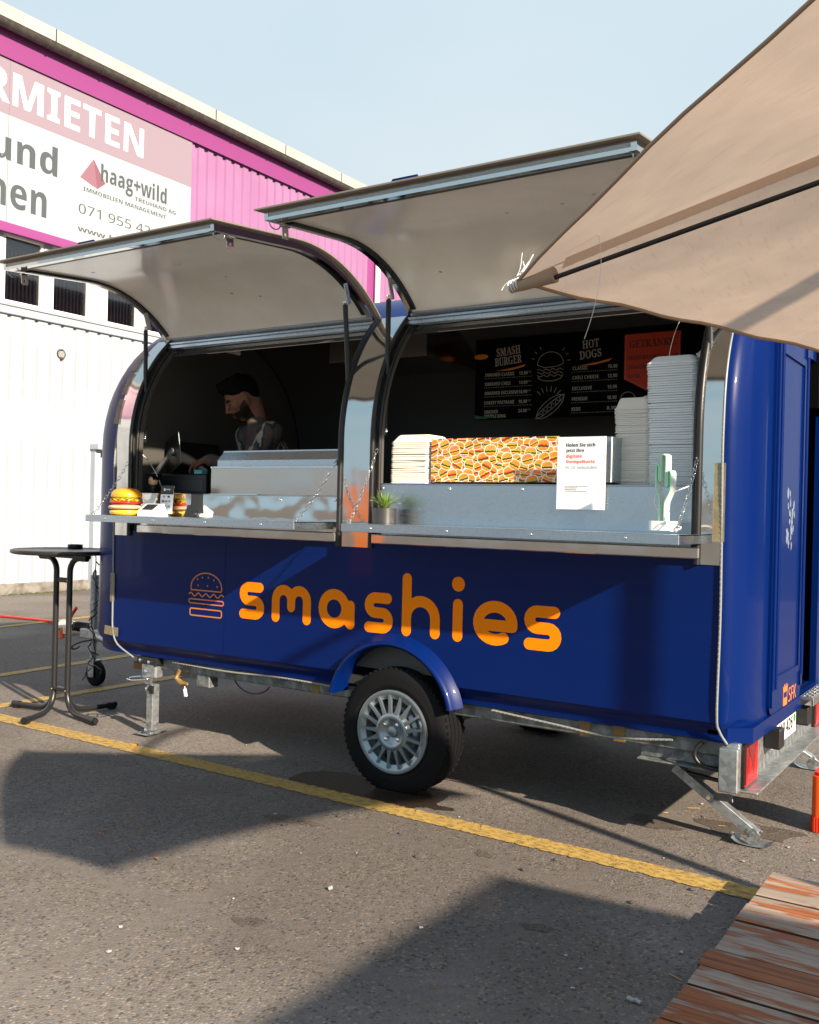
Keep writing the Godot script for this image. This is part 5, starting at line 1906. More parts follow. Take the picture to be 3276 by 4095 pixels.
func wheel(T: Node3D, c: Vector3, side: float):
	# axis along z; the tyre's outer face at c, side = +1 when that face looks to +z
	var bs := Basis(Vector3.RIGHT, PI / 2) if side > 0 else Basis(Vector3.RIGHT, -PI / 2)
	var xf := Transform3D(bs, c)
	var t := MB.new()
	var prof := PackedVector2Array()
	for e in [[0.185, -0.17], [0.20, -0.186], [0.225, -0.192], [0.268, -0.184]]:
		prof.append(Vector2(e[0], e[1]))
	# tread with four grooves
	var y := -0.172
	prof.append(Vector2(0.286, y))
	for g in 4:
		var yg := -0.142 + g * 0.032
		for e in [[0.2935, yg - 0.003], [0.285, yg - 0.0022], [0.285, yg + 0.0032], [0.2935, yg + 0.004]]:
			prof.append(Vector2(e[0], e[1]))
	for e in [[0.286, -0.018], [0.268, -0.006], [0.245, -0.001], [0.226, 0.0005], [0.222, 0.0018], [0.212, 0.0015], [0.200, -0.003], [0.190, -0.012], [0.186, -0.03], [0.18, -0.06]]:
		prof.append(Vector2(e[0], e[1]))
	t.lathe(prof, 64, xf, 0.8)
	# cross cuts on the shoulders
	for k in 60:
		var a := TAU * k / 60.0
		var dirv := Vector3(cos(a), sin(a), 0)
		for e in [-0.158, -0.03]:
			t.box(c + dirv * 0.2890 + Vector3(0, 0, e * side), Vector3(0.010, 0.017, 0.022), 0.002, Basis(Vector3.BACK, a) * Basis(Vector3.RIGHT, 0.25))
	for i in t.v.size():
		t.v[i].y = maxf(t.v[i].y, 0.001)   # the tyre flattens where it stands
	var w := put(t, "wheel", M.tyre_rubber, T)
	if side < 0:
		return
	# steel rim seen through the cover
	var r := MB.new()
	r.lathe(PackedVector2Array([Vector2(0.19, -0.01), Vector2(0.182, -0.02), Vector2(0.170, -0.055), Vector2(0.158, -0.07), Vector2(0.128, -0.062), Vector2(0.118, -0.05), Vector2(0.105, -0.034), Vector2(0.075, -0.035), Vector2(0.06, -0.045), Vector2(0.0, -0.045)]), 40, xf, 0.5)
	put(r, "rim", M.alloy_paint, w)
	var ho := MB.new()
	for k in 15:
		var a := TAU * k / 15.0
		ho.lathe(PackedVector2Array([Vector2(0.0125, 0.0), Vector2(0.0, 0.001)]), 12, Transform3D(Basis(Vector3.BACK, a) * Basis(Vector3.RIGHT, PI / 2) * Basis(Vector3.BACK, 0.2), c + Vector3(cos(a) * 0.145, sin(a) * 0.145, -0.0645)))
	put(ho, "rim_hole_disc", M.dark_gap, w)  # flat dark discs painted in for the shade inside the holes
	var o := MB.new()
	o.lathe(PackedVector2Array([Vector2(0.19, -0.02), Vector2(0.194, -0.006), Vector2(0.192, 0.005), Vector2(0.186, 0.007), Vector2(0.180, 0.004), Vector2(0.176, 0.005), Vector2(0.168, -0.002), Vector2(0.152, -0.008), Vector2(0.150, -0.024)]), 56, xf, 0.5)
	put(o, "cover_ring", M.alloy_paint, w)
	var hb := MB.new()
	hb.lathe(PackedVector2Array([Vector2(0.092, -0.026), Vector2(0.090, -0.002), Vector2(0.084, 0.006), Vector2(0.064, 0.008), Vector2(0.057, 0.002), Vector2(0.045, -0.010), Vector2(0.026, -0.012), Vector2(0.024, -0.002), Vector2(0.015, 0.001), Vector2(0.0, 0.002)]), 40, xf, 0.5)
	put(hb, "cover_hub", M.alloy_paint, w)
	for k in 4:
		var a := PI / 4 + PI / 2 * k + 0.08
		var lb := MB.new()
		lb.lathe(PackedVector2Array([Vector2(0.0145, -0.012), Vector2(0.0135, -0.003), Vector2(0.0085, 0.006), Vector2(0.0, 0.009)]), 8, Transform3D(bs, c + Vector3(cos(a) * 0.047, sin(a) * 0.047, 0.0)))
		put(lb, "wheel_bolt", M.chrome, w)
	var sp := MB.new()
	var poly := PackedVector2Array([Vector2(0.080, -0.0135), Vector2(0.092, -0.0095), Vector2(0.12, -0.0065), Vector2(0.170, -0.0055), Vector2(0.170, 0.0055), Vector2(0.12, 0.0065), Vector2(0.092, 0.0095), Vector2(0.080, 0.0135)])
	sp.extrude(poly, Transform3D.IDENTITY, -0.024, 0.0055)
	var smesh := sp.mesh()
	smesh.surface_set_material(0, M.alloy_paint)
	for k in 17:
		var a := PI / 2 + TAU * (k + 0.25) / 17.0
		var s := shared(smesh, "spoke", w, Transform3D())
		s.global_transform = Transform3D(Basis(Vector3.BACK, a), c)

# ------------------------------------------------------------------ things on and in the trailer
func sticker_texture() -> ImageTexture:
	var w := 768
	var h := 240
	var im := Image.create(w, h, false, Image.FORMAT_RGB8)
	im.fill(Color(0.80, 0.70, 0.62))
	var rng := RandomNumberGenerator.new()
	rng.seed = 12
	var spots := []
	var rows := 7
	for j in rows + 1:
		for i in 16:
			spots.append([Vector2((i + (0.5 if j % 2 else 0.0)) * 51 + rng.randf_range(-14, 14), j * 38 + rng.randf_range(-10, 10)), rng.randf_range(24, 34), rng.randf_range(-0.5, 0.5), rng.randi() % 6, rng.randf()])
	# shuffled so that they overlap one another
	for i in range(spots.size() - 1, 0, -1):
		var j := rng.randi_range(0, i)
		var t = spots[i]
		spots[i] = spots[j]
		spots[j] = t
	for s in spots:
		var c: Vector2 = s[0]
		var r: float = s[1]
		var kind: int = s[3]
		for y in range(maxi(0, int(c.y - r * 1.2)), mini(h, int(c.y + r * 1.2))):
			for x in range(maxi(0, int(c.x - r * 1.3)), mini(w, int(c.x + r * 1.3))):
				var p := (Vector2(x, y) - c).rotated(s[2]) / r
				var q := Vector2(p.x, p.y * (1.12 if p.y < 0 else 1.2))
				var d := pow(pow(absf(q.x), 2.6) + pow(absf(q.y), 2.6), 1.0 / 2.6)
				if d > 1.12:
					continue
				var col := Color(0.97, 0.95, 0.92)
				if d < 1.0:
					var yy := p.y + 0.04 * sin(p.x * 9.0 + s[4] * 6.0)
					if yy < -0.12:
						col = Color(0.93, 0.52, 0.16).lerp(Color(0.99, 0.70, 0.30), clampf(-0.4 - p.x * 0.5 - p.y, 0, 1))
						if kind == 5:
							col = Color(0.95, 0.50, 0.30)
						elif kind == 2 and fmod(absf(p.x * 37.0 + floor(p.y * 9.0) * 5.0), 3.0) < 0.35:
							col = Color(1.0, 0.92, 0.7)
					elif yy < 0.02:
						col = [Color(0.55, 0.68, 0.16), Color(0.98, 0.78, 0.15), Color(0.60, 0.72, 0.2), Color(0.85, 0.2, 0.12), Color(0.5, 0.66, 0.2), Color(0.98, 0.8, 0.2)][kind]
					elif yy < 0.28:
						col = [Color(0.36, 0.16, 0.08), Color(0.45, 0.2, 0.1), Color(0.30, 0.13, 0.08), Color(0.4, 0.18, 0.09), Color(0.22, 0.1, 0.07), Color(0.5, 0.22, 0.1)][kind]
					elif yy < 0.38 + 0.14 * absf(fmod(absf(p.x) * 3.0, 1.0) - 0.5):
						col = [Color(0.98, 0.76, 0.18), Color(0.8, 0.18, 0.1), Color(0.98, 0.76, 0.18), Color(0.58, 0.7, 0.2), Color(0.9, 0.86, 0.8), Color(0.6, 0.7, 0.2)][kind]
					else:
						col = Color(0.92, 0.55, 0.2).lerp(Color(0.80, 0.40, 0.12), clampf(p.y - 0.4, 0, 1))
				im.set_pixel(x, y, col)
	return ImageTexture.create_from_image(im)

func build_contents():
	# ---- equipment box behind the right counter, covered with burger stickers
	var bx := thing("equipment_box", "dark steel box behind the right counter covered with burger stickers", "equipment box", Vector3(-1.95, 1.43, -0.26))
	var b := MB.new()
	b.box(Vector3(-1.945, 1.533, -0.27), Vector3(0.885, 0.196, 0.33), 0.004)
	put(b, "casing", M.brushed_steel, bx)
	var st := MB.new()
	# the sheet's outline is ragged where stickers stick out
	var rng := RandomNumberGenerator.new()
	rng.seed = 3
	st.q(Vector3(-2.386, 1.437, -0.1005), Vector3(-1.742, 1.437, -0.1005), Vector3(-1.742, 1.636, -0.1005), Vector3(-2.386, 1.636, -0.1005))
	st.q(Vector3(-2.386, 1.636, -0.1030), Vector3(-1.742, 1.636, -0.1030), Vector3(-1.742, 1.437, -0.1030), Vector3(-2.386, 1.437, -0.1030), Vector2(0, 1), Vector2(1, 0))
	var sm := mat("burger_stickers", Color.WHITE, 0.35)
	sm.albedo_texture = sticker_texture()
	put(st, "sticker_sheet", sm, bx)
	# ---- loyalty notice
	var pn := thing("paper_notice", "white laminated notice with coral and black German text on the steel counter front", "notice", Vector3(-1.6, 1.32, -0.015))
	var pb := MB.new()
	pb.box(Vector3(-1.599, 1.472, -0.012), Vector3(0.216, 0.302, 0.0015), 0.0005)
	put(pb, "sheet", M.white_paper, pn)
	var X := Vector3(1, 0, 0)
	var tz := -0.0110
	var k1 := MB.new()
	k1.text("Holen Sie sich", sans_bold, Vector3(-1.667, 1.582, tz), X, Vector3.UP, 0.128, 0.0155)
	k1.text("jetzt Ihre", sans_bold, Vector3(-1.667, 1.556, tz), X, Vector3.UP, 0.080, 0.018)
	k1.text("1. Öffnen Sie die Kamera-App auf Ihrem Smartphone", sans, Vector3(-1.672, 1.416, tz), X, Vector3.UP, 0.105, 0.0042)
	k1.text("2. Scannen Sie den QR-Code", sans, Vector3(-1.672, 1.409, tz), X, Vector3.UP, 0.058, 0.0042)
	k1.text("3. Speichern Sie Ihre Karte", sans, Vector3(-1.672, 1.402, tz), X, Vector3.UP, 0.054, 0.0042)
	k1.text("4. Sammeln Sie Stempel bei jedem Besuch", sans, Vector3(-1.672, 1.395, tz), X, Vector3.UP, 0.098, 0.0042)
	put(k1, "black_lettering", M.ink, pn)
	var k2 := MB.new()
	k2.text("digitale", sans_bold, Vector3(-1.667, 1.532, tz), X, Vector3.UP, 0.071, 0.0185)
	k2.text("Stempelkarte", sans_bold, Vector3(-1.667, 1.509, tz), X, Vector3.UP, 0.128, 0.0185)
	put(k2, "coral_lettering", M.coral_ink, pn)
	var k3 := MB.new()
	k3.text("in 10 Sekunden", sans, Vector3(-1.667, 1.489, tz), X, Vector3.UP, 0.138, 0.0155)
	put(k3, "grey_lettering", M.light_ink, pn)
	# ---- menu boards on the back wall
	menu()
	# ---- till corner on the left
	var wbx := thing("grill_box", "long steel box with a hinged lid behind the left counter", "grill", Vector3(-3.35, 1.355, -0.2))
	var wb := MB.new()
	wb.box(Vector3(-3.346, 1.432, -0.21), Vector3(0.89, 0.155, 0.24), 0.003)
	put(wb, "casing", M.warm_reflection_steel, wbx)
	var wr := MB.new()
	wr.box(Vector3(-3.346, 1.508, -0.0895), Vector3(0.892, 0.012, 0.004), 0.001)
	put(wr, "rim_strip", M.polished_steel, wbx)
	var ws := MB.new()
	for x in [-3.78, -3.346, -2.91]:
		ws.lathe(PackedVector2Array([Vector2(0.005, 0), Vector2(0.004, 0.003), Vector2(0, 0.004)]), 8, Transform3D(Basis(Vector3.RIGHT, PI / 2), Vector3(x, 1.508, -0.0870)))
	put(ws, "screw", M.chrome, wbx)
	var ld := MB.new()
	ld.extrude(PackedVector2Array([Vector2(-0.14, 1.512), Vector2(-0.12, 1.512), Vector2(-0.12, 1.548), Vector2(-0.165, 1.595), Vector2(-0.165, 1.602), Vector2(-0.25, 1.602), Vector2(-0.25, 1.512)]), Transform3D(Basis(Vector3(0, 0, 1), Vector3.UP, Vector3(-1, 0, 0)), Vector3.ZERO), 2.955, 3.772)
	put(ld, "hinged_lid", M.brushed_steel, wbx)
	var cd := thing("cash_drawer", "black cash drawer on the left worktop beneath the tablet", "cash drawer", Vector3(-4.12, 1.362, -0.32))
	var cb := MB.new()
	cb.box(Vector3(-4.13, 1.422, -0.34), Vector3(0.36, 0.11, 0.26), 0.006)
	put(cb, "case", M.black_plastic, cd)
	var cf := MB.new()
	cf.box(Vector3(-4.13, 1.415, -0.2085), Vector3(0.33, 0.07, 0.004), 0.002)
	put(cf, "drawer_front", M.black_metal, cd)
	var tb := thing("till_tablet", "dark tablet on a slanted aluminium stand beside the front window edge", "tablet", Vector3(-4.30, 1.477, -0.30))
	var up := Vector3(-0.27, 0.955, -0.1).normalized()
	var ww := Vector3(-0.92, 0.0, -0.39)
	ww = (ww - up * ww.dot(up)).normalized()
	var nn := ww.cross(up)
	var br := Vector3(-4.225, 1.548, -0.285)
	var bas := Basis(ww, up, nn)
	var pl := MB.new()
	pl.extrude(rect(0, 0, 0.225, 0.20, 0.012), Transform3D(bas, br), -0.0035, 0.0035)
	put(pl, "slab", M.black_metal, tb)
	var ed := MB.new()
	var rr := rect(-0.0006, -0.0006, 0.2256, 0.2006, 0.012)
	for i in rr.size():
		var a := rr[i]
		var c := rr[(i + 1) % rr.size()]
		ed.rod(br + bas * Vector3(a.x, a.y, 0), br + bas * Vector3(c.x, c.y, 0), 0.0028, 6)
	put(ed, "metal_edge", M.alloy_paint, tb)
	var hb := br + bas * Vector3(0.10, 0.10, 0.0)
	var face := nn if nn.z > 0 else -nn
	var sn := MB.new()
	sn.lathe(PackedVector2Array([Vector2(0.024, 0.0), Vector2(0.024, 0.012), Vector2(0.018, 0.016), Vector2(0.0, 0.016)]), 18, Transform3D(Basis(up, face, up.cross(face)).orthonormalized(), hb + face * 0.003))
	var foot := Vector3(hb.x - 0.06, 1.482, hb.z + 0.09)
	var top := hb + face * 0.018
	var along := (top - foot).normalized()
	var sid := along.cross(face).normalized()
	sn.extrude(PackedVector2Array([Vector2(-0.034, 0.0), Vector2(0.034, 0.0), Vector2(0.014, (top - foot).length()), Vector2(-0.014, (top - foot).length())]), Transform3D(Basis(sid, along, sid.cross(along)), foot), -0.004, 0.004)
	sn.box(foot + Vector3(0.0, 0.0, -0.04), Vector3(0.10, 0.006, 0.13), 0.002)
	put(sn, "stand", M.alloy_paint, tb)
	var mon := thing("black_screen", "flat black screen standing at the far end of the left worktop", "screen", Vector3(-4.5, 1.45, -0.75))
	var ms := MB.new()
	ms.box(Vector3(-4.44, 1.56, -0.60), Vector3(0.02, 0.26, 0.42), 0.006)
	ms.box(Vector3(-4.41, 1.43, -0.60), Vector3(0.10, 0.012, 0.2), 0.003)
	put(ms, "screen_panel", M.black_plastic, mon)
	var mf := MB.new()
	mf.box(Vector3(-4.428, 1.565, -0.60), Vector3(0.002, 0.22, 0.39), 0.0)
	put(mf, "screen_glass", M.black_metal, mon)
	var tl := thing("teal_box", "small teal plastic box under the reaching hand", "box", Vector3(-4.06, 1.477, -0.27))
	var tbx := MB.new()
	tbx.box(Vector3(-4.03, 1.488, -0.25), Vector3(0.06, 0.018, 0.05), 0.003)
	tbx.box(Vector3(-4.03, 1.5, -0.25), Vector3(0.064, 0.006, 0.054), 0.002)
	put(tbx, "case", M.teal_plastic, tl)
	# small plain big-headed figurine
	var fg := thing("toy_figurine", "small big headed toy figurine in a dark jacket on the left worktop", "figurine", Vector3(-4.255, 1.374, -0.10))
	var o := Vector3(-4.255, 1.374, -0.10)
	var h := MB.new()
	h.lathe(PackedVector2Array([Vector2(0, 0.036), Vector2(0.018, 0.037), Vector2(0.026, 0.046), Vector2(0.028, 0.062), Vector2(0.024, 0.078), Vector2(0.013, 0.086), Vector2(0, 0.087)]), 18, Transform3D(Basis.IDENTITY.scaled(Vector3(1.05, 1, 0.9)), o))
	h.use_col = false
	var fh := put(h, "head", mat("toy_skin", lin(0.62, 0.36, 0.22), 0.4), fg)
	var hh := MB.new()
	hh.lathe(PackedVector2Array([Vector2(0.0285, 0.066), Vector2(0.0255, 0.080), Vector2(0.014, 0.0885), Vector2(0, 0.0895)]), 18, Transform3D(Basis.IDENTITY.scaled(Vector3(1.06, 1, 0.92)), o + Vector3(0.003, 0, -0.004)))
	put(hh, "hair", M.hair, fh)
	var ey := MB.new()
	for sx in [-0.017, 0.006]:
		ey.lathe(PackedVector2Array([Vector2(0.0042, 0), Vector2(0.003, 0.0018), Vector2(0, 0.0022)]), 10, Transform3D(Basis(Vector3.RIGHT, PI / 2) , o + Vector3(sx, 0.058, 0.0225 - absf(sx) * 0.12)))
	put(ey, "eye", M.ink, fh)
	var bd := MB.new()
	bd.lathe(PackedVector2Array([Vector2(0, 0.012), Vector2(0.011, 0.012), Vector2(0.012, 0.022), Vector2(0.009, 0.036), Vector2(0, 0.037)]), 12, Transform3D(Basis.IDENTITY, o))
	for sx in [-1, 1]:
		bd.tube(PackedVector3Array([o + Vector3(sx * 0.010, 0.033, 0), o + Vector3(sx * 0.015, 0.024, 0.003), o + Vector3(sx * 0.015, 0.017, 0.006)]), 0.0042, 8)
		bd.tube(PackedVector3Array([o + Vector3(sx * 0.006, 0.014, 0), o + Vector3(sx * 0.007, 0.0, 0.002)]), 0.005, 8)
	put(bd, "body", mat("toy_jacket", lin(0.02, 0.015, 0.012), 0.5), fg)
	# ---- on the left shelf
	burger_toy()
	var ct := thing("card_terminal", "white card payment terminal on the left shelf beside the toy burger", "card terminal", Vector3(-3.985, 1.236, 0.15))
	var c := Vector3(-3.985, 1.236, 0.14)
	var tm := MB.new()
	tm.extrude(PackedVector2Array([Vector2(0.050, 0.0), Vector2(0.052, 0.024), Vector2(0.047, 0.030), Vector2(-0.006, 0.066), Vector2(-0.020, 0.068), Vector2(-0.05, 0.0)]), Transform3D(Basis(Vector3(0, 0, 1), Vector3.UP, Vector3(-1, 0, 0)), c), -0.064, 0.064, 0.9)
	put(tm, "case", M.white_plastic, ct)
	var ts := MB.new()
	var tn := Vector3(0, 0.053, 0.036).normalized()
	ts.box(c + Vector3(0.0, 0.048, 0.0205) + tn * 0.0012, Vector3(0.084, 0.003, 0.052), 0.001, Basis(Vector3.RIGHT, Vector3.UP.angle_to(tn)))
	put(ts, "dark_screen", M.black_plastic, ct)
	var cs := thing("payment_card_sign", "white and black payment sign card clipped in a small stand on the left shelf", "sign card", Vector3(-3.935, 1.236, 0.08))
	var q := MB.new()
	q.box(Vector3(-3.94, 1.327, 0.085), Vector3(0.098, 0.150, 0.002), 0.0008, Basis(Vector3.RIGHT, -0.08))
	put(q, "card", M.white_card, cs)
	var q2 := MB.new()
	q2.box(Vector3(-3.94, 1.379, 0.0825), Vector3(0.0985, 0.047, 0.0024), 0.0008, Basis(Vector3.RIGHT, -0.08))
	put(q2, "black_header", M.ink, cs)
	var q3 := MB.new()
	q3.text("tamp", sans_bold, Vector3(-3.945, 1.376, 0.0845), Vector3(1, 0, 0), Vector3.UP, 0.030, 0.010)
	q3.box(Vector3(-3.958, 1.381, 0.0843), Vector3(0.012, 0.013, 0.001), 0.0)
	put(q3, "white_print", M.white_card, cs)
	for e in [[-3.965, 1.318, M.grey_ink], [-3.94, 1.318, M.coral_ink], [-3.917, 1.318, M.teal_plastic], [-3.967, 1.29, M.teal_plastic], [-3.944, 1.29, M.light_ink], [-3.918, 1.29, M.teal_plastic], [-3.96, 1.343, M.light_ink], [-3.925, 1.343, M.ink]]:
		var z := MB.new()
		z.box(Vector3(e[0], e[1], 0.0872 - (e[1] - 1.327) * 0.08), Vector3(0.016, 0.010, 0.0012), 0.0)
		put(z, "card_mark", e[2], cs)
	var q4 := MB.new()
	q4.box(Vector3(-3.94, 1.245, 0.085), Vector3(0.03, 0.018, 0.03), 0.006)
	q4.tube(ring(Vector3(-3.94, 1.255, 0.088), Vector3.RIGHT, Vector3.UP, 0.012, 0.010, 12), 0.002, 6)
	put(q4, "clip_stand", M.chrome, cs)
	# ---- on the right shelf
	plant()
	cactus()

func burger_toy():
	var o := Vector3(-4.20, 1.236, 0.135)
	var t := thing("toy_burger", "glossy plastic toy burger on the left shelf", "toy burger", o)
	var X := Transform3D(Basis.IDENTITY, o)
	var b := MB.new()
	b.lathe(PackedVector2Array([Vector2(0, 0.0), Vector2(0.062, 0.0), Vector2(0.084, 0.006), Vector2(0.090, 0.016), Vector2(0.086, 0.028), Vector2(0.07, 0.031), Vector2(0, 0.031)]), 36, X)
	put(b, "bottom_bun", M.bun_light, t)
	var wob := func(b2: MB, r: float, y: float, h: float, amp: float, n: float, m: String, nm: String):
		var rows := []
		for j in 5:
			var row := PackedVector3Array()
			for i in 49:
				var a := -TAU * i / 48.0
				var rr: float = r * [0.6, 1.0, 1.05, 1.0, 0.6][j] * (1.0 + 0.03 * sin(a * n + j))
				row.append(o + Vector3(cos(a) * rr, y + h * (1.0 - j / 4.0) - amp * (0.5 + 0.5 * sin(a * n)) * (1.0 if j > 0 and j < 4 else 0.0), sin(a) * rr))
			rows.append(row)
		b2.grid(rows, true)
		put(b2, nm, M[m], t)
	wob.call(MB.new(), 0.092, 0.030, 0.032, 0.003, 7.0, "patty", "patty")
	wob.call(MB.new(), 0.084, 0.060, 0.026, 0.002, 9.0, "tomato", "tomato_slice")
	wob.call(MB.new(), 0.082, 0.082, 0.010, 0.016, 11.0, "cheese", "cheese_slice")
	wob.call(MB.new(), 0.080, 0.088, 0.009, 0.008, 17.0, "lettuce", "lettuce_leaf")
	var tb := MB.new()
	tb.lathe(PackedVector2Array([Vector2(0, 0.094), Vector2(0.074, 0.094), Vector2(0.082, 0.100), Vector2(0.084, 0.110), Vector2(0.079, 0.124), Vector2(0.066, 0.138), Vector2(0.045, 0.147), Vector2(0.02, 0.151), Vector2(0, 0.152)]), 36, X)
	var bun := put(tb, "top_bun", M.bun, t)
	var sd := MB.new()
	var rng := RandomNumberGenerator.new()
	rng.seed = 8
	for k in 26:
		var a := rng.randf() * TAU
		var r := sqrt(rng.randf()) * 0.06
		sd.box(o + Vector3(cos(a) * r, 0.151 - r * r * 2.6, sin(a) * r), Vector3(0.006, 0.002, 0.003), 0.0008, Basis(Vector3.UP, rng.randf() * 3))
	put(sd, "sesame_seeds", M.bun_light, bun).set_meta("kind", "stuff")

func plant():
	var o := Vector3(-2.52, 1.236, 0.08)
	var t := thing("potted_plant", "small spiky green plant in a dark metal pot on the right shelf", "potted plant", o)
	var p := MB.new()
	p.lathe(PackedVector2Array([Vector2(0, 0.0), Vector2(0.054, 0.0), Vector2(0.056, 0.002), Vector2(0.056, 0.072), Vector2(0.053, 0.073), Vector2(0.052, 0.062), Vector2(0, 0.062)]), 32, Transform3D(Basis.IDENTITY, o))
	put(p, "pot", M.pot_metal, t)
	var rng := RandomNumberGenerator.new()
	rng.seed = 21
	for k in 46:
		var a := k * 2.39996
		var lean := 0.15 + 0.95 * float(k) / 46.0
		var l := rng.randf_range(0.075, 0.105) * (1.0 if k > 8 else 0.9)
		var dirv := Vector3(cos(a) * sin(lean), cos(lean), sin(a) * sin(lean))
		var side := dirv.cross(Vector3.UP).normalized() * 0.0052
		var b := MB.new()
		var base := o + Vector3(cos(a) * 0.006, 0.062 + 0.012 * (1.0 - lean), sin(a) * 0.006)
		var prev := base
		for s in 4:
			var f0 := s / 4.0
			var f1 := (s + 1) / 4.0
			var p1 := base + dirv * l * f1 + Vector3(0, 0.02 * lean * f1 * (1.0 - f1) * 2.0 - 0.012 * lean * f1 * f1, 0)
			var w0: Vector3 = side * (1.0 - pow(f0, 1.6)) * (1.0 if s else 0.7)
			var w1: Vector3 = side * (1.0 - pow(f1, 1.6))
			var rg := Vector3(0, -0.0018, 0)
			b.t(prev - w0, prev + rg, p1 + rg)
			b.t(prev - w0, p1 + rg, p1 - w1)
			b.t(prev + rg, prev + w0, p1 + w1)
			b.t(prev + rg, p1 + w1, p1 + rg)
			prev = p1
		put(b, "leaf", M.leaf_green, t)

func cactus():
	var o := Vector3(-1.20, 1.248, 0.13)
	var t := thing("cactus_lamp", "white and mint cactus shaped neon lamp on the right shelf", "lamp", o)
	var b := MB.new()
	b.extrude(rect(-0.052, -0.03, 0.052, 0.03, 0.018), facing_up(o), 0.0, 0.036)
	put(b, "base", M.white_plastic, t)
	# the tube runs round the outline of a cactus with two arms
	var y0 := 0.036
	var pts := [Vector2(-0.010, y0), Vector2(-0.010, y0 + 0.075), Vector2(-0.016, y0 + 0.10), Vector2(-0.026, y0 + 0.125), Vector2(-0.028, y0 + 0.15), Vector2(-0.028, y0 + 0.205), Vector2(-0.022, y0 + 0.213), Vector2(-0.015, y0 + 0.205), Vector2(-0.014, y0 + 0.16), Vector2(-0.010, y0 + 0.152), Vector2(-0.006, y0 + 0.16), Vector2(-0.006, y0 + 0.235), Vector2(0.002, y0 + 0.25), Vector2(0.012, y0 + 0.247), Vector2(0.017, y0 + 0.235), Vector2(0.017, y0 + 0.14), Vector2(0.021, y0 + 0.132), Vector2(0.025, y0 + 0.14), Vector2(0.025, y0 + 0.178), Vector2(0.032, y0 + 0.188), Vector2(0.040, y0 + 0.178), Vector2(0.040, y0 + 0.13), Vector2(0.036, y0 + 0.11), Vector2(0.020, y0 + 0.08), Vector2(0.014, y0 + 0.06), Vector2(0.014, y0)]
	var c := Curve3D.new()
	for i in pts.size():
		var tg: Vector2 = (pts[mini(i + 1, pts.size() - 1)] - pts[maxi(i - 1, 0)]) * 0.18
		c.add_point(Vector3(pts[i].x, pts[i].y, 0), Vector3(-tg.x, -tg.y, 0), Vector3(tg.x, tg.y, 0))
	var bs := Basis(Vector3.UP, -0.35)
	var path := PackedVector3Array()
	var back := PackedVector3Array()
	for p in c.tessellate_even_length(4, 0.006):
		path.append(o + bs * (p + Vector3(0, 0, 0.012)))
		back.append(o + bs * p)
	var g := MB.new()
	g.tube(path, 0.0042, 8)
	put(g, "mint_tube", M.mint_tube, t)
	var w := MB.new()
	for i in back.size() - 1:
		for k in 3:
			w.tube(PackedVector3Array([back[i] + bs * Vector3(0, 0, -0.012 + k * 0.008), back[i + 1] + bs * Vector3(0, 0, -0.012 + k * 0.008)]), 0.0048, 6, false)
	put(w, "white_backing", M.white_plastic, t)
	var cb := MB.new()
	cb.tube(bez(o + Vector3(-0.012, y0 + 0.03, -0.01), o + Vector3(-0.06, y0 + 0.06, -0.02), o + Vector3(-0.04, y0 + 0.11, -0.02), o + Vector3(-0.01, y0 + 0.12, -0.012), 14), 0.0028, 6)
	cb.tube(bez(o + Vector3(0.0, y0 + 0.10, -0.02), o + Vector3(0.05, y0 + 0.13, -0.10), o + Vector3(0.06, y0 + 0.14, -0.15), o + Vector3(0.085, y0 + 0.16, -0.17), 14), 0.0028, 6)
	cb.tube(bez(o + Vector3(0.05, 0.015, 0.0), o + Vector3(0.10, 0.025, 0.06), o + Vector3(0.10, -0.0, 0.09), o + Vector3(0.06, 0.0, 0.10), 12), 0.0028, 6)
	put(cb, "lead", M.white_plastic, t)

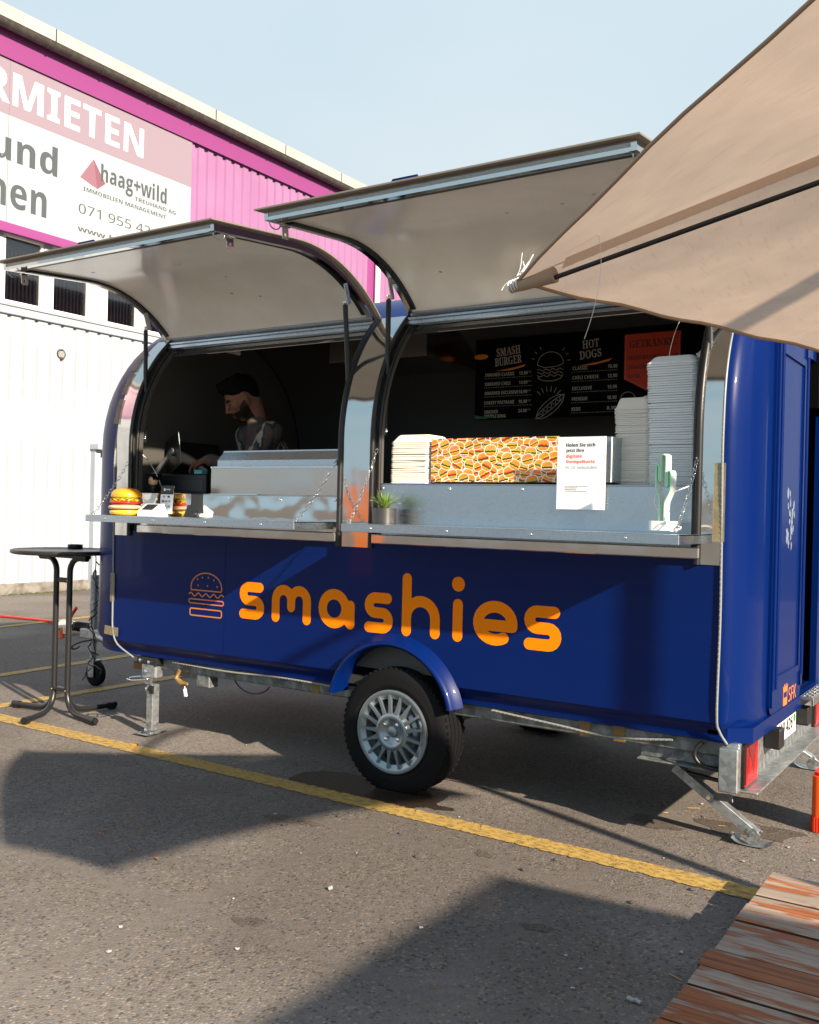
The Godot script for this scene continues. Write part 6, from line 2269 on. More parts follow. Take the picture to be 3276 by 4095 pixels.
func menu():
	var z := -1.600
	var o := Vector3(-2.4, 1.9, z)
	var t := thing("menu_board", "black menu board with burger and hot dog prices on the back wall", "menu board", o)
	var b := MB.new()
	b.box(Vector3(-1.99, 2.13, z), Vector3(2.03, 0.50, 0.012), 0.002)
	put(b, "panel", M.board_black, t)
	var X := Vector3(1, 0.0, 0)
	var U := Vector3.UP
	var f := z + 0.0063
	# text is placed on the board by fractions of the photographed columns
	var w := MB.new()
	w.text("SMASH", serif_bold, Vector3(-2.855, 2.268, f), Vector3(0.996, 0.087, 0), Vector3(-0.087, 0.996, 0), 0.165, 0.050)
	w.text("BURGER", serif_bold, Vector3(-2.865, 2.208, f), Vector3(0.996, 0.087, 0), Vector3(-0.087, 0.996, 0), 0.185, 0.050)
	w.text("HOT", serif_bold, Vector3(-2.285, 2.277, f), Vector3(0.996, 0.087, 0), Vector3(-0.087, 0.996, 0), 0.105, 0.048)
	w.text("DOGS", serif_bold, Vector3(-2.300, 2.215, f), Vector3(0.996, 0.087, 0), Vector3(-0.087, 0.996, 0), 0.135, 0.048)
	var li := [["SMASHED CLASSIC", "13.90"], ["SMASHED CHILI", "14.90"], ["SMASHED EXCLUSIVE", "18.90"], ["CHEESY PASTRAMI", "18.90"], ["SMASHED", "24.90"]]
	for k in 5:
		var y: float = [2.148, 2.091, 2.034, 1.974, 1.918][k]
		w.text(li[k][0], sans_bold, Vector3(-2.935, y, f), X, U, 0.0138 * li[k][0].length(), 0.021)
		w.text(li[k][1], sans_bold, Vector3(-2.698, y, f), X, U, 0.058, 0.021)
		w.text("CHF", sans, Vector3(-2.636, y + 0.01, f), X, U, 0.022, 0.010)
	w.text("TRIPPLE KING", sans_bold, Vector3(-2.935, 1.890, f), X, U, 0.15, 0.021)
	var ri := [["CLASSIC", "10.90"], ["CHILI CHEESE", "12.90"], ["EXCLUSIVE", "15.90"], ["PREMIUM", "18.90"], ["KIDS", "8.90"]]
	for k in 5:
		var y: float = [2.155, 2.100, 2.036, 1.974, 1.914][k]
		w.text(ri[k][0], sans_bold, Vector3(-2.345, y, f), X, U, 0.0138 * ri[k][0].length(), 0.021)
		w.text(ri[k][1], sans_bold, Vector3(-2.125, y, f), X, U, 0.058, 0.021)
	w.text("POMMES", serif_bold, Vector3(-1.57, 2.27, f), Vector3(0.996, 0.087, 0), Vector3(-0.087, 0.996, 0), 0.2, 0.05)
	for k in 4:
		w.text(["4.50 CHF", "6.50 CHF", "7.50 CHF", "8.50 CHF"][k], sans_bold, Vector3(-1.16, [2.14, 2.07, 2.0, 1.93][k], f), X, U, 0.12, 0.020)
	put(w, "cream_lettering", M.cream_ink, t)
	var dt := MB.new()
	for e in [[-2.935, -2.61, [2.136, 2.079, 2.022, 1.962]], [-2.345, -2.065, [2.143, 2.088, 2.024, 1.962, 1.902]]]:
		for y in e[2]:
			var x: float = e[0]
			while x < e[1]:
				dt.box(Vector3(x, y, f), Vector3(0.004, 0.004, 0.0012), 0.0)
				x += 0.012
	put(dt, "dotted_rules", M.cream_ink, t).set_meta("kind", "stuff")
	var sk := MB.new()
	var line := func(p: PackedVector3Array): sk.tube(p, 0.0022, 4)
	var V := func(x: float, y: float) -> Vector3: return Vector3(x, y, f + 0.001)
	var c := Vector2(-2.49, 2.19)
	var bun := PackedVector3Array()
	for i in 17:
		var a := PI * i / 16.0
		bun.append(V.call(c.x + cos(a) * 0.085, c.y + 0.01 + sin(a) * 0.075))
	line.call(bun)
	line.call(PackedVector3Array([V.call(c.x - 0.085, c.y + 0.01), V.call(c.x - 0.04, c.y - 0.008), V.call(c.x + 0.04, c.y - 0.005), V.call(c.x + 0.085, c.y + 0.01)]))
	for k in 3:
		var wv := PackedVector3Array()
		for i in 19:
			wv.append(V.call(c.x - 0.085 + 0.17 * i / 18.0, c.y - 0.022 - k * 0.018 + 0.006 * sin(i * 1.3 + k)))
		line.call(wv)
	var bt := PackedVector3Array()
	for i in 13:
		var a := PI + PI * i / 12.0
		bt.append(V.call(c.x + cos(a) * 0.08, c.y - 0.062 + sin(a) * 0.028))
	line.call(bt)
	for k in 9:
		var a := PI * (k + 0.2) / 9.0
		if k in [3, 4, 5]:
			continue
		line.call(PackedVector3Array([V.call(c.x + cos(a) * 0.11, c.y + 0.02 + sin(a) * 0.10), V.call(c.x + cos(a) * 0.128, c.y + 0.02 + sin(a) * 0.12)]))
	var h := Vector2(-2.485, 1.945)
	var dv := Vector2(0.8, 0.6)
	var pv := Vector2(-0.6, 0.8)
	for e in [[0.105, 0.040], [0.115, 0.018]]:
		var el := PackedVector3Array()
		for i in 25:
			var a := TAU * i / 24.0
			var p: Vector2 = h + dv * cos(a) * e[0] + pv * sin(a) * e[1]
			el.append(V.call(p.x, p.y))
		line.call(el)
	var zz := PackedVector3Array()
	for i in 25:
		var p: Vector2 = h + dv * (-0.09 + 0.18 * i / 24.0) + pv * (0.012 * sin(i * 1.4))
		zz.append(V.call(p.x, p.y))
	line.call(zz)
	for k in 7:
		var a := PI * (k + 1.5) / 10.0
		line.call(PackedVector3Array([V.call(h.x - 0.01 + cos(a) * 0.075, h.y + 0.03 + sin(a) * 0.06), V.call(h.x - 0.01 + cos(a) * 0.11, h.y + 0.03 + sin(a) * 0.095)]))
	var tc := PackedVector3Array()
	for i in 17:
		tc.append(V.call(-2.0 + cos(TAU * i / 16.0) * 0.042, 1.975 + sin(TAU * i / 16.0) * 0.036))
	line.call(tc)
	put(sk, "chalk_drawing", M.cream_ink, t)
	var sw := MB.new()
	for x in [-2.86, -2.31]:
		sw.extrude(PackedVector2Array([Vector2(x, 2.180), Vector2(x + 0.13, 2.196), Vector2(x + 0.21, 2.212), Vector2(x + 0.19, 2.196), Vector2(x + 0.10, 2.180)]), xy(Vector3(0, 0, f)), -0.0002, 0.0012)
	var sp := PackedVector2Array()
	for i in 18:
		sp.append(Vector2(-2.965 + cos(TAU * i / 18) * 0.05, 2.275 + sin(TAU * i / 18) * 0.017))
	sw.extrude(sp, xy(Vector3(0, 0, f)), -0.0002, 0.0012)
	put(sw, "orange_swash", M.orange_ink, t)
	var gr := MB.new()
	gr.extrude(PackedVector2Array([Vector2(-3.0, 1.885), Vector2(-2.92, 1.885), Vector2(-2.86, 1.90), Vector2(-2.95, 1.90), Vector2(-3.0, 1.91)]), xy(Vector3(0, 0, f)), -0.0002, 0.0011)
	put(gr, "green_swash", M.board_green, t)
	var rd := MB.new()
	rd.extrude(PackedVector2Array([Vector2(-2.025, 2.34), Vector2(-2.025, 2.085), Vector2(-1.863, 2.0), Vector2(-1.70, 2.085), Vector2(-1.70, 2.34)]), xy(Vector3(0, 0, f)), -0.0002, 0.0030)
	var r := put(rd, "red_panel", M.board_red, t)
	var rt := MB.new()
	rt.text("GETRÄNKE", serif_bold, Vector3(-1.995, 2.262, f + 0.0031), X, U, 0.26, 0.052)
	rt.text("WASSER MIT/OHNE", sans_bold, Vector3(-2.0, 2.192, f + 0.0031), X, U, 0.18, 0.024)
	rt.text("2.80 CHF", sans_bold, Vector3(-1.79, 2.192, f + 0.0031), X, U, 0.08, 0.022)
	rt.text("COLA/ZERO", sans_bold, Vector3(-2.0, 2.140, f + 0.0031), X, U, 0.115, 0.022)
	rt.text("ICE TEA", sans_bold, Vector3(-2.0, 2.088, f + 0.0031), X, U, 0.07, 0.022)
	put(rt, "black_lettering", M.ink, r)
	var rdots := MB.new()
	var edge := [Vector2(-2.018, 2.33), Vector2(-2.018, 2.089), Vector2(-1.863, 2.009), Vector2(-1.708, 2.089), Vector2(-1.708, 2.33)]
	for i in 4:
		var n := int(edge[i].distance_to(edge[i + 1]) / 0.014)
		for k in n:
			var p: Vector2 = edge[i].lerp(edge[i + 1], float(k) / n)
			rdots.box(Vector3(p.x, p.y, f + 0.0032), Vector3(0.004, 0.004, 0.001), 0.0)
	put(rdots, "dotted_border", M.cream_ink, r).set_meta("kind", "stuff")
	t.scale = Vector3.ONE * 0.9287
	t.position = Vector3(-2.4 * 0.9287, 1.857, -1.22)
	# coffee machine and tray seen through the rear doorway
	var cm := thing("coffee_machine", "white rounded machine on the back counter behind the rear doorway", "coffee machine", Vector3(-0.98 - 0.2, 1.41, -1.40))
	var mb := MB.new()
	mb.box(Vector3(-1.16, 1.56, -1.42), Vector3(0.24, 0.30, 0.28), 0.03)
	put(mb, "case", M.white_plastic, cm)
	var md := MB.new()
	md.box(Vector3(-1.038, 1.57, -1.42), Vector3(0.006, 0.10, 0.16), 0.002)
	put(md, "dark_panel", M.black_plastic, cm)

func foam_mesh(w: float, d: float, h: float, m: Material, lip: float) -> ArrayMesh:
	# an upturned shell with a flat rim and notched sides
	var b := MB.new()
	var lp := func(ww: float, dd: float, r: float, y: float, notch: float) -> PackedVector3Array:
		var p := PackedVector3Array()
		var q := rect(-ww / 2, -dd / 2, ww / 2, dd / 2, r, 3)
		for v in q:
			p.append(Vector3(v.x, y, -v.y))
		p.append(p[0])
		return p
	var rows := [lp.call(w, d, w * 0.10, 0.0, 0.0), lp.call(w + 0.002, d + 0.002, w * 0.10, lip * 0.75, 0.0), lp.call(w - 0.008, d - 0.008, w * 0.10, lip, 0.0), lp.call(w * 0.80, d * 0.80, w * 0.10, h * 0.88, 0.0), lp.call(w * 0.72, d * 0.72, w * 0.08, h, 0.0)]
	b.grid(rows, false)
	var top: PackedVector3Array = rows[4]
	for i in top.size() - 1:
		b.t(Vector3(0, h, 0), top[i], top[i + 1])
	var me := b.mesh()
	me.surface_set_material(0, m)
	return me

func foam_stack(at: Vector3, w: float, d: float, h: float, pitch: float, count: int, m: Material, label: String, top_label: String, group: String, drift: Vector3, seed_: int, turn := 0.0):
	var rng := RandomNumberGenerator.new()
	rng.seed = seed_
	var me := foam_mesh(w, d, h, m, pitch * 0.95)
	for k in count:
		var o := MeshInstance3D.new()
		o.mesh = me
		o.name = numbered("foam_box")
		add_child(o)
		var f := float(k) / count
		var gap: float = 0.004 * floor(f * 3.0)
		var grow := 1.0 + 0.06 * drift.y * f
		o.transform = Transform3D(Basis(Vector3.UP, turn + rng.randfn(0, 0.012)).scaled(Vector3(grow, 1, grow)), at + Vector3(drift.x * f * f + rng.randfn(0, 0.0012), k * pitch + gap, drift.z * f + rng.randfn(0, 0.0012)))
		tag(o, top_label if k == count - 1 else label, "food box", group)

func build_foam_boxes():
	foam_stack(Vector3(-2.51, 1.428, -0.205), 0.228, 0.205, 0.040, 0.0088, 22, M.cream_pulp, "pale pulp food box in the low stack beside the burger stickers", "topmost pale pulp food box of the low stack beside the burger stickers", "food boxes in the low left stack", Vector3(0.004, 0, 0), 1)
	foam_stack(Vector3(-2.375, 1.428, -0.43), 0.22, 0.20, 0.040, 0.0088, 21, M.cream_pulp, "pale pulp food box stacked behind the burger sticker box", "topmost pale pulp food box of the stack behind the sticker box", "food boxes stacked behind the sticker box", Vector3(0.01, 0, 0), 2)
	foam_stack(Vector3(-1.455, 1.428, -0.29), 0.146, 0.15, 0.052, 0.0083, 39, M.cream_pulp, "small pale food box in the middle high stack between sticker box and tall stack", "topmost small food box with notched lid on the middle stack", "food boxes in the middle stack", Vector3(-0.010, 1.0, 0), 3)
	foam_stack(Vector3(-1.437, 1.428, -0.50), 0.146, 0.15, 0.052, 0.0083, 43, M.cream_pulp, "small pale food box in the stack half hidden behind the middle stack", "topmost small food box of the half hidden stack at the back", "food boxes in the half hidden stack", Vector3(0.0, 1.0, 0), 4)
	foam_stack(Vector3(-1.285, 1.428, -0.315), 0.208, 0.20, 0.036, 0.0100, 51, M.white_foam, "white foam food box in the tallest stack beside the right window post", "topmost white foam food box of the tallest stack", "food boxes in the tallest stack", Vector3(-0.012, 0.8, 0), 5)
	foam_stack(Vector3(-1.135, 1.428, -0.50), 0.208, 0.20, 0.036, 0.0100, 57, M.white_foam, "white foam food box in the tall stack at the back behind the strut", "topmost white foam food box of the back stack behind the strut", "food boxes in the tall back stack", Vector3(-0.01, 0.8, 0), 6)

# ------------------------------------------------------------------ a smooth body from bones
class Field:
	var lo: Vector3
	var nx: int
	var ny: int
	var nz: int
	var h: float
	var f := PackedFloat32Array()

	func _init(a: Vector3, b: Vector3, cell: float):
		lo = a
		h = cell
		nx = int(ceil((b.x - a.x) / cell)) + 1
		ny = int(ceil((b.y - a.y) / cell)) + 1
		nz = int(ceil((b.z - a.z) / cell)) + 1
		f.resize(nx * ny * nz)
		f.fill(0.3)

	func span(a: Vector3, b: Vector3) -> Array:
		var s := ((a - lo) / h).floor().max(Vector3.ZERO)
		var e := ((b - lo) / h).ceil().min(Vector3(nx - 1, ny - 1, nz - 1))
		return [int(s.x), int(s.y), int(s.z), int(e.x), int(e.y), int(e.z)]

	func mixin(i: int, d: float, k: float):
		var o := f[i]
		if k <= 0.0:
			f[i] = minf(o, d)
			return
		var q := maxf(k - absf(o - d), 0.0) / k
		f[i] = minf(o, d) - q * q * k * 0.25

	func bone(a: Vector3, b: Vector3, ra: float, rb: float, k := 0.03):
		var m := maxf(ra, rb) + k + h * 3.0
		var s := span(a.min(b) - Vector3.ONE * m, a.max(b) + Vector3.ONE * m)
		var ab := b - a
		var l2 := maxf(ab.length_squared(), 1e-9)
		for z in range(s[2], s[5] + 1):
			for y in range(s[1], s[4] + 1):
				var i := (z * ny + y) * nx
				for x in range(s[0], s[3] + 1):
					var p := lo + Vector3(x, y, z) * h
					var t := clampf((p - a).dot(ab) / l2, 0.0, 1.0)
					mixin(i + x, (p - a - ab * t).length() - lerpf(ra, rb, t), k)

	func blob(c: Vector3, r: Vector3, bs: Basis, k := 0.02, cut := false):
		var big := maxf(r.x, maxf(r.y, r.z))
		var m := big + k + h * 3.0
		var s := span(c - Vector3.ONE * m, c + Vector3.ONE * m)
		var inv := bs.transposed()
		var small := minf(r.x, minf(r.y, r.z))
		for z in range(s[2], s[5] + 1):
			for y in range(s[1], s[4] + 1):
				var i := (z * ny + y) * nx
				for x in range(s[0], s[3] + 1):
					var q := inv * (lo + Vector3(x, y, z) * h - c)
					var d0 := (q / r).length()
					var d1 := (q / (r * r)).length()
					var d := d0 * (d0 - 1.0) / maxf(d1, 1e-6) if d0 > 0.05 else -small
					if cut:
						var o := f[i + x]
						var qq := maxf(k - absf(o + d), 0.0) / k
						f[i + x] = maxf(o, -d) + qq * qq * k * 0.25
					else:
						mixin(i + x, d, k)

	func grad(i: int) -> Vector3:
		return Vector3(f[mini(i + 1, f.size() - 1)] - f[maxi(i - 1, 0)], f[mini(i + nx, f.size() - 1)] - f[maxi(i - nx, 0)], f[mini(i + nx * ny, f.size() - 1)] - f[maxi(i - nx * ny, 0)])

	func mesh_into(b: MB, paint: Callable):
		var id := {}
		var vs := PackedVector3Array()
		var ns := PackedVector3Array()
		var off := [0, 1, nx, nx + 1, nx * ny, nx * ny + 1, nx * ny + nx, nx * ny + nx + 1]
		var cor := [Vector3(0, 0, 0), Vector3(1, 0, 0), Vector3(0, 1, 0), Vector3(1, 1, 0), Vector3(0, 0, 1), Vector3(1, 0, 1), Vector3(0, 1, 1), Vector3(1, 1, 1)]
		var eds := [[0, 1], [2, 3], [4, 5], [6, 7], [0, 2], [1, 3], [4, 6], [5, 7], [0, 4], [1, 5], [2, 6], [3, 7]]
		for z in nz - 1:
			for y in ny - 1:
				for x in nx - 1:
					var i := (z * ny + y) * nx + x
					var inside := 0
					for k in 8:
						if f[i + off[k]] < 0.0:
							inside += 1
					if inside == 0 or inside == 8:
						continue
					var sum := Vector3.ZERO
					var cnt := 0
					for e in eds:
						var fa := f[i + off[e[0]]]
						var fb := f[i + off[e[1]]]
						if (fa < 0.0) != (fb < 0.0):
							sum += cor[e[0]].lerp(cor[e[1]], fa / (fa - fb))
							cnt += 1
					sum /= cnt
					id[i] = vs.size()
					vs.append(lo + (Vector3(x, y, z) + sum) * h)
					var g := Vector3.ZERO
					for k in 8:
						g += grad(i + off[k]) * ((sum.x if cor[k].x > 0 else 1.0 - sum.x) * (sum.y if cor[k].y > 0 else 1.0 - sum.y) * (sum.z if cor[k].z > 0 else 1.0 - sum.z))
					ns.append(g.normalized())
		var sx := 1
		var sy := nx
		var sz := nx * ny
		for i in id:
			for ax in 3:
				var st: int = [sx, sy, sz][ax]
				var u: int = [sy, sz, sx][ax]
				var w: int = [sz, sx, sy][ax]
				var fa := f[i]
				var fb := f[i + st]
				if (fa < 0.0) == (fb < 0.0):
					continue
				if not (id.has(i - u) and id.has(i - w) and id.has(i - u - w)):
					continue
				var q := [id[i - u - w], id[i - w], id[i], id[i - u]]
				if fa > 0.0:
					q.reverse()
				for tr in [[0, 1, 2], [0, 2, 3]]:
					var a: int = q[tr[0]]
					var c: int = q[tr[1]]
					var d: int = q[tr[2]]
					for p in [a, d, c]:
						b.v.append(vs[p])
						b.n.append(ns[p])
						b.uv.append(Vector2.ZERO)
						b.col.append(paint.call(vs[p], ns[p]))

func build_person():
	var back := Vector3(-0.085, 0.010, -0.10)   # how far behind the counter
	var P := thing("person", "bearded young person in a brown knitted sweater bent over the till inside the trailer", "person", Vector3(-3.6, 0.5, -0.55))
	var F := Vector3(-0.42, 0, 0.907)          # chest faces
	var Lf := Vector3(0.907, 0, 0.42)          # towards the left arm
	var nb := Vector3(-3.80, 1.765, -0.47) + back
	var ls := nb + Lf * 0.185 + Vector3(0, -0.05, 0)
	var rs := nb - Lf * 0.185 + Vector3(0, -0.05, 0)
	var chest := nb + Vector3(0.03, -0.20, -0.04)
	var pelvis := Vector3(-3.66, 1.27, -0.58) + back
	var le := Vector3(-3.79, 1.485, -0.345) + back
	var lw := Vector3(-4.045, 1.562, -0.315) + back
	var re := rs + Vector3(-0.02, -0.25, -0.02)
	var rw := re + Vector3(0.04, -0.20, 0.10)
	var sweater := lin(0.095, 0.070, 0.062)
	var dyes := [lin(0.07, 0.12, 0.18), lin(0.30, 0.27, 0.22), lin(0.03, 0.04, 0.055), lin(0.10, 0.055, 0.028), lin(0.095, 0.070, 0.062)]
	var skinc := Color(0.19, 0.092, 0.06)
	var body := MB.new()
	body.use_col = true
	var fd := Field.new(Vector3(-4.33, 0.48, -0.97), Vector3(-3.40, 1.88, -0.22), 0.0105)
	fd.blob(chest, Vector3(0.175, 0.20, 0.125), Basis(Lf, Vector3.UP, F), 0.05)
	fd.blob(chest + Vector3(0.04, -0.20, -0.05), Vector3(0.16, 0.20, 0.12), Basis(Lf, Vector3.UP, F), 0.06)
	fd.blob(pelvis, Vector3(0.165, 0.14, 0.125), Basis(Lf, Vector3.UP, F), 0.05)
	fd.bone(ls - Lf * 0.02, rs + Lf * 0.02, 0.068, 0.068, 0.05)
	fd.bone(nb + Vector3(0.01, -0.04, -0.01), nb + Vector3(-0.012, 0.022, 0.008), 0.072, 0.060, 0.03)
	fd.bone(ls, le, 0.066, 0.052, 0.03)
	fd.bone(le, lw + Vector3(0.02, 0, 0), 0.052, 0.036, 0.02)
	fd.bone(rs, re, 0.066, 0.052, 0.03)
	fd.bone(re, rw, 0.052, 0.036, 0.02)
	for s in [-1.0, 1.0]:
		var hip = pelvis + Lf * 0.085 * s + Vector3(0, -0.06, 0)
		var knee := Vector3(hip.x, 0.90, hip.z + 0.03)
		fd.bone(hip, knee, 0.088, 0.060, 0.03)
		fd.bone(knee, Vector3(knee.x, 0.56, knee.z - 0.02), 0.058, 0.042, 0.02)
		fd.bone(Vector3(knee.x, 0.535, knee.z - 0.04), Vector3(knee.x - 0.07, 0.53, knee.z + 0.13), 0.038, 0.032, 0.02)
	var paint := func(p: Vector3, _n: Vector3) -> Color:
		if p.y < 1.20:
			return Color(0.012, 0.012, 0.016).linear_to_srgb().srgb_to_linear()
		var d := (p - nb - Vector3(0, -0.01, 0))
		var r := Vector3(d.x, d.y * 0.9, d.z).length()
		var a := atan2(d.z, d.x)
		var c: Color = sweater
		if p.x > -4.02 or p.y > 1.62:
			var z := 0.012 * asin(sin(a * 22.0))
			var q := r + z
			if q > 0.105 and q < 0.255:
				var band := int((q - 0.105) / 0.022)
				c = dyes[[4, 0, 2, 3, 1, 2, 4, 1][clampi(band, 0, 7)]]
		c = c.srgb_to_linear()
		var kn := 0.88 + 0.24 * absf(sin(p.y * 420.0) * sin((p.x - p.z) * 300.0))
		return Color(c.r * kn, c.g * kn, c.b * kn)
	fd.mesh_into(body, paint)
	# left hand: palm and five fingers reaching down to the worktop
	var hf := Field.new(Vector3(-4.23, 1.465, -0.40) + back, Vector3(-4.0, 1.61, -0.21) + back, 0.0034)
	var pw := lw + Vector3(-0.012, 0.0, 0.0)
	var pc := Vector3(-4.105, 1.545, -0.300) + back
	var fwd := Vector3(-0.86, -0.46, 0.20).normalized()
	var acr := Vector3(0.16, -0.08, 0.98).normalized()
	hf.bone(lw + Vector3(0.035, 0, 0), pw, 0.027, 0.026, 0.01)
	hf.bone(pw, pc, 0.026, 0.022, 0.015)
	for k in 4:
		var side: float = [-0.033, -0.011, 0.011, 0.031][k]
		var kn := pc + acr * side + fwd * 0.018
		hf.bone(pw + acr * side * 0.5, kn, 0.017, 0.0125, 0.010)
		var l: float = [0.030, 0.036, 0.035, 0.027][k]
		var j1 := kn + (fwd + Vector3(0, -0.05 - 0.1 * k, 0)).normalized() * l
		var j2 := j1 + (fwd * 0.7 + Vector3(0.0, -0.75, 0)).normalized() * l * 0.72
		var j3 := j2 + (fwd * 0.25 + Vector3(0.10, -0.95, 0)).normalized() * l * 0.55
		hf.bone(kn, j1, 0.0115, 0.0098, 0.004)
		hf.bone(j1, j2, 0.0098, 0.0088, 0.003)
		hf.bone(j2, j3, 0.0088, 0.0072, 0.003)
	var t0 := pw + acr * 0.022 + fwd * 0.02
	var t1 := t0 + (fwd * 0.75 + acr * 0.65 + Vector3(0, -0.25, 0)).normalized() * 0.038
	var t2 := t1 + (fwd + acr * 0.05 + Vector3(0, -0.5, 0)).normalized() * 0.028
	hf.bone(t0, t1, 0.0155, 0.0115, 0.006)
	hf.bone(t1, t2, 0.0115, 0.0085, 0.004)
	hf.mesh_into(body, func(_p, _n): return skinc)
	# head
	var hc := Vector3(-3.885, 1.925, -0.405) + back
	var bs := Basis(Vector3.UP, atan2(-0.58, 0.81)) * Basis(Vector3.RIGHT, 0.58)
	# local: x to the person's left, y up, z forward
	var W := func(v: Vector3) -> Vector3: return hc + bs * v
	var hd := Field.new(hc - Vector3.ONE * 0.175, hc + Vector3.ONE * 0.165, 0.0046)
	hd.blob(W.call(Vector3(0, 0.035, -0.015)), Vector3(0.076, 0.088, 0.098), bs, 0.02)
	hd.blob(W.call(Vector3(0, -0.045, 0.030)), Vector3(0.060, 0.075, 0.062), bs, 0.03)
	hd.blob(W.call(Vector3(0, -0.098, 0.058)), Vector3(0.028, 0.024, 0.026), bs, 0.03)
	for s in [-1.0, 1.0]:
		hd.bone(W.call(Vector3(s * 0.058, -0.035, 0.0)), W.call(Vector3(s * 0.022, -0.10, 0.055)), 0.022, 0.018, 0.03)
		hd.blob(W.call(Vector3(s * 0.045, -0.018, 0.060)), Vector3(0.024, 0.020, 0.022), bs, 0.02)
		hd.bone(W.call(Vector3(s * 0.010, 0.024, 0.086)), W.call(Vector3(s * 0.046, 0.026, 0.070)), 0.010, 0.008, 0.012)
		hd.blob(W.call(Vector3(s * 0.030, 0.004, 0.094)), Vector3(0.017, 0.012, 0.014), bs, 0.010, true)
		hd.blob(W.call(Vector3(s * 0.030, 0.003, 0.074)), Vector3(0.0135, 0.0115, 0.0125), bs, 0.003)
		hd.bone(W.call(Vector3(s * 0.076, 0.018, -0.008)), W.call(Vector3(s * 0.074, -0.028, 0.0)), 0.014, 0.009, 0.008)
		hd.blob(W.call(Vector3(s * 0.083, -0.002, -0.006)), Vector3(0.008, 0.028, 0.018), bs, 0.006)
		hd.bone(W.call(Vector3(s * 0.006, -0.036, 0.096)), W.call(Vector3(s * 0.013, -0.036, 0.092)), 0.009, 0.007, 0.006)
	hd.bone(W.call(Vector3(0, 0.018, 0.088)), W.call(Vector3(0, -0.028, 0.113)), 0.008, 0.011, 0.010)
	hd.bone(W.call(Vector3(-0.020, -0.066, 0.086)), W.call(Vector3(0.020, -0.066, 0.086)), 0.0075, 0.0075, 0.006)
	hd.bone(W.call(Vector3(-0.017, -0.077, 0.083)), W.call(Vector3(0.017, -0.077, 0.083)), 0.008, 0.008, 0.006)
	hd.bone(nb + Vector3(0.0, 0.0, 0.0), W.call(Vector3(0, -0.055, -0.045)), 0.056, 0.058, 0.03)
	var inv := bs.transposed()
	var face := func(p: Vector3, _n: Vector3) -> Color:
		var q := inv * (p - hc)
		var c := skinc
		# beard on cheeks, lip and chin; brows; lips
		var beard := (q.y < -0.050 and q.z > 0.0 and not (absf(q.x) < 0.022 and q.y > -0.084 and q.y < -0.060 and q.z > 0.07)) or (q.y < -0.012 - 0.6 * maxf(0.0, q.z - 0.014) and q.z < 0.052 and q.z > 0.004 and absf(q.x) > 0.045)
		if beard and q.y > -0.14:
			c = Color(0.012, 0.008, 0.007).lerp(skinc, 0.25 * (0.5 + 0.5 * sin(q.x * 700.0) * sin(q.y * 640.0)) if q.y > -0.045 else 0.0)
		if absf(q.x) < 0.022 and q.y > -0.084 and q.y < -0.060 and q.z > 0.082:
			c = Color(0.17, 0.065, 0.05)
		if q.y > 0.020 and q.y < 0.034 and absf(q.x) > 0.010 and absf(q.x) < 0.050 and q.z > 0.06:
			c = Color(0.02, 0.014, 0.012)
		if absf(q.y - 0.002) < 0.004 and absf(absf(q.x) - 0.030) < 0.012 and q.z > 0.07:
			c = Color(0.03, 0.02, 0.018)
		return c
	hd.mesh_into(body, face)
	put(body, "body", M.skin, P)
	# hair: swept up on top, short at the sides
	var hr := Field.new(hc - Vector3.ONE * 0.17, hc + Vector3.ONE * 0.19, 0.006)
	hr.blob(W.call(Vector3(0, 0.058, -0.022)), Vector3(0.082, 0.082, 0.104), bs, 0.02)
	hr.blob(W.call(Vector3(0, 0.105, 0.030)), Vector3(0.062, 0.042, 0.066), bs, 0.03)
	hr.blob(W.call(Vector3(0.0, 0.02, -0.07)), Vector3(0.070, 0.075, 0.05), bs, 0.03)
	hr.blob(W.call(Vector3(0, -0.02, 0.075)), Vector3(0.085, 0.088, 0.060), bs, 0.01, true)
	for s in [-1.0, 1.0]:
		hr.blob(W.call(Vector3(s * 0.085, -0.02, 0.0)), Vector3(0.02, 0.045, 0.03), bs, 0.006, true)
	var rng := RandomNumberGenerator.new()
	rng.seed = 4
	for k in 60:
		var a := rng.randf() * TAU
		var v := Vector3(cos(a) * 0.06, 0.115 + rng.randf() * 0.02, 0.01 + sin(a) * 0.07)
		hr.bone(W.call(v), W.call(v + Vector3(rng.randfn(0, 0.01), 0.012, 0.012)), 0.008, 0.003, 0.006)
	var hm := MB.new()
	hm.use_col = true
	hr.mesh_into(hm, func(_p, _n): return Color.WHITE)
	put(hm, "hair", M.hair, P)
	var cf := MB.new()
	var cd := (lw - le).normalized()
	cf.tube(PackedVector3Array([lw - cd * 0.045, lw - cd * 0.02, lw + cd * 0.004]), PackedFloat32Array([0.041, 0.038, 0.035]), 18)
	var cm := mat("knit_cuff", lin(0.13, 0.08, 0.065), 0.95)
	put(cf, "cuff", cm, P)

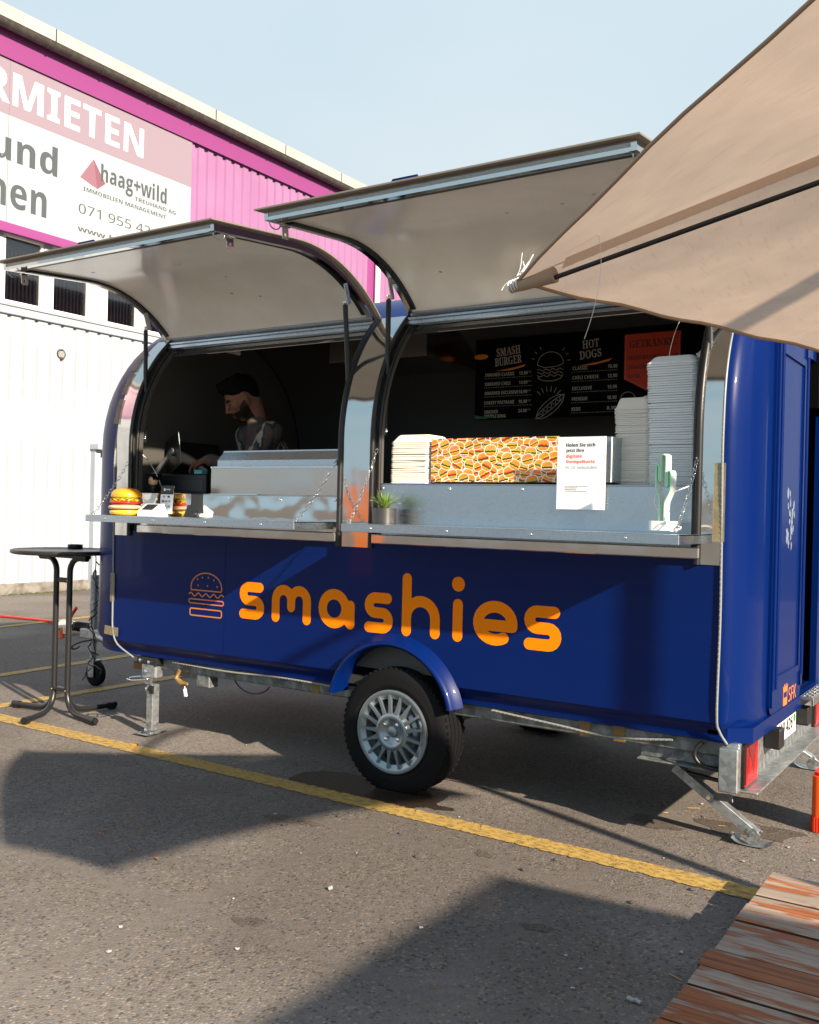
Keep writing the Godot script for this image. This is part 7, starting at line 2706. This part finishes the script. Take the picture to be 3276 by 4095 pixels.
# ------------------------------------------------------------------ standing table
func build_table():
	var o := Vector3(-4.995, 0, -0.07)
	var t := thing("standing_table", "round black standing table with bent tube legs left of the trailer", "table", o)
	var tp := MB.new()
	tp.lathe(PackedVector2Array([Vector2(0, 0.985), Vector2(0.29, 0.985), Vector2(0.305, 0.990), Vector2(0.308, 1.0), Vector2(0.305, 1.009), Vector2(0.296, 1.012), Vector2(0.290, 1.008), Vector2(0, 1.008)]), 56, Transform3D(Basis.IDENTITY, o))
	put(tp, "tabletop", M.black_metal, t)
	var along := Vector3(1, 0, 0)
	# each tube: from under the top, down, and out along the ground both ways
	for s in [-1.0, 1.0]:
		var x = s * 0.0635
		var b := MB.new()
		var pts := PackedVector3Array([o + Vector3(s * 0.22, 0.962, 0)])
		for i in 9:
			var a := PI / 2 * i / 8.0
			pts.append(o + Vector3(x + s * (0.085 - sin(a) * 0.085), 0.962 - (1.0 - cos(a)) * 0.085, 0))
		pts.append(o + Vector3(x, 0.5, 0))
		pts.append(o + Vector3(x, 0.14, 0))
		put_tube(b, pts, 0.0175)
		# splayed foot
		var dirs: Array = [Vector3(0.42, 0, 0.9).normalized() if s < 0 else Vector3(0.1, 0, -1).normalized(), Vector3(-1, 0, 0.12).normalized() if s < 0 else Vector3(1, 0, 0.18).normalized()]
		for d in dirs:
			var f := PackedVector3Array([o + Vector3(x, 0.20, 0)])
			f.append_array(bez(o + Vector3(x, 0.145, 0), o + Vector3(x, 0.055, 0) + d * 0.012, o + Vector3(x, 0.032, 0) + d * 0.06, o + Vector3(x, 0.028, 0) + d * 0.14, 10))
			f.append(o + Vector3(x, 0.026, 0) + d * 0.33)
			put_tube(b, f, 0.0170)
		put(b, "leg", M.black_metal, t)
		for d in dirs:
			var cp := MB.new()
			var e: Vector3 = o + Vector3(x, 0.026, 0) + d * 0.33
			cp.tube(PackedVector3Array([e - d * 0.045, e + d * 0.012, e + d * 0.018]), PackedFloat32Array([0.0215, 0.0215, 0.015]), 14)
			cp.box(e - d * 0.012 + Vector3(0, -0.015, 0), Vector3(0.04, 0.022, 0.034), 0.004, Basis(Vector3.UP, atan2(-d.z, d.x)))
			put(cp, "foot_cap", M.black_plastic, t)
	var br := MB.new()
	br.box(o + Vector3(0, 0.825, 0), Vector3(0.10, 0.03, 0.012), 0.003)
	br.box(o + Vector3(0, 0.16, 0), Vector3(0.10, 0.022, 0.034), 0.004)
	br.box(o + Vector3(0, 0.972, 0), Vector3(0.46, 0.022, 0.05), 0.006)
	put(br, "brace", M.black_metal, t)
	var bo := MB.new()
	for s in [-1.0, 1.0]:
		for y in [0.825, 0.155]:
			bo.lathe(PackedVector2Array([Vector2(0.005, 0), Vector2(0.004, 0.003), Vector2(0, 0.004)]), 8, Transform3D(Basis(Vector3.RIGHT, PI / 2), o + Vector3(s * 0.0635, y, 0.017)))
	put(bo, "bolt", M.gold_bolt, t)
	var at := thing("ashtray", "small black ashtray on the standing table", "ashtray", o + Vector3(-0.03, 1.008, -0.14))
	var a := MB.new()
	var c := o + Vector3(-0.10, 1.009, -0.16)
	a.lathe(PackedVector2Array([Vector2(0, 0), Vector2(0.043, 0), Vector2(0.046, 0.004), Vector2(0.046, 0.011), Vector2(0.043, 0.013), Vector2(0.046, 0.015), Vector2(0.046, 0.026), Vector2(0.038, 0.027), Vector2(0.034, 0.01), Vector2(0, 0.009)]), 28, Transform3D(Basis.IDENTITY, c))
	put(a, "bowl", M.black_plastic, at)
	# fairy lights hanging from the far side
	var fl := thing("fairy_light_string", "dark fairy light string hanging from the standing table to the ground", "string lights", o + Vector3(0.2, 0, -0.3))
	var w := MB.new()
	var rng := RandomNumberGenerator.new()
	rng.seed = 15
	var p := PackedVector3Array()
	var q := Vector3(-4.96, 0.985, -0.27)
	for i in 30:
		p.append(q)
		var f := i / 30.0
		q += Vector3(rng.randfn(0, 0.010 + 0.022 * f), -0.0255, rng.randfn(0, 0.006 + 0.014 * f))
	w.tube(p, 0.0034, 5)
	var p2 := PackedVector3Array()
	q = Vector3(-4.95, 0.62, -0.27)
	for i in 22:
		p2.append(q)
		q += Vector3(rng.randfn(-0.003, 0.022), -0.022, rng.randfn(0, 0.018))
	w.tube(p2, 0.0034, 5)
	put(w, "wire", M.black_rubber, fl)
	for i in range(2, 28, 2):
		var l := MB.new()
		l.rod(p[i], p[i] + Vector3(rng.randfn(0, 0.02), -0.022, rng.randfn(0, 0.012)), 0.0045, 6)
		put(l, "tiny_lamp", M.black_plastic, fl)
	var rc := MB.new()
	rc.tube(PackedVector3Array([Vector3(-13.0, 0.02, -2.3), Vector3(-9.7, 0.02, -2.80), Vector3(-8.9, 0.02, -2.88), Vector3(-8.0, 0.04, -2.6), Vector3(-7.0, 0.22, -1.7), Vector3(-6.2, 0.36, -1.0), Vector3(-5.95, 0.39, -0.86)]), 0.013, 8)
	tag(put(rc, "red_hose", M.red_cable), "thin red hose running over the asphalt to the trailer hitch", "hose")
	var rb := thing("plastic_canister", "red and orange plastic canister on the ground behind the trailer", "canister", Vector3(-0.67, 0, -0.66))
	var rbm := MB.new()
	var rc2 := Vector3(-0.68, 0, -0.67)
	rbm.extrude(rect(-0.10, -0.09, 0.10, 0.09, 0.025), facing_up(rc2), 0.002, 0.235)
	put(rbm, "body", M.orange_plastic, rb)
	var ribs := MB.new()
	for i in 18:
		for sz in [-1, 1]:
			ribs.box(rc2 + Vector3(-0.085 + i * 0.01, 0.035, sz * 0.0905), Vector3(0.005, 0.06, 0.003), 0.001)
		for sx in [-1, 1]:
			ribs.box(rc2 + Vector3(sx * 0.1005, 0.035, -0.075 + i * 0.0088), Vector3(0.003, 0.06, 0.005), 0.001)
	put(ribs, "ribs", M.red_plastic, rb)
	var lid := MB.new()
	lid.extrude(rect(-0.092, -0.082, 0.092, 0.082, 0.022), facing_up(rc2), 0.235, 0.250)
	lid.rod(rc2 + Vector3(0.03, 0.25, 0), rc2 + Vector3(0.03, 0.28, 0), 0.025, 14)
	put(lid, "lid", M.red_plastic, rb)

func put_tube(b: MB, pts: PackedVector3Array, r: float):
	b.tube(pts, r, 14)

# ------------------------------------------------------------------ wooden deck
func build_deck():
	var d := thing("wooden_deck", "low deck of weathered wooden boards in the lower right", "deck", Vector3(0.6, 0, 1.2))
	var rng := RandomNumberGenerator.new()
	rng.seed = 6
	var edges := [0.249, 0.339, 0.487, 0.584, 0.728, 0.819, 0.968, 1.086, 1.206, 1.305, 1.419, 1.53, 1.65, 1.76, 1.88, 2.0, 2.11, 2.23, 2.35, 2.46, 2.58, 2.7, 2.81, 2.93, 3.05, 3.16, 3.28, 3.4]
	var kinds := [0, 0, 1, 0, 1, 0, 3, 0, 2, 2, 1, 3, 0, 1, 2, 0, 3, 1, 0, 2, 1, 0, 3, 1, 0, 1, 2]
	for i in edges.size() - 1:
		var z0: float = edges[i] + 0.0034
		var z1: float = edges[i + 1] - 0.0034
		var x0 := -0.752 + rng.randfn(0, 0.004)
		var x1 := 2.4
		var y1 := 0.09 + rng.randfn(0, 0.002)
		var b := MB.new()
		var k := 0.004
		var off := rng.randf() * 0.6
		var U := func(x: float, z: float) -> Vector2: return Vector2((x + 0.8) / 2.4 + off, 0.93 * (z - z0) / (z1 - z0))
		var P := func(x: float, y: float, z: float) -> Vector3: return Vector3(x, y, z)
		var qd := func(p: Array):
			var uu := []
			for v in p:
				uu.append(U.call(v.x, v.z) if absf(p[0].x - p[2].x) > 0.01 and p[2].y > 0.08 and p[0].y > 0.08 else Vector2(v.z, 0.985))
			b.t(p[0], p[1], p[2], uu[0], uu[1], uu[2])
			b.t(p[0], p[2], p[3], uu[0], uu[2], uu[3])
		qd.call([P.call(x0 + k, y1, z1 - k), P.call(x1, y1, z1 - k), P.call(x1, y1, z0 + k), P.call(x0 + k, y1, z0 + k)])
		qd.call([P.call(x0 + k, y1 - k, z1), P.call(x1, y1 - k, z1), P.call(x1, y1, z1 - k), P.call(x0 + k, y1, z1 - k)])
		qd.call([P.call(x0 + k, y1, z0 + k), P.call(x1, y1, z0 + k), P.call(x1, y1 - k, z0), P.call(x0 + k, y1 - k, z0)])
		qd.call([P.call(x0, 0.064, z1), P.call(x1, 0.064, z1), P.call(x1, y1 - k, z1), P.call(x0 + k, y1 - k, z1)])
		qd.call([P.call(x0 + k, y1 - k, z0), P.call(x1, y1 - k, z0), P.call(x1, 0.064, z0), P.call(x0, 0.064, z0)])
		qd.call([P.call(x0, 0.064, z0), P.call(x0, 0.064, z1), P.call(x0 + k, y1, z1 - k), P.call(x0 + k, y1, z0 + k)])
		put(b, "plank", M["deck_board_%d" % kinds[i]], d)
	for x in [-0.66, 0.1, 0.9, 1.7, 2.3]:
		var j := MB.new()
		j.box(Vector3(x, 0.034, 1.82), Vector3(0.06, 0.058, 3.1), 0.003)
		put(j, "joist", M.brown_wood, d)

# ------------------------------------------------------------------ sun umbrellas
func umbrella(called: String, label: String, corners: Array, hub: Vector3, arch: Array, pole: Vector3, detail: bool):
	var u := thing(called, label, "sun umbrella", Vector3(pole.x, pole.y, pole.z), 0.0)
	var n := corners.size()
	for k in n:
		var a: Vector3 = corners[k]
		var c: Vector3 = corners[(k + 1) % n]
		var cl := MB.new()
		var cols := 25
		var rowsn := 13
		var rows := []
		var inn := ((hub - (a + c) * 0.5) * Vector3(1, 0, 1)).normalized()
		for j in rowsn:
			var f := j / float(rowsn - 1)
			var row := PackedVector3Array()
			for i in cols:
				var s := i / float(cols - 1)
				if detail and k == 0:
					s = lerpf(0.0, 1.0, s)
				var e = a.lerp(c, s) + Vector3(0, arch[k][0] * 4.0 * s * (1 - s), 0) + inn * (arch[k][1] * 4.0 * s * (1 - s))
				var p = e.lerp(hub, f)
				p.y -= 0.05 * sin(PI * f) * (4.0 * s * (1 - s))
				p.y += 0.003 * sin(s * 34.0 + f * 9.0) * (1.0 - f)
				row.append(p)
			rows.append(row)
		cl.grid(rows, true, Vector2(2.2, 1.6))
		put(cl, "canopy_panel", M.beige_cloth, u)
		# turned hem
		var hem := MB.new()
		var hp := PackedVector3Array()
		for i in cols:
			hp.append(rows[0][i] + Vector3(0, -0.004, 0))
		hem.tube(hp, 0.004, 6)
		put(hem, "hem", M.brown_hem, u)
		# rib along the hip below the cloth
		var rb := MB.new()
		var hub2 := hub + Vector3(0, -0.06, 0)
		var dn := Vector3(0, -0.022, 0)
		var st: Vector3 = a.lerp(hub2, 0.045) + dn
		rb.tube(PackedVector3Array([st, hub2 + dn]), 0.0055, 8)
		put(rb, "rib", M.black_metal, u)
		if detail and k == 0:
			# loose frayed strip of the seam hanging along the rib
			var sp := MB.new()
			var side = ((corners[1] - a) * Vector3(1, 0, 1)).normalized()
			var perp = (side - (hub - a).normalized() * side.dot((hub - a).normalized())).normalized()
			var m := 110
			for i in m:
				var q := []
				for e in [i, i + 1]:
					var f := lerpf(0.07, 0.97, float(e) / m) * (rowsn - 1)
					var j := mini(int(f), rowsn - 2)
					var seam: Vector3 = rows[j][0].lerp(rows[j + 1][0], f - j)
					var nxt: Vector3 = rows[j][2].lerp(rows[j + 1][2], f - j)
					var lat := (nxt - seam).normalized()
					q.append(seam + lat * minf(0.032, (nxt - seam).length() * 0.6) + Vector3(0, -0.004, 0))
					q.append(seam + Vector3(0, -0.020, 0) + lat * (0.016 + (0.004 if e % 2 else 0.0)))
				sp.t(q[0], q[2], q[3])
				sp.t(q[0], q[3], q[1])
			put(sp, "seam_strip", M.beige_cloth, u)
	var po := MB.new()
	if detail:
		# the mast stands to one side and carries the canopy from an arm
		var top := pole + Vector3(0, 2.45, 0)
		po.tube(PackedVector3Array([pole, top]), 0.03, 14)
		po.tube(bez(top + Vector3(0, -0.04, 0), top + Vector3(-0.1, 0.22, 0.25), hub + Vector3(0.1, 0.42, -0.1), hub + Vector3(0, 0.05, 0), 12), 0.024, 12)
	else:
		po.tube(PackedVector3Array([pole, hub + Vector3(0, 0.10, 0)]), 0.022, 14)
	put(po, "pole", M.alloy_paint, u)
	var ba := MB.new()
	ba.lathe(PackedVector2Array([Vector2(0, 0), Vector2(0.24, 0), Vector2(0.24, 0.05), Vector2(0.05, 0.075), Vector2(0.035, 0.30), Vector2(0, 0.30)]), 28, Transform3D(Basis.IDENTITY, pole))
	put(ba, "base", M.plinth_concrete, u)
	return u

func build_umbrellas():
	var T := Vector3(-0.98, 1.81, 1.82)
	var F := Vector3(-0.18, 1.655, 0.93)
	var hub := Vector3(0.5, 2.15, 1.95)
	var u: Node3D = umbrella("sun_umbrella", "beige sun umbrella with a frayed seam, its near corner tied with white string", [T, Vector3(0.90, 2.20, 2.99), Vector3(1.23, 2.10, 2.85), Vector3(1.15, 1.75, 1.02), F], hub, [[0.10, -0.012], [0.02, 0.01], [0.05, 0.03], [0.05, 0.03], [0.0, 0.015]], Vector3(1.0, 0.09, 0.84), true)
	# sleeve over the rib end, string knotted on it
	var pk := MB.new()
	var dn := (hub - T).normalized()
	pk.tube(PackedVector3Array([T + dn * -0.012 + Vector3(0, -0.012, 0), T + dn * 0.02 + Vector3(0, -0.014, 0), T + dn * 0.10 + Vector3(0, -0.020, 0)]), PackedFloat32Array([0.009, 0.013, 0.018]), 10)
	put(pk, "corner_pocket", M.brown_hem, u)
	var tip := MB.new()
	tip.rod(T - dn * 0.016 + Vector3(0, -0.008, 0), T + Vector3(0, -0.01, 0), 0.0075, 10)
	put(tip, "rib_end", M.alloy_paint, u)
	var sg := MB.new()
	var rng := RandomNumberGenerator.new()
	rng.seed = 31
	for k in 4:
		sg.tube(ring(T + dn * (-0.012 + k * 0.007) + Vector3(0, -0.008, 0), Vector3.UP, dn.cross(Vector3.UP).normalized(), 0.013, 0.015, 12), 0.0018, 5)
	for k in 6:
		var e := T + dn * rng.randf_range(-0.01, 0.035) + Vector3(0, 0.012, 0)
		var d := Vector3(rng.randfn(0.015, 0.012), rng.randf_range(0.02, 0.05), rng.randfn(0, 0.012))
		sg.tube(bez(e, e + d * 0.4 + Vector3(0.008, 0, 0), e + d * 0.7, e + d, 6), 0.0012, 5)
	sg.tube(bez(T + Vector3(0, 0.0, 0), T + Vector3(-0.012, 0.008, 0), T + Vector3(-0.022, -0.004, 0.01), T + Vector3(-0.030, -0.018, 0.01), 8), 0.0012, 5)
	put(sg, "knotted_string", M.white_string, u)
	var th := MB.new()
	var s1 := T.lerp(hub, 0.14) + Vector3(0, -0.02, 0)
	th.tube(bez(s1 + Vector3(0, 0.05, 0.04), s1 + Vector3(0.02, 0.0, 0.03), s1 + Vector3(0.01, -0.08, 0.02), s1 + Vector3(-0.035, -0.17, 0.0), 14), 0.0006, 5)
	var s2 := T.lerp(F, 0.34)
	th.tube(bez(s2, s2 + Vector3(-0.02, -0.04, 0), s2 + Vector3(-0.03, -0.09, 0), s2 + Vector3(-0.028, -0.15, 0), 10), 0.0005, 5)
	put(th, "loose_thread", M.white_string, u)
	# two more umbrellas stand beside this one; the photograph shows the shade of one
	var h := 2.0
	var c0 := Vector3(2.17, h, 2.0)
	umbrella("sun_umbrella", "second beige sun umbrella standing on the asphalt beyond the deck", [c0, Vector3(2.12, h, 5.0), Vector3(5.1, h, 5.0), Vector3(5.1, h, 1.75)], Vector3(3.6, 2.55, 3.4), [[0.0, 0.0], [0.03, 0.03], [0.03, 0.03], [0.0, 0.0]], Vector3(3.6, 0.0, 3.4), false)
	# orange banner across the lot; the polished post mirrors it
	var bn := thing("orange_banner", "plain orange narrow pull up banner standing across the lot", "banner", Vector3(-6.80, 0, 5.66), 2.52)
	var b := MB.new()
	b.box(Vector3(0, 1.05, 0), Vector3(0.26, 1.10, 0.004), 0.001)
	put(b, "cloth", M.orange_vinyl, bn, true)
	var b2 := MB.new()
	b2.box(Vector3(0, 0.06, 0), Vector3(0.30, 0.10, 0.16), 0.02)
	b2.rod(Vector3(0, 0.08, -0.02), Vector3(0, 1.60, -0.02), 0.012)
	b2.box(Vector3(0, 1.61, 0), Vector3(0.28, 0.03, 0.03), 0.006)
	put(b2, "stand", M.alloy_paint, bn, true)
	# the hall across the lot, mirrored in the shed's windows
	var hall := thing("clad_hall", "dark clad hall across the car park, mirrored in the shed windows", "building", Vector3(16, 0, -27))
	var hb := MB.new()
	hb.box(Vector3(16, 4.9, -27), Vector3(12, 9.8, 35), 0.0)
	put(hb, "wall", M.dark_cladding, hall)
	var hr := MB.new()
	for i in 80:
		hr.box(Vector3(9.95, 4.7, -10.0 - i * 0.43), Vector3(0.10, 9.2, 0.20), 0.02)
	put(hr, "cladding_ribs", M.dark_cladding, hall).set_meta("kind", "stuff")
	var hc := MB.new()
	hc.box(Vector3(16, 9.9, -27), Vector3(12.6, 0.35, 35.6), 0.03)
	put(hc, "roof", M.dark_roof, hall)

# ------------------------------------------------------------------ litter
func build_litter():
	var rng := RandomNumberGenerator.new()
	rng.seed = 99
	var paper := [Vector2(-2.683, 0.599), Vector2(-3.593, -0.209), Vector2(-3.961, 0.371), Vector2(-2.302, 0.893), Vector2(-2.134, 0.767), Vector2(-2.332, 1.714), Vector2(-2.044, 0.155), Vector2(-1.588, 1.171), Vector2(-2.232, 1.844), Vector2(-4.209, -0.54), Vector2(-1.945, 1.613), Vector2(-2.209, 1.352), Vector2(-0.812, -0.315), Vector2(-0.914, -0.042), Vector2(-0.697, -0.22), Vector2(-1.074, 1.132), Vector2(-1.047, 1.249), Vector2(-0.871, 0.854), Vector2(-1.144, 1.079), Vector2(-1.039, -0.353), Vector2(-1.259, -0.682), Vector2(-1.174, 0.105)]
	for p in paper:
		var b := MB.new()
		var r := rng.randf_range(0.004, 0.010)
		var pts := []
		for i in 7:
			var a := TAU * i / 7
			pts.append(Vector3(p.x + cos(a) * r * rng.randf_range(0.5, 1.2), 0.003 + rng.randf() * r * 0.6, p.y + sin(a) * r * rng.randf_range(0.5, 1.2)))
		for i in 7:
			b.t(Vector3(p.x, 0.004 + r * 0.4, p.y), pts[(i + 1) % 7], pts[i])
		tag(put(b, "paper_scrap", M.litter_paper), "tiny white paper scrap lying on the asphalt", "litter", "paper scraps on the asphalt")
	var big := MB.new()
	var c := Vector3(-2.0, 0, 1.101)
	big.box(c + Vector3(0, 0.009, 0), Vector3(0.016, 0.011, 0.013), 0.003, Basis(Vector3.UP, 0.5) * Basis(Vector3.BACK, 0.4))
	tag(put(big, "paper_scrap", M.litter_paper), "crumpled paper lump in the middle of the sunlit asphalt", "litter")
	var wrap := MB.new()
	for i in 4:
		wrap.box(Vector3(-0.898 + i * 0.010, 0.008, 1.218 + (i % 2) * 0.004), Vector3(0.011, 0.009, 0.012), 0.002, Basis(Vector3.UP, 0.4 * i))
	tag(put(wrap, "paper_twist", M.litter_paper), "twisted paper strip on the shaded asphalt near the deck", "litter")
	for p in [Vector2(-3.078, 1.165), Vector2(-3.064, 1.203), Vector2(-2.947, 1.098), Vector2(-2.817, 1.25), Vector2(-2.683, 1.256), Vector2(-1.362, 1.47), Vector2(-0.751, -0.428)]:
		var b := MB.new()
		var a := rng.randf() * TAU
		var d := Vector3(cos(a), 0, sin(a))
		var s := Vector3(-d.z, 0, d.x)
		var o := Vector3(p.x, 0.004, p.y)
		var l := rng.randf_range(0.010, 0.016)
		b.t(o - d * l, o + s * l * 0.5 + Vector3(0, 0.005, 0), o + Vector3(0, 0.001, 0))
		b.t(o - d * l, o + Vector3(0, 0.001, 0), o - s * l * 0.5 + Vector3(0, 0.006, 0))
		b.t(o + Vector3(0, 0.001, 0), o + s * l * 0.5 + Vector3(0, 0.005, 0), o + d * l + Vector3(0, 0.004, 0))
		b.t(o + Vector3(0, 0.001, 0), o + d * l + Vector3(0, 0.004, 0), o - s * l * 0.5 + Vector3(0, 0.006, 0))
		tag(put(b, "dry_leaf", M.dry_leaf), "small dry orange leaf lying on the asphalt", "leaf", "dry leaves on the asphalt")
	for p in [Vector2(-2.565, 0.684), Vector2(-1.938, 0.662), Vector2(-2.129, 0.478), Vector2(-2.454, 0.455), Vector2(-1.501, 0.376), Vector2(-0.99, 0.349), Vector2(-1.125, 0.585), Vector2(-1.554, 0.541)]:
		var b := MB.new()
		b.box(Vector3(p.x, 0.005, p.y), Vector3(rng.randf_range(0.014, 0.026), 0.010, rng.randf_range(0.008, 0.014)), 0.004, Basis(Vector3.UP, rng.randf() * 3))
		tag(put(b, "pebble", M.pebble), "dark pebble lying on the asphalt", "pebble", "dark pebbles on the asphalt")
	for p in [Vector2(-0.835, 1.019), Vector2(-1.27, -0.595), Vector2(-1.355, -0.45), Vector2(-1.399, -0.584), Vector2(-1.2, -0.5), Vector2(-1.1, -0.42)]:
		var b := MB.new()
		var a := rng.randf() * TAU
		var d := Vector3(cos(a), 0, sin(a)) * rng.randf_range(0.015, 0.03)
		b.rod(Vector3(p.x, 0.003, p.y) - d, Vector3(p.x, 0.006, p.y) + d, 0.0016, 5)
		tag(put(b, "wood_splinter", M.straw), "pale wood splinter on the asphalt under the trailer rear", "litter", "wood splinters on the asphalt")
	var bt := MB.new()
	bt.rod(Vector3(-4.068, 0.006, 0.172), Vector3(-4.040, 0.006, 0.163), 0.0045, 8)
	var butt := put(bt, "cigarette_butt", M.orange_ink)
	tag(butt, "orange cigarette butt on the asphalt near the prop stand", "cigarette butt")
	var ash := MB.new()
	ash.rod(Vector3(-4.040, 0.006, 0.163), Vector3(-4.034, 0.006, 0.161), 0.0044, 8)
	put(ash, "burnt_end", M.ink, butt)
